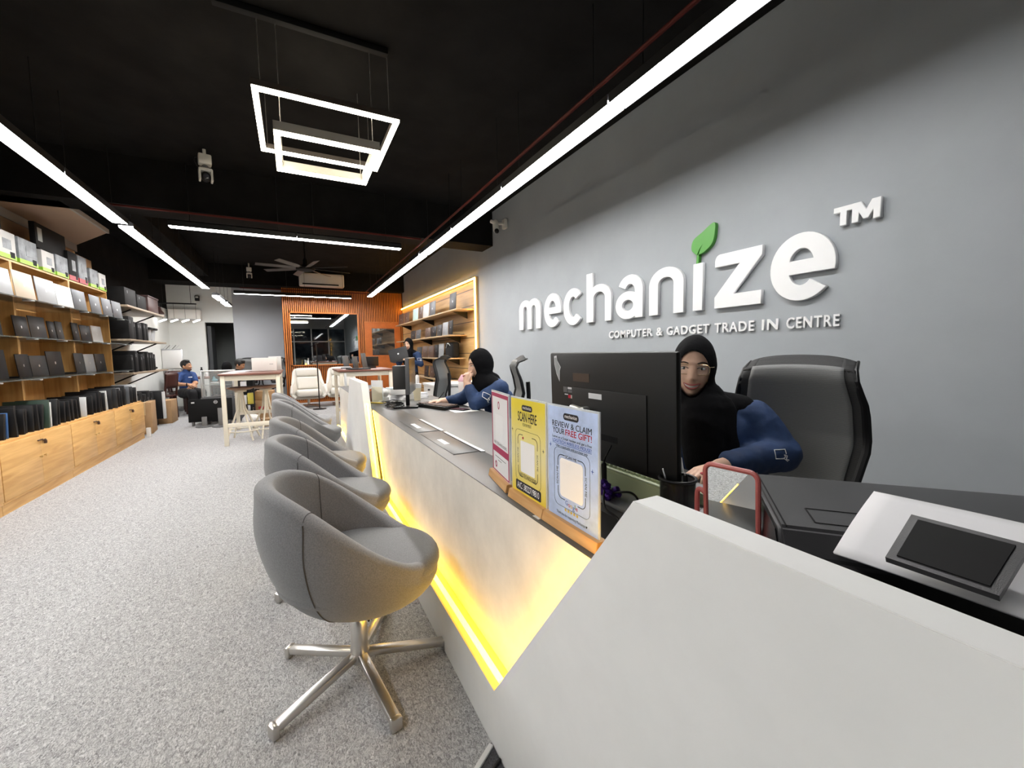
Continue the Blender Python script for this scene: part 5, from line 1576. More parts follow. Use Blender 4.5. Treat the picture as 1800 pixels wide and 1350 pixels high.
# --- woman resting her chin on her fist at the middle of the counter
H = HM((1.332, 3.095, 1.100), (-.98, .14), -.12, .0)
def b2(mb):
    mb.chain([V((1.345, 3.090, 1.02)), V((1.400, 3.080, .94)), V((1.490, 3.080, .78)), V((1.560, 3.080, .55))], [.052, .058, .10, .12], 18)
    mb.chain([V((1.400, 3.070, .95)), V((1.425, 2.940, .92)), V((1.245, 3.000, .785)), V((1.215, 3.080, .955))], [.05, .05, .042, .028], 14)
    mb.chain([V((1.400, 3.080, .95)), V((1.370, 3.230, .92)), V((1.270, 3.360, .80)), V((1.100, 3.380, .79))], [.05, .05, .042, .028], 14)
    mb.chain([V((1.560, 3.080, .55)), V((1.530, 3.000, .50)), V((1.160, 3.060, .50)), V((1.210, 3.080, .09)), V((1.110, 3.080, .05))], [.10, .085, .06, .045, .04], 14)
    mb.chain([V((1.560, 3.080, .55)), V((1.530, 3.180, .50)), V((1.160, 3.260, .50)), V((1.210, 3.280, .09)), V((1.110, 3.280, .05))], [.10, .085, .06, .045, .04], 14)
    hand(mb, (1.205, 3.085, .953), (.1, .15, 1), (-.9, -.3, .2), 1.15, .02, 1, .92, .4)
    hand(mb, (1.095, 3.38, .797), (-1, .12, -.05), (0, 0, 1), .3, .12, -1, .92)
def c2(mb):
    mb.chain([V((1.400, 3.080, .93)), V((1.490, 3.080, .78)), V((1.560, 3.080, .55))], [.085, .135, .15], 20)
    mb.chain([V((1.410, 3.070, .935)), V((1.435, 2.945, .91)), V((1.250, 2.995, .80)), V((1.222, 3.065, .915))], [.078, .074, .060, .044], 16)
    mb.chain([V((1.400, 3.080, .935)), V((1.370, 3.230, .91)), V((1.270, 3.360, .80)), V((1.150, 3.380, .795))], [.075, .07, .056, .040], 16)
def t2(mb):
    mb.chain([V((1.560, 3.080, .53)), V((1.530, 3.000, .50)), V((1.160, 3.060, .50)), V((1.210, 3.080, .10))], [.14, .105, .078, .06], 16)
    mb.chain([V((1.560, 3.080, .53)), V((1.530, 3.180, .50)), V((1.160, 3.260, .50)), V((1.210, 3.280, .10))], [.14, .105, .078, .06], 16)
dr = [(V((1.345, 3.090, .99)), V((1.360, 3.080, .93)), .085, .092), (V((1.360, 3.080, .98)), V((1.410, 2.980, .94)), .07, .058), (V((1.330, 3.080, .95)), V((1.275, 3.080, .84)), .075, .045), (V((1.360, 3.080, .99)), V((1.430, 3.080, .96)), .075, .075)]
w2, bv, cl = person('woman in black headscarf resting her chin on her fist', (1.51, 3.08, 0), H, b2, [('shirt', c2, M_navy, .008, .006), ('trousers', t2, M_trou, .010, .004)], dr, .005, None, False)
face_parts(w2, H, bv, False, False, 0)
crest(w2, cl['shirt'], (1.305, 2.935, .855), (.80, -.2, -.55), (.5, .1, .8), .055)

# --- woman standing at the far display wall, holding a dark laptop
H = HM((2.095, 8.53, 1.388), (-.72, -.69), -.10, .05)
def b3(mb):
    mb.chain([V((2.105, 8.54, 1.30)), V((2.12, 8.55, 1.22)), V((2.13, 8.57, 1.03)), V((2.15, 8.58, .80))], [.052, .06, .11, .125], 16)
    mb.chain([V((2.12, 8.55, 1.23)), V((2.25, 8.43, 1.18)), V((2.27, 8.33, .98)), V((2.02, 8.24, 1.05))], [.05, .05, .042, .028], 12)
    mb.chain([V((2.12, 8.55, 1.23)), V((2.00, 8.68, 1.18)), V((1.91, 8.62, 1.0)), V((1.80, 8.42, 1.08))], [.05, .05, .042, .028], 12)
    mb.chain([V((2.16, 8.53, .78)), V((2.15, 8.50, .45)), V((2.15, 8.52, .09)), V((2.09, 8.45, .05))], [.095, .065, .045, .04], 12)
    mb.chain([V((2.12, 8.62, .78)), V((2.08, 8.64, .45)), V((2.08, 8.66, .09)), V((2.02, 8.59, .05))], [.095, .065, .045, .04], 12)
    hand(mb, (2.01, 8.235, 1.055), (-.8, -.1, .5), (.3, -.9, .2), .7, .05, 1, .92)
    hand(mb, (1.79, 8.41, 1.09), (-.4, -.5, .7), (-.6, -.6, 0), .7, .05, -1, .92)
def c3(mb):
    mb.chain([V((2.12, 8.55, 1.21)), V((2.13, 8.57, 1.03)), V((2.15, 8.58, .76))], [.09, .135, .14], 16)
    mb.chain([V((2.12, 8.55, 1.21)), V((2.25, 8.43, 1.17)), V((2.28, 8.32, .98)), V((2.07, 8.255, 1.04))], [.072, .068, .058, .042], 14)
    mb.chain([V((2.12, 8.55, 1.21)), V((2.00, 8.68, 1.17)), V((1.905, 8.62, 1.0)), V((1.825, 8.455, 1.07))], [.072, .068, .057, .042], 14)
def t3(mb):
    mb.chain([V((2.16, 8.53, .76)), V((2.15, 8.50, .45)), V((2.15, 8.52, .10))], [.115, .085, .065], 14)
    mb.chain([V((2.12, 8.62, .76)), V((2.08, 8.64, .45)), V((2.08, 8.66, .10))], [.115, .085, .065], 14)
def s3(mb): shoe(mb, (2.15, 8.52, .05), (-.7, -.7, 0)); shoe(mb, (2.08, 8.66, .05), (-.7, -.7, 0))
dr = [(V((2.10, 8.53, 1.27)), V((2.09, 8.52, 1.21)), .088, .11), (V((2.08, 8.51, 1.21)), V((2.05, 8.48, 1.05)), .105, .10), (V((2.13, 8.53, 1.23)), V((2.21, 8.46, 1.20)), .073, .058), (V((2.10, 8.55, 1.23)), V((2.03, 8.64, 1.20)), .073, .058)]
w3, bv, cl = person('woman in black headscarf and navy shirt standing with a dark laptop by the wall shelves', (2.13, 8.57, 0), H, b3, [('shirt', c3, M_navy, .010, .005), ('trousers', t3, M_trou, .012, .004), ('shoes', s3, M_blackm, .010, 0)], dr, .006, None, False)
face_parts(w3, H, bv, False, False, 0)
crest(w3, cl['shirt'], (2.30, 8.36, 1.08), (.6, -.8, 0), (0, 0, 1), .06)

# --- man in a blue polo sitting on a wooden chair
H = HM((-2.030, 11.000, 1.020), (.93, -.36), .06, .04)
def b4(mb):
    mb.chain([V((-2.035, 11.010, 0.935)), V((-2.050, 11.020, 0.855)), V((-2.065, 11.030, 0.655)), V((-2.065, 11.050, 0.445))], [.055, .062, .115, .12], 18)
    mb.chain([V((-2.050, 11.020, 0.860)), V((-2.150, 10.950, 0.820)), V((-2.175, 10.790, 0.645)), V((-1.965, 10.670, 0.635))], [.05, .05, .045, .030], 14)
    mb.chain([V((-2.050, 11.020, 0.860)), V((-1.945, 11.080, 0.820)), V((-1.885, 10.950, 0.645)), V((-1.910, 10.740, 0.615))], [.05, .05, .045, .030], 14)
    mb.chain([V((-2.065, 11.050, 0.445)), V((-2.105, 10.970, 0.435)), V((-1.885, 10.570, 0.455)), V((-1.885, 10.600, 0.075)), V((-1.845, 10.490, 0.025))], [.12, .09, .062, .048, .04], 14)
    mb.chain([V((-2.065, 11.050, 0.445)), V((-1.965, 11.030, 0.435)), V((-1.745, 10.710, 0.445)), V((-1.765, 10.750, 0.075)), V((-1.715, 10.650, 0.025))], [.12, .09, .062, .048, .04], 14)
    hand(mb, (-1.955, 10.670, 0.635), (.9, -.1, -.15), (-.1, -.6, .8), .35, .12, 1, 1)
    hand(mb, (-1.910, 10.740, 0.610), (-.2, -.8, -.3), (.3, -.3, .9), .35, .12, -1, 1)
def c4(mb):
    mb.chain([V((-2.050, 11.020, 0.845)), V((-2.065, 11.030, 0.655)), V((-2.065, 11.050, 0.445))], [.085, .118, .125], 20)
    mb.chain([V((-2.055, 11.015, 0.845)), V((-2.150, 10.950, 0.815)), V((-2.170, 10.840, 0.710))], [.075, .070, .062], 16)
    mb.chain([V((-2.045, 11.020, 0.845)), V((-1.945, 11.080, 0.815)), V((-1.900, 10.990, 0.705))], [.075, .070, .062], 16)
    mb.cap(V((-2.037, 11.010, 0.915)), V((-2.045, 11.015, 0.875)), .064, .075, 18)
def t4(mb):
    mb.chain([V((-2.065, 11.050, 0.445)), V((-2.105, 10.970, 0.445)), V((-1.885, 10.570, 0.465)), V((-1.885, 10.600, 0.095))], [.145, .115, .085, .065], 16)
    mb.chain([V((-2.065, 11.050, 0.445)), V((-1.965, 11.030, 0.445)), V((-1.745, 10.710, 0.455)), V((-1.765, 10.750, 0.095))], [.145, .115, .085, .065], 16)
def s4(mb): shoe(mb, (-1.885, 10.600, 0.025), (.3, -.9, 0)); shoe(mb, (-1.765, 10.750, 0.025), (.4, -.9, 0))
man, bv, cl = person('seated man with short dark hair and blue polo shirt looking right', (-2.065, 11.03, 0), H, b4, [('polo_shirt', c4, M_polo, .008, .004), ('trousers', t4, M_trou, .010, .004), ('shoes', s4, M_blackm, .010, 0)], None, .005, M_skin2)
face_parts(man, H, bv)
def hair(H, t, vol=1.0, front=.045):
    mb = MB(); mb.ell(H @ Vector((0, -.012, .030)), (.078 * vol, .098 * vol, .100 * vol), H.to_3x3(), 28, 20); mb.ell(H @ Vector((.02, .045, .095)), (.05, .04, .030), H.to_3x3())
    me = fuse(mb, .005, 3)
    cm = MB(); cm.prism([(.02, -.2), (.035, front - .02), (.115, front + .028), (.3, front + .03), (.3, -.2)], H @ Matrix(((0, 0, 1, -.15), (1, 0, 0, 0), (0, 1, 0, 0), (0, 0, 0, 1))), .3); bmesh.ops.recalc_face_normals(cm.bm, faces=cm.bm.faces)
    me = cut(me, cm.mesh('c', None, 0))
    cm = MB(); cm.prism([(-.3, -.3), (.2, -.3), (.2, -.018), (-.02, -.022), (-.06, -.055), (-.3, -.06)], H @ Matrix(((0, 0, 1, -.15), (1, 0, 0, 0), (0, 1, 0, 0), (0, 0, 0, 1))), .3); bmesh.ops.recalc_face_normals(cm.bm, faces=cm.bm.faces)
    me = cut(me, cm.mesh('c', None, 0))
    add_mesh('hair', shade(wrinkle(me, .003, 60), M_hair), t, True)
hair(H, man)
mb = MB()
for k in range(7): pass
mb.ell(H @ Vector((0, .045, -.088)), (.046, .040, .028), H.to_3x3()); 
mb.ell(H @ Vector((0, .088, -.052)), (.022, .006, .004), H.to_3x3())
o = part('beard', mb, mat('stubble', (.06, .035, .025), .8), man, True)
mb = MB(); wv = V((-1.985, 10.675, 0.635)); mb.tube([wv + V((.0, .034 * cos(a), .034 * sin(a))) for a in [2 * pi * k / 16 for k in range(16)]], .009, 8, True); part('wristwatch', mb, M_blackp, man, True)
mb = MB(); mb.bar((-1.985, 10.855, .78), (-1.925, 10.89, .78), .002, .014); part('chest_logo', mb, M_emb, man, True)

# --- two heads low behind the left high table
H = HM((-1.050, 10.750, 1.020), (.92, -.30), -.35, 0)
def b5(mb):
    mb.chain([V((-1.070, 10.760, 0.950)), V((-1.100, 10.770, 0.870)), V((-1.150, 10.780, 0.620)), V((-1.170, 10.800, 0.420))], [.055, .06, .12, .12], 16)
    mb.chain([V((-1.100, 10.770, 0.870)), V((-1.190, 10.630, 0.830)), V((-1.080, 10.520, 0.700)), V((-0.880, 10.520, 0.740))], [.055, .052, .042, .03], 12)
    mb.chain([V((-1.100, 10.770, 0.870)), V((-1.030, 10.910, 0.830)), V((-0.950, 10.900, 0.700)), V((-0.780, 10.800, 0.740))], [.055, .052, .042, .03], 12)
    mb.chain([V((-1.170, 10.800, 0.420)), V((-0.780, 10.700, 0.460)), V((-0.810, 10.700, 0.080))], [.12, .07, .05], 12)
    hand(mb, (-0.880, 10.520, 0.740), (1, 0, 0), (0, 0, 1), .4); hand(mb, (-0.780, 10.800, 0.740), (1, -.2, 0), (0, 0, 1), .4, .1, -1)
def c5(mb):
    mb.chain([V((-1.100, 10.770, 0.860)), V((-1.150, 10.780, 0.620)), V((-1.170, 10.800, 0.420))], [.09, .145, .15], 16)
    mb.chain([V((-1.100, 10.770, 0.860)), V((-1.190, 10.630, 0.820)), V((-1.130, 10.550, 0.730))], [.08, .075, .065], 12); mb.chain([V((-1.100, 10.770, 0.860)), V((-1.030, 10.910, 0.820)), V((-0.980, 10.900, 0.730))], [.08, .075, .065], 12)
    mb.chain([V((-1.170, 10.800, 0.420)), V((-0.770, 10.700, 0.460)), V((-0.810, 10.700, 0.120))], [.14, .09, .07], 12)
def s5(mb): shoe(mb, (-0.810, 10.700, 0.050), (1, -.2, 0))
p5, bv, cl = person('person with dark hair bending over the desk before the grey wall', (-1.15, 10.78, 0), H, b5, [('dark_shirt', c5, M_trou, .010, .004), ('shoes', s5, M_blackm, .010, 0)], None, .007, M_skin2)
face_parts(p5, H, bv); hair(H, p5, 1.05)
H = HM((-1.190, 9.940, 0.975), (.30, .95), -.25, 0)
def b6(mb):
    mb.chain([V((-1.200, 9.920, 0.900)), V((-1.210, 9.900, 0.820)), V((-1.220, 9.890, 0.600)), V((-1.220, 9.870, 0.440))], [.052, .058, .11, .12], 16)
    mb.chain([V((-1.210, 9.900, 0.820)), V((-1.370, 9.940, 0.780)), V((-1.390, 10.040, 0.620)), V((-1.240, 10.200, 0.620))], [.05, .05, .042, .03], 12)
    mb.chain([V((-1.210, 9.900, 0.820)), V((-1.050, 9.860, 0.780)), V((-0.990, 9.970, 0.620)), V((-1.090, 10.170, 0.620))], [.05, .05, .042, .03], 12)
    mb.chain([V((-1.220, 9.870, 0.440)), V((-1.110, 10.240, 0.460)), V((-1.120, 10.240, 0.080))], [.12, .07, .05], 12)
    hand(mb, (-1.240, 10.200, 0.620), (.6, .7, 0), (0, 0, 1), .4); hand(mb, (-1.090, 10.170, 0.620), (-.2, .9, 0), (0, 0, 1), .4, .1, -1)
def c6(mb):
    mb.chain([V((-1.210, 9.900, 0.820)), V((-1.220, 9.890, 0.600)), V((-1.220, 9.870, 0.440))], [.09, .14, .15], 16)
    mb.chain([V((-1.210, 9.900, 0.810)), V((-1.370, 9.940, 0.770)), V((-1.390, 10.040, 0.620)), V((-1.280, 10.160, 0.620))], [.08, .075, .06, .045], 12)
    mb.chain([V((-1.210, 9.900, 0.810)), V((-1.050, 9.860, 0.770)), V((-0.990, 9.970, 0.620)), V((-1.070, 10.120, 0.620))], [.08, .075, .06, .045], 12)
    mb.chain([V((-1.220, 9.870, 0.440)), V((-1.110, 10.240, 0.460)), V((-1.120, 10.240, 0.120))], [.14, .09, .07], 12)
dr = [(V((-1.200, 9.920, 0.880)), V((-1.210, 9.890, 0.800)), .09, .11), (V((-1.210, 9.890, 0.840)), V((-1.230, 9.820, 0.700)), .10, .09)]
def s6(mb): shoe(mb, (-1.120, 10.240, 0.050), (.3, 1, 0))
p6, bv, cl = person('person in black headscarf seen from behind, low beside the left high table', (-1.22, 9.89, 0), H, b6, [('dark_shirt', c6, M_trou, .010, .004), ('shoes', s6, M_blackm, .010, 0)], dr, .007, None, False)
face_parts(p6, H, bv)

# ------------------------------------------------------------------ right alcove: plank panel, LED border, shelves of laptops
M_plank = plank_mat('plank_panel', (.46, .27, .10), (.60, .39, .17), .27)
d = thing('wall_cladding', 'light wooden plank panel with glowing orange border on the right wall', 'wall cladding', (2.74, 9.0, .1))
mb = MB(); mb.bx(2.725, 2.748, 6.45, 11.69, .10, 2.40); part('plank_board', mb, M_plank, d, True)
mb = MB(); mb.bx(2.705, 2.748, 6.385, 6.45, .10, 2.445, .006); mb.bx(2.705, 2.748, 6.45, 11.69, 2.40, 2.445, .006); part('border_channel', mb, mat('border_brass', (.55, .33, .12), .5), d, True)
mb = MB(); mb.bx(2.690, 2.7045, 6.40, 6.432, .10, 2.432); part('led_strip', mb, L_ORANGE, d, True)
mb = MB(); mb.bx(2.690, 2.7045, 6.433, 11.68, 2.408, 2.432); part('led_strip', mb, L_ORANGE, d, True)
M_shelfw = wood('shelf_wood', (.36, .24, .13), (.50, .36, .21), .8, 1)
M_und = mat('shelf_shadow_board', (.10, .075, .05), .7)
shn = ['top', 'second', 'third', 'lowest']
for i, (z, y0, y1) in enumerate(((1.93, 6.50, 11.1), (1.515, 6.88, 11.1), (1.11, 6.95, 11.1), (.70, 6.95, 11.1))):
    t = thing('wall_shelf', 'long wooden wall shelf of the right display wall, %s of four' % shn[i], 'shelf', (2.56, (y0 + y1) / 2, z), 0, 'wall shelves on the planks')
    mb = MB(); mb.bx(2.40, 2.724, y0, y1, z - .022, z, .002); part('board', mb, M_shelfw, t, True)
    for yy in (y0 + .35, (y0 + y1) / 2, y1 - .35):
        mb = MB(); mb.prism([(2.724, z - .022), (2.724, z - .14), (2.45, z - .022)], Matrix(((1, 0, 0, 0), (0, 0, -1, yy), (0, 1, 0, 0), (0, 0, 0, 1))), .02); part('bracket', mb, M_darkmetal, t, True)


def rsh(z, ya, yb, col, label, hs=1.0, x=2.47, grp=None): put(LO, (x, (ya + yb) / 2, z + .0005), -pi / 2, label, grp, col, ((yb - ya) / .325 * .96, 1.0, hs))


z = 1.93
rsh(z, 6.72, 7.06, 'dark grey', 'tall dark grey laptop alone near the front of the top wall shelf', 1.30)
rsh(z, 7.88, 8.28, 'grey', 'dark laptop right of the white one on the top wall shelf', 1.25)
rsh(z, 8.31, 8.76, 'white', 'white laptop with dark logo on the top wall shelf', 1.25)
rsh(z, 8.79, 9.11, 'brown', 'brown laptop left of the white one on the top wall shelf', 1.15)
rsh(z, 9.14, 9.60, 'mint', 'mint green laptop on the top wall shelf', 1.2)
rsh(z, 9.95, 10.45, 'brown', 'brown laptop second from the far end of the top wall shelf', 1.15)
rsh(z, 10.50, 11.08, 'brown', 'wide brown laptop at the far end of the top wall shelf', 1.2)
z = 1.515
for ya, yb, c, l, hs in ((6.92, 7.14, 'black', 'black laptop nearest on the second wall shelf', 1.1), (7.17, 7.49, 'silver', 'silver rimmed laptop on the second wall shelf', 1.05), (7.52, 7.83, 'dark grey', 'dark grey laptop third on the second wall shelf', .95),
                         (7.87, 8.24, 'black', 'black laptop fourth on the second wall shelf', .9), (8.27, 8.64, 'brown', 'brown laptop in the middle of the second wall shelf', .9), (9.0, 9.4, 'grey', 'grey laptop second from the far end of the second wall shelf', .9), (9.45, 9.86, 'black', 'black laptop at the far end of the second wall shelf', .9)):
    rsh(z, ya, yb, c, l, hs)
z = 1.11
for ya, yb, c, l, hs in ((7.45, 7.76, 'silver', 'pale laptop beside the black bag on the third wall shelf', 1.15), (7.78, 8.05, 'black', 'black laptop second on the third wall shelf', 1.1), (8.07, 8.47, 'brown', 'brown laptop in the middle of the third wall shelf', 1.05), (8.50, 8.9, 'brown', 'brown laptop fourth on the third wall shelf', 1.05), (8.95, 9.36, 'dark grey', 'dark grey laptop behind the standing woman on the third wall shelf', 1.0)):
    rsh(z, ya, yb, c, l, hs)
z = .70
for ya, yb, c, l, hs in ((7.3, 7.6, 'black', 'black laptop nearest on the lowest wall shelf', 1.0), (7.7, 8.0, 'dark grey', 'dark grey laptop second on the lowest wall shelf', 1.0), (8.1, 8.4, 'brown', 'brown laptop third on the lowest wall shelf', 1.0), (8.5, 8.8, 'black', 'black laptop fourth on the lowest wall shelf', 1.0)):
    rsh(z, ya, yb, c, l, hs)
t = thing('laptop_bag', 'black laptop bag with grey stripe at the front of the third wall shelf', 'bag', (2.55, 7.18, 1.1105))
mb = MB(); mb.box((0, 0, .14), (.14, .42, .28), None, .04, 3); part('bag_body', mb, M_blackm, t)
mb = MB(); mb.tube(spline([(-.075, -.10, .22), (-.085, .0, .26), (-.075, .12, .18)]), .008, 6); part('strap', mb, M_silver, t)
for yy, l in ((7.5, 'black charger near the tall grey laptop on the top wall shelf'), (7.62, 'black charger beside another on the top wall shelf')):
    mb = MB(); mb.bx(2.45, 2.50, yy - .04, yy + .04, 1.9305, 1.957, .006); mb.tube(spline([(2.47, yy + .04, 1.945), (2.45, yy + .07, 1.95), (2.46, yy + .05, 1.935)]), .006, 5); solo('charger', l, 'charger', mb, M_blackp, (2.47, yy, 1.9305))

# white low desk behind the counter staff
t = thing('white_desk', 'white desk with drawers beyond the counter under the wall shelves', 'desk', (2.0, 5.9, 0))
mb = MB(); mb.bx(1.75, 2.70, 5.75, 6.35, .71, .745, .003); part('desktop', mb, M_whitep, t, True)
for z0, z1 in ((.50, .70), (.27, .48), (.04, .25)): mb = MB(); mb.bx(1.76, 2.69, 5.77, 5.79, z0, z1, .003); part('drawer', mb, M_whitep, t, True)
mb = MB(); mb.bx(1.77, 2.69, 5.80, 6.34, 0, .71); part('carcass', mb, M_whitep, t, True)

# ------------------------------------------------------------------ high tables, stools
M_cream = mat('cream_metal', (.66, .62, .52), .45)
M_walnut = wood('walnut_top', (.16, .085, .05), (.26, .15, .09), 1.0, 0)
M_dtop = wood('dark_red_top', (.13, .05, .035), (.20, .085, .06), 1.0, 0)


def high_table(label, x0, x1, y0, y1, h):
    t = thing('high_table', label, 'table', ((x0 + x1) / 2, (y0 + y1) / 2, 0))
    mb = MB(); mb.bx(x0 - .02, x1 + .02, y0 - .02, y1 + .02, h - .025, h, .004); part('tabletop', mb, M_dtop, t, True)
    for x in (x0, x1 - .05):
        for y in (y0, y1 - .05): mb = MB(); mb.bx(x, x + .05, y, y + .05, 0, h - .0255, .004); part('leg', mb, M_cream, t, True)
    for a in ((x0 + .05, x1 - .05, y0 + .01, y0 + .04), (x0 + .05, x1 - .05, y1 - .04, y1 - .01), (x0 + .01, x0 + .04, y0 + .05, y1 - .05), (x1 - .04, x1 - .01, y0 + .05, y1 - .05)):
        mb = MB(); mb.bx(*a, h - .095, h - .026, .003); part('apron', mb, M_cream, t, True)
    mb = MB(); mb.bx(x0 + .05, x1 - .05, y0 + .01, y0 + .04, .245, .30, .003); part('stretcher', mb, M_cream, t, True)
    mb = MB(); mb.bx(x0 + .05, x1 - .05, y1 - .04, y1 - .01, .245, .30, .003); part('stretcher', mb, M_cream, t, True)
    return t


high_table('cream legged high table with dark top, left, bearing a white carton', -.88, -.19, 6.62, 8.05, .97)
high_table('cream legged high table with dark top in the middle, bearing laptops', .58, 1.34, 6.55, 7.55, .97)


def stool(label, x, y, rz, h=.765):
    t = thing('bar_stool', label, 'stool', (x, y, 0), rz, 'bar stools under the left high table')
    mb = MB(); mb.lathe([(0, h - .045), (.12, h - .042), (.165, h - .02), (.17, h - .004), (.15, h), (0, h - .006)], 28); part('seat', mb, M_walnut, t)
    mb = MB(); mb.lathe([(.075, h - .07), (.075, h - .045)], 16); mb.tube([(0, 0, .40), (0, 0, h - .045)], .03, 12); part('column', mb, M_cream, t)
    for k in range(4):
        a = pi / 2 * k + .4
        mb = MB(); mb.tube([(.02 * cos(a), .02 * sin(a), h - .06), (.05 * cos(a), .05 * sin(a), .46), (.235 * cos(a), .235 * sin(a), .012)], .0125, 8); part('leg', mb, M_cream, t)
    mb = MB(); mb.tube([(.198 * cos(2 * pi * k / 32), .198 * sin(2 * pi * k / 32), .145) for k in range(32)], .009, 8, True); part('foot_ring', mb, M_cream, t)
    return t


s0 = stool('bar stool with round walnut seat, nearest under the left high table', -.70, 7.02, .2)
dup(s0, (-.40, 7.12, 0), .9, 'bar stool with round walnut seat, right one under the left high table')
t = thing('carton_box', 'white carton with short print on the left high table', 'box', (-.40, 7.55, .9705))
mb = MB(); mb.bx(-.175, .155, -.13, .13, 0, .20, .003); part('carton', mb, mat('carton_offwhite', (.70, .66, .62), .6), t)
mb = MB(); mb.bx(.06, .11, -.1312, -.13, .10, .106); part('printed_line', mb, M_greyp, t)
t = thing('carton_box', 'smaller white box behind the carton on the left high table', 'box', (-.27, 7.86, .9705))
mb = MB(); mb.bx(-.10, .08, -.08, .08, 0, .22, .003); part('carton', mb, M_whitep, t)
t = thing('pamphlet_stack', 'loose white papers on the near left end of the left high table', 'papers', (-.70, 7.3, .9705))
for k in range(4): mb = MB(); mb.box((.03 * k - .05, .10 * k - .1, .002 + .004 * k), (.21, .15, .003), Matrix.Rotation(.35 * k, 3, 'Z')); part('sheet', mb, M_paper, t)

# things on the middle high table
def tablet(label, x, y, rz, h, wd=.10):
    t = thing('tablet_stand', label, 'tablet', (x, y, .9705), rz)
    mb = MB(); mb.box((0, 0, h / 2 + .01), (wd, .014, h), Matrix.Rotation(radians(-10), 3, 'X'), .004); part('tablet', mb, L_cols['grey'], t)
    mb = MB(); mb.box((0, .03, .008), (wd * .9, .10, .015), None, .004); part('foot', mb, M_blackp, t)


tablet('dark tablet standing nearest the mirror on the middle high table', .75, 7.3, .5, .20); tablet('dark tablet standing second on the middle high table', .86, 7.0, .6, .19); tablet('dark tablet leaning third on the middle high table', .98, 6.9, .7, .24)
t = thing('display_easel', 'black display board on the middle high table before the door', 'display', (1.15, 7.25, .9705), .3)
mb = MB(); mb.bx(-.12, .12, -.01, .01, .03, .19, .004); part('panel', mb, M_blackp, t)
mb = MB(); mb.bx(-.05, .05, -.05, .05, 0, .03, .004); part('foot', mb, M_blackp, t)
t = thing('laptop', 'flat shut laptop near the front of the middle high table', 'laptop', (.86, 6.68, .9705), .1)
mb = MB(); mb.bx(-.16, .16, -.11, .11, 0, .018, .004); part('base', mb, L_cols['black'], t)
t = thing('stacked_books', 'small pale stack between tablets on the middle high table', 'stack', (.72, 6.95, .9705))
for k in range(3): mb = MB(); mb.bx(-.06, .06, -.05, .05, .014 * k, .014 * k + .012, .002); part('booklet', mb, M_paper if k % 2 == 0 else M_blackp, t)
# dark laptop in the far woman's hands
put(LO, (1.84, 8.27, 1.08), radians(-28), 'dark open laptop held up by the standing woman', None, 'dark grey', (1.15, 1, 1.05), (radians(-8), radians(-14)))

# floor lamp pole in front of the armchairs
t = thing('floor_stand', 'thin black floor stand before the white armchairs', 'stand', (.45, 10.1, 0))
mb = MB(); mb.tube([(0, 0, .02), (0, 0, 1.44)], .012, 10); part('pole', mb, M_blackp, t)
mb = MB(); mb.lathe([(.14, 0), (.14, .012), (.02, .022)], 24); part('base', mb, M_blackp, t)
mb = MB(); mb.bar((-.03, 0, 1.44), (.05, 0, 1.47), .05, .02, .005); part('holder', mb, M_blackp, t)
t = thing('glass_rail', 'slim grey metal post frame at the counter end', 'frame', (.66, 6.62, 0))
mb = MB(); mb.bx(.635, .665, 6.46, 6.49, 0, .93, .004); part('post', mb, M_silver, t, True)
mb = MB(); mb.bx(.60, .70, 6.42, 6.53, 0, .012, .003); part('foot', mb, M_silver, t, True)

# ------------------------------------------------------------------ white lounge chairs
M_lth = mat('white_leather', (.66, .64, .59), .5, bump=.12, bscale=60)


def armchair(label, x, y, rz):
    """wing-shell lounge chair facing local -Y"""
    t = thing('lounge_chair', label, 'armchair', (x, y, 0), rz, 'white lounge chairs')
    def shell(u, v):
        a = lerp(-1, 1, u)
        wv = np.interp(v, [0, .25, .45, .7, .92, 1], [.28, .37, .345, .30, .275, .23]); z = np.interp(v, [0, .2, .5, 1], [.20, .27, .50, .90])
        back = np.interp(v, [0, .2, .5, 1], [-.12, .12, .20, .33])
        fwd = np.interp(v, [0, .25, .45, .7, 1], [.22, .46, .32, .12, .05]) * abs(a) ** 2.2
        return Vector((wv * (sin(a * pi / 2) if 1 else a), back - fwd, z + (.04 * abs(a) ** 3 if v < .5 else -.03 * abs(a) ** 4)))
    mb = MB(); mb.grid(shell, 30, 26); o = part('shell', mb, M_lth, t); md = o.modifiers.new('thickness', 'SOLIDIFY'); md.thickness = .06; md.offset = 0
    md = o.modifiers.new('subdivision', 'SUBSURF'); md.levels = 1; md.render_levels = 1
    mb = MB(); mb.box((0, -.12, .335), (.52, .52, .15), None, .06, 4); part('seat_cushion', mb, M_lth, t, sub=1)
    mb = MB(); mb.box((0, .135, .55), (.44, .11, .30), Matrix.Rotation(radians(-22), 3, 'X'), .045, 4); c = part('back_cushion', mb, M_lth, t, sub=1)
    mb = MB(); mb.ell((0, .082, .54), (.014, .008, .014), Matrix.Rotation(radians(-22), 3, 'X'), 10, 8); part('button', mb, mat('leather_button', (.4, .38, .34), .5), c)
    mb = MB(); mb.box((0, .235, .79), (.46, .10, .18), Matrix.Rotation(radians(-18), 3, 'X'), .045, 4); part('headrest', mb, M_lth, t, sub=1)
    mb = MB(); mb.tube([(0, .02, .04), (0, .02, .24)], .028, 12); part('column', mb, M_chrome, t)
    for k in range(4):
        a = pi / 4 + pi / 2 * k
        mb = MB(); mb.bar((.02 * cos(a), .02 + .02 * sin(a), .05), (.30 * cos(a), .02 + .30 * sin(a), .018), .045, .022, .005); part('leg', mb, M_walnut, t)
    return t


a0 = armchair('white leather lounge chair left of the black stand, below the mirror', .26, 10.75, .05)
dup(a0, (1.00, 10.85, 0), -.05, 'white leather lounge chair right of the black stand, partly behind the counter')

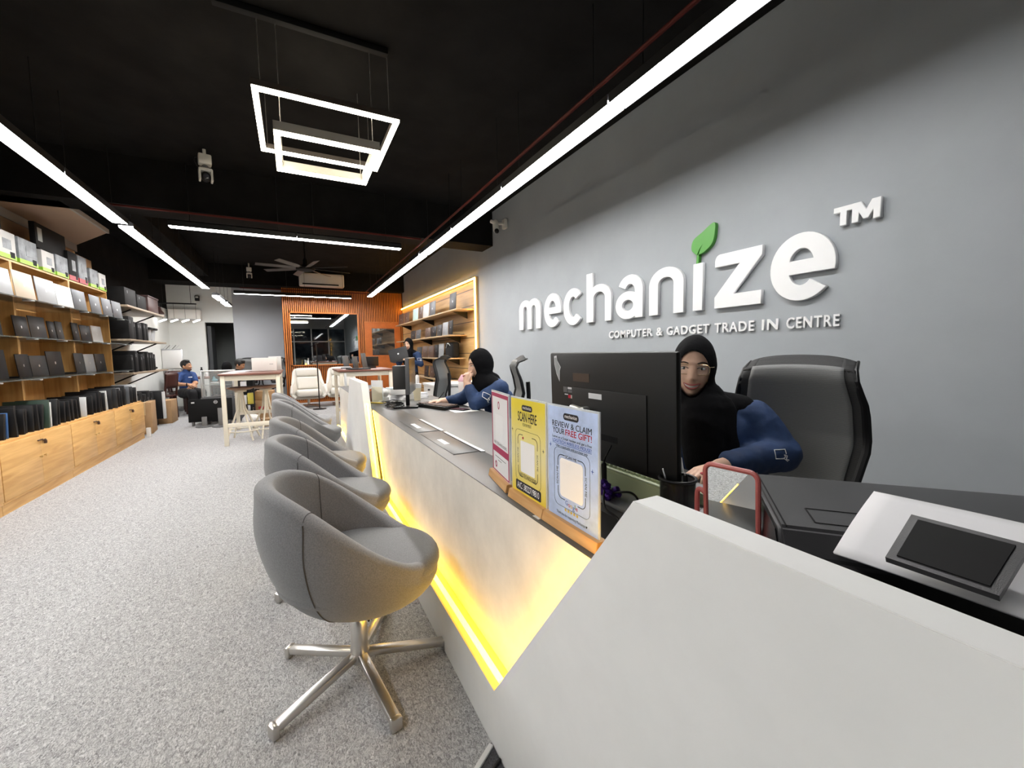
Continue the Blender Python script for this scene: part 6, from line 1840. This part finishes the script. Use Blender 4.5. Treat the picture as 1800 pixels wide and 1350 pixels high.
# ------------------------------------------------------------------ left back: black wall shelves with cases
M_gsh = wood('grey_shelf_board', (.22, .17, .12), (.34, .27, .19), .8, 1)
M_case = mat('black_case', (.004, .004, .0045), .65, nscale=8, namt=.4, spec=.25)
M_rosewood = wood('rosewood', (.028, .008, .006), (.055, .016, .012), 1.0, 2)
for i, (z, l) in enumerate(((1.985, 'top'), (1.485, 'second'), (.985, 'third'))):
    t = thing('wall_shelf', 'deep grey wooden shelf on the far left white wall, %s of three' % l, 'shelf', (-2.4, 9.4, z), 0, 'shelves on the far left wall')
    mb = MB(); mb.bx(-2.645, -2.12, 8.06, 10.0, z - .03, z, .002); part('board', mb, M_gsh, t, True)
    for yy in (8.5, 9.7): mb = MB(); mb.bar((-2.645, yy, z - .25), (-2.2, yy, z - .032), .02, .02, .002); part('bracket', mb, M_darkmetal, t, True)
rnd2 = random.Random(11)
def case(x, y, z, dx, dy, dz, label, m=M_case, grp=None, nm='case', cat='case'):
    t = thing(nm, label, cat, (x, y, z), 0, grp)
    mb = MB(); mb.box((0, 0, dz / 2), (dx, dy, dz), None, .012); part('body', mb, m, t)
    mb = MB(); mb.bx(dx / 2 - .003, dx / 2 + .003, -dy * .3, -dy * .3 + .02, dz * .7, dz * .85); part('tag', mb, M_greyp, t)
case(-2.38, 8.45, 1.9855, .40, .50, .28, 'wide black case nearest on the top far left shelf'); case(-2.38, 8.98, 1.9855, .40, .46, .24, 'black case in the middle of the top far left shelf')
t = thing('wooden_chest', 'dark red wooden chest at the far end of the top left shelf', 'chest', (-2.38, 9.62, 1.9855))
mb = MB(); mb.bx(-.20, .20, -.30, .30, 0, .27, .006); part('body', mb, M_rosewood, t); mb = MB(); mb.bx(-.21, .21, -.31, .31, .27, .295, .004); part('lid', mb, M_rosewood, t)
y = 8.14
case(-2.36, 8.26, 1.4855, .42, .22, .34, 'large black case nearest on the second far left shelf')
for k in range(7): case(-2.36 + rnd2.uniform(-.02, .02), 8.44 + .115 * k, 1.4855, .40, .095, rnd2.uniform(.25, .30), 'upright black case in the row on the second far left shelf', grp='black cases on the second far left shelf')
for k, l in enumerate(('near clear tub with black lid at the end of the second far left shelf', 'far clear tub with black lid at the end of the second far left shelf')):
    t = thing('storage_tub', l, 'tub', (-2.30, 9.42 + .24 * k, 1.4855))
    mb = MB(); mb.lathe([(.085, 0), (.105, .20), (.105, .205), (.0, .205)], 20); part('tub', mb, mat('frosted_plastic', (.40, .43, .46), .3, alpha=.75), t)
    mb = MB(); mb.box((0, 0, .225), (.25, .22, .04), None, .018); part('lid', mb, M_blackm, t)
for k in range(11): case(-2.36 + rnd2.uniform(-.03, .03), 8.17 + .118 * k, .9855, .40, .10, rnd2.uniform(.26, .33), 'upright black computer case in the row on the third far left shelf', grp='black computers on the third far left shelf')
mb = MB(); mb.ell((-2.33, 9.80, 1.015), (.10, .10, .03)); mb.ell((-2.35, 9.80, 1.04), (.06, .06, .035)); solo('cap', 'black cap lying at the end of the third far left shelf', 'cap', mb, M_blackm, (-2.33, 9.8, .9855))
for k in range(5): case(-2.36, 8.22 + .19 * k, .0005, .42, .165, .62 + .04 * (k % 2), 'black computer tower on the floor below the far left shelves', grp='black towers on the floor')
t = thing('flat_monitor', 'black monitor with white edge standing on the floor by the far left shelves', 'monitor', (-2.30, 9.35, 0))
mb = MB(); mb.bx(-.20, .22, -.03, .03, .12, .62, .01); part('panel', mb, M_blackp, t); mb = MB(); mb.bx(.20, .235, -.035, .035, .12, .60, .006); part('edge', mb, M_whitep, t); mb = MB(); mb.bx(-.1, .1, -.1, .1, 0, .12, .01); part('foot', mb, M_blackp, t)
def cbox(label, x, y, rz, sx, sy, sz, z=0.0005):
    t = thing('cardboard_box', label, 'box', (x, y, z), rz)
    mb = MB(); mb.bx(-sx / 2, sx / 2, -sy / 2, sy / 2, 0, sz, .003); part('carton', mb, M_card, t)
    mb = MB(); mb.bx(-.03, .03, -sy / 2 - .002, sy / 2 + .002, sz * .6, sz + .001); part('tape', mb, M_tape, t); return t
cbox('flat brown cardboard box leaning past the end of the oak units', -2.16, 8.62, .1, .20, .45, .50)
cbox('brown cardboard box on the floor below the far left shelves', -2.20, 9.75, .0, .35, .42, .42)
mb = MB(); mb.bx(-2.04, -1.99, 8.08, 8.12, .0005, .14, .004); solo('white_strip', 'small white block by the foot of the last oak unit', 'block', mb, M_whitep, (-2.02, 8.1, .0005))

# left back corner: white board, air conditioner, desk, chairs, lamp
t = thing('air_conditioner', 'white air conditioner low on the far white wall beside the doorway', 'air conditioner', (-2.28, 12.65, 2.1))
mb = MB(); mb.bx(-2.60, -1.97, 12.58, 12.799, 2.08, 2.36, .025, 3); part('body', mb, M_ac, t, True)
mb = MB(); mb.bx(-2.55, -2.02, 12.574, 12.585, 2.10, 2.125, .003); part('air_outlet', mb, M_blackm, t, True)
t = thing('whiteboard', 'small white board easel in the far left corner', 'board', (-2.50, 12.0, 0))
mb = MB(); mb.bx(-2.66 + .02, -2.28, 11.98, 12.0, .95, 1.36, .004); part('board_surface', mb, M_whitep, t, True)
mb = MB(); mb.bx(-2.645, -2.265, 12.001, 12.015, .93, 1.38, .004); part('frame', mb, M_silver, t, True)
mb = MB(); mb.bar((-2.60, 12.01, .93), (-2.55, 12.2, 0.01), .03, .03); mb.bar((-2.30, 12.01, .93), (-2.33, 12.2, 0.01), .03, .03); mb.bar((-2.45, 12.01, .93), (-2.45, 11.75, 0.01), .03, .03); part('easel_leg', mb, M_silver, t, True)
t = thing('document_rack', 'grey documents fanned above the small white board', 'papers', (-2.46, 12.0, 1.381))
for k in range(5): mb = MB(); mb.box((-.12 + .055 * k, .0, .05), (.012, .02, .13), Euler((0, .7, 0)).to_matrix()); part('document', mb, M_greyp if k % 2 else M_silver, t)
mb = MB(); mb.bx(-.19, .17, -.02, .03, -.0, .012); part('rail', mb, M_silver, t)
t = thing('work_desk', 'dark desk along the far white wall behind the man', 'desk', (-1.95, 11.9, 0))
mb = MB(); mb.bx(-2.25, -1.35, 11.6, 12.3, .70, .74, .003); part('desktop', mb, M_dtop, t, True)
for x in (-2.22, -1.40):
    for y in (11.63, 12.25): mb = MB(); mb.bx(x, x + .04, y, y + .04, 0, .70); part('leg', mb, M_darkmetal, t, True)
for x, yy, m_, nm, l, h in ((-1.95, 12.1, M_blackp, 'bottle', 'dark bottle on the desk by the far white wall', .22), (-2.05, 12.0, M_whitep, 'mug', 'white mug on the desk by the far white wall', .10), (-1.85, 12.05, M_paper, 'tissue_roll', 'white roll on the desk by the far white wall', .11)):
    mb = MB(); mb.lathe([(.035, .7405), (.037, .7405 + h * .6), (.016, .7405 + h * .8), (.016, .7405 + h), (0, .7405 + h)], 16, (x, yy, 0)); solo(nm, l, nm.replace('_', ' '), mb, m_, (x, yy, .7405))


def wood_chair(label, x, y, rz):
    t = thing('wooden_chair', label, 'chair', (x, y, 0), rz, 'dark wooden chairs at the back left')
    mb = MB(); mb.box((0, 0, .445), (.42, .42, .03), None, .01); part('seat', mb, M_rosewood, t)
    for sx in (-1, 1):
        for sy in (-1, 1): mb = MB(); mb.bar((sx * .18, sy * .18, .0), (sx * .17, sy * .17, .43), .035, .035, .004); part('leg', mb, M_rosewood, t)
        mb = MB(); mb.bar((sx * .17, .19, .44), (sx * .17, .24, .88), .03, .03, .004); part('back_post', mb, M_rosewood, t)
    mb = MB(); mb.grid(lambda u, v: Vector((.18 * (2 * u - 1), .235 + .03 * (1 - (2 * u - 1) ** 2) - .02 * (1 - v), .60 + .30 * v)), 10, 6); o = part('backrest', mb, M_rosewood, t); o.modifiers.new('thickness', 'SOLIDIFY').thickness = .022
    return t


c0 = wood_chair('dark red wooden chair under the seated man', -2.075, 11.13, .9)
dup(c0, (-2.36, 10.35, 0), -1.9, 'dark wooden chair standing empty left of the seated man')
dup(c0, (-2.22, 11.62, 0), 1.0, 'dark red wooden chair just behind the seated man')
dup(c0, (-1.21, 9.80, 0), 3.0, 'dark chair under the person in black seen from behind')
dup(c0, (-1.23, 10.88, 0), 1.2, 'dark chair under the person bending over the desk')
oc = office_chair('grey mesh office chair at the back beside the doorway', (-1.10, 12.30, 0), -1.9)
oc = office_chair('grey office chair before the pale grey wall', (-.50, 11.9, 0), -2.2)
t = thing('work_desk', 'desk in front of the pale grey wall with dark screens', 'desk', (-.6, 10.6, 0))
mb = MB(); mb.bx(-.88, -.28, 10.15, 11.1, .69, .72, .003); part('desktop', mb, M_dtop, t, True)
for x in (-.86, -.34):
    for yy in (10.2, 11.0): mb = MB(); mb.bx(x, x + .04, yy, yy + .04, 0, .69); part('leg', mb, M_darkmetal, t, True)
for (x, yy, rz, l) in ((-.45, 10.85, 1.3, 'black monitor on the desk before the pale grey wall'), (-.40, 10.4, 1.5, 'black monitor behind the white carton')):
    t = thing('computer_screen', l, 'monitor', (x, yy, .7205), rz)
    mb = MB(); mb.bx(-.24, .24, -.015, .015, .10, .40, .006); part('back_cover', mb, M_blackp, t); mb = MB(); mb.bx(-.02, .02, -.03, -.015, .01, .2); mb.bx(-.09, .09, -.1, .06, 0, .012); part('stand', mb, M_blackp, t)

# linear lamp with tilted glowing tubes, hanging before the far white wall
t = thing('pendant_light', 'row of small bright hanging lamps before the far white wall', 'light', (-2.2, 11.6, 2.05))
mb = MB(); mb.bar((-2.58, 11.75, 2.40), (-1.90, 11.75, 2.40), .03, .03); mb.tube([(-2.5, 11.75, 2.41), (-2.5, 11.75, 2.869)], .005, 6); mb.tube([(-2.0, 11.75, 2.41), (-2.0, 11.75, 2.869)], .005, 6); part('mount_bar', mb, M_blackp, t, True)
L_SPOT = glow('tube_light', (1, .97, .93), 8.0)
for k in range(4):
    x = -2.52 + .20 * k
    mb = MB(); mb.bar((x - .06, 11.72, 1.99), (x + .06, 11.78, 2.05), .03, .03, .008); part('lamp_tube', mb, L_SPOT, t, True)
    mb = MB(); mb.tube([(x, 11.75, 2.03), (x, 11.75, 2.39)], .003, 5); part('wire', mb, M_darkmetal, t, True)
mb = MB(); mb.bar((-2.58, 11.75, 2.055), (-1.86, 11.75, 2.055), .015, .012); part('lamp_rail', mb, M_silver, t, True)
t = thing('wall_lamp', 'dark red bell shaped lamp hanging at the end of the far left shelves', 'lamp', (-2.45, 11.2, 2.1))
mb = MB(); mb.lathe([(.085, 0), (.075, .05), (.04, .09), (.03, .16), (.0, .17)], 20); part('lamp_shade', mb, M_rosewood, t)
mb = MB(); mb.tube(spline([(0, 0, .16), (0, 0, .24), (-.06, 0, .27), (-.195, 0, .27)]), .008, 6); part('lamp_arm', mb, M_blackp, t)
t = thing('alarm_box', 'small black alarm box on the far white wall', 'alarm', (-2.04, 12.78, 2.58))
mb = MB(); mb.bx(-.045, .045, -.05, .018, 0, .13, .01); part('case', mb, M_blackp, t); mb = MB(); mb.bx(-.03, .03, -.055, -.05, .07, .11, .003); part('label', mb, M_whitep, t)

# ------------------------------------------------------------------ monitors and cartons on the floor, glass cabinet
t = thing('large_monitor', 'large black monitor with round white logo standing on the floor', 'monitor', (-1.35, 8.92, 0), -.02)
mb = MB(); mb.box((0, 0, .265), (.64, .045, .40), Matrix.Rotation(radians(-6), 3, 'X'), .01); part('back_cover', mb, M_blackm, t)
ML2 = Matrix.Translation((.085, -.026 - .014, .405)) @ Matrix.Rotation(radians(-6), 4, 'X')
me = loops_mesh([arc(0, 0, .028, .028, 0, 359, 24), arc(0, 0, .0235, .0235, 0, 359, 24)], ML2 @ frame((0, 0, 0), (1, 0, 0), (0, 0, 1)), .002); me.materials.append(M_wh); add_mesh('round_logo', me, t)
me = text_mesh('DELL', .020, bold=.0006, width=.038); me.transform(ML2 @ frame((0, 0, 0), (1, 0, 0), (0, 0, 1))); me.materials.clear(); me.materials.append(M_wh); add_mesh('lettering', me, t)
mb = MB(); mb.box((-.24, -.043, .41), (.045, .004, .022), Matrix.Rotation(radians(-6), 3, 'X')); part('service_label', mb, M_paper, t)
for sx in (-.26, .27): mb = MB(); mb.box((sx, 0, .035), (.03, .10, .07), None, .006); part('foot', mb, M_greyp, t)
for (x, yy, h, l) in ((-1.42, 8.72, .17, 'short grey monitor foot standing on the carpet before the large black monitor'), (-1.17, 8.60, .32, 'tall grey monitor foot standing on the carpet before the large black monitor')):
    t = thing('monitor_stand', l, 'monitor stand', (x, yy, 0))
    mb = MB(); mb.lathe([(0, .0005), (.13, .0005), (.13, .012), (.10, .018), (0, .018)], 28); part('foot', mb, M_greyp, t)
    mb = MB(); mb.box((0, .02, h / 2), (.075, .03, h), None, .006); part('neck', mb, mat('stand_grey', (.22, .22, .22), .45), t)
for k, (x, yy, l) in enumerate(((-1.30, 9.12, 'grey monitor lying face down behind the large black monitor'), (-1.05, 9.2, 'second grey monitor lying on the floor behind the large black monitor'))):
    t = thing('flat_monitor', l, 'monitor', (x, yy + .25 * 0, .0005 + .0), .1 * k)
    mb = MB(); mb.bx(-.28 + .3 * k, .0 + .3 * k, -.12, .10, .40, .44, .01); part('panel', mb, M_greyp, t); mb = MB(); mb.bx(-.20 + .3 * k, -.08 + .3 * k, -.1, .08, 0, .40, .01); part('stand', mb, M_greyp, t)
t = thing('glass_cabinet', 'low glass showcase with metal posts left of the left high table', 'cabinet', (-1.250, 9.730, 0))
for x in (-1.530, -1.05):
    for yy in (9.300, 9.500): mb = MB(); mb.bx(x, x + .025, yy, yy + .025, .46, .93, .002); part('post', mb, M_silver, t, True)
mb = MB(); mb.bx(-1.540, -1.01, 9.290, 9.540, .93, .95, .003); part('top', mb, M_whitep, t, True)
mb = MB(); mb.bx(-1.530, -1.03, 9.310, 9.520, .675, .685); part('glass_shelf', mb, mat('shelf_glass', (.5, .56, .55), .1, alpha=.5), t, True)
mb = MB(); mb.bx(-1.505, -1.05, 9.302, 9.306, .47, .93); part('front_pane', mb, mat('thin_pane', (.8, .85, .85), .04, alpha=.14), t, True)
mb = MB(); mb.bx(-1.540, -1.01, 9.290, 9.540, 0, .46, .004); part('plinth', mb, M_greyp, t, True)
for x, m_, l, h in ((-1.330, M_silver, 'silver device on the showcase glass shelf', .05), (-1.130, M_blackp, 'black device on the showcase glass shelf', .06)):
    mb = MB(); mb.bx(x - .07, x + .07, 9.360, 9.460, .6855, .6855 + h, .01); solo('device', l, 'device', mb, m_, (x, 9.410, .6855))
mb = MB(); mb.ell((-1.330, 9.420, .765), (.05, .04, .03)); mb.ell((-1.340, 9.420, .80), (.025, .025, .04)); solo('spray_bottle', 'pale blue plastic item inside the glass showcase', 'bottle', mb, mat('pale_blue', (.16, .42, .52), .4), (-1.330, 9.420, .7355))
cbox('large brown cardboard box with red print behind the bar stools', -.55, 9.3, .05, .34, .40, .36)
cbox('smaller brown cardboard box stacked on the large one behind the bar stools', -.53, 9.32, -.05, .30, .34, .17, .362)
mb = MB(); mb.bx(-.64, -.54, 9.094, 9.0975, .20, .25); solo('box_label', 'dark red printed patch on the large cardboard box behind the stools', 'label', mb, M_bxr, (-.59, 9.096, .2))
cbox('low open brown cardboard box on the floor under the left high table', -.40, 8.3, .2, .30, .26, .12)
t = thing('metal_rack', 'black metal rack with white boxes behind the left high table', 'rack', (-.78, 9.05, 0))
for x in (-.95, -.70):
    for yy in (8.98, 9.2): mb = MB(); mb.bx(x, x + .02, yy, yy + .02, 0, .85); part('post', mb, M_darkmetal, t, True)
for z in (.30, .58, .83): mb = MB(); mb.bx(-.95, -.68, 8.98, 9.22, z, z + .015); part('shelf', mb, M_darkmetal, t, True)
for (x, z, dz, m_, l) in ((-.86, .3155, .16, M_whitep, 'white box on the middle shelf of the black rack'), (-.75, .3155, .20, mat('box_yellow', (.6, .5, .08), .5), 'yellow box on the middle shelf of the black rack'), (-.85, .5955, .14, M_paper, 'white box on the upper shelf of the black rack'), (-.75, .5955, .18, M_blackm, 'black box on the upper shelf of the black rack')):
    mb = MB(); mb.bx(x - .048, x + .048, 9.02, 9.18, z, z + dz, .003); solo('storage_box', l, 'box', mb, m_, (x, 9.1, z))
t = thing('plastic_bag', 'crumpled white plastic bag on the floor under the left high table', 'bag', (-.72, 8.55, 0))
mb = MB(); mb.ell((0, 0, .09), (.14, .12, .09)); me = shade(wrinkle(fuse(mb, .015, 2), .025, 14), M_whitep); add_mesh('bag', me, t)
# cable and mat at the bottom edge
t = thing('floor_mat', 'dark grey mat with pale edge strip at the counter foot, bottom of the picture', 'mat', (.36, .85, 0))
mb = MB(); mb.prism([(.40, 1.03), (.476, 1.085), (.476, .55), (.12, .55), (.12, .83)], Matrix(((1, 0, 0, 0), (0, 1, 0, 0), (0, 0, 1, .0005), (0, 0, 0, 1))), .006); part('mat_pad', mb, mat('dark_carpet', (.05, .05, .055), .95, nscale=200, namt=.5), t, True)
mb = MB(); mb.bar((.07, .80, .008), (.472, 1.075, .008), .016, .012, .003); part('edge_strip', mb, M_whitep, t, True)
mb = MB(); mb.tube(spline([(.474, 1.02, .012), (.44, 1.0, .012), (.38, .95, .012), (.30, .90, .012), (.22, .80, .012)]), .005, 6); solo('floor_cable', 'black cable lying on the dark mat at the counter foot', 'cable', mb, M_blackp, (.38, .95, .007))
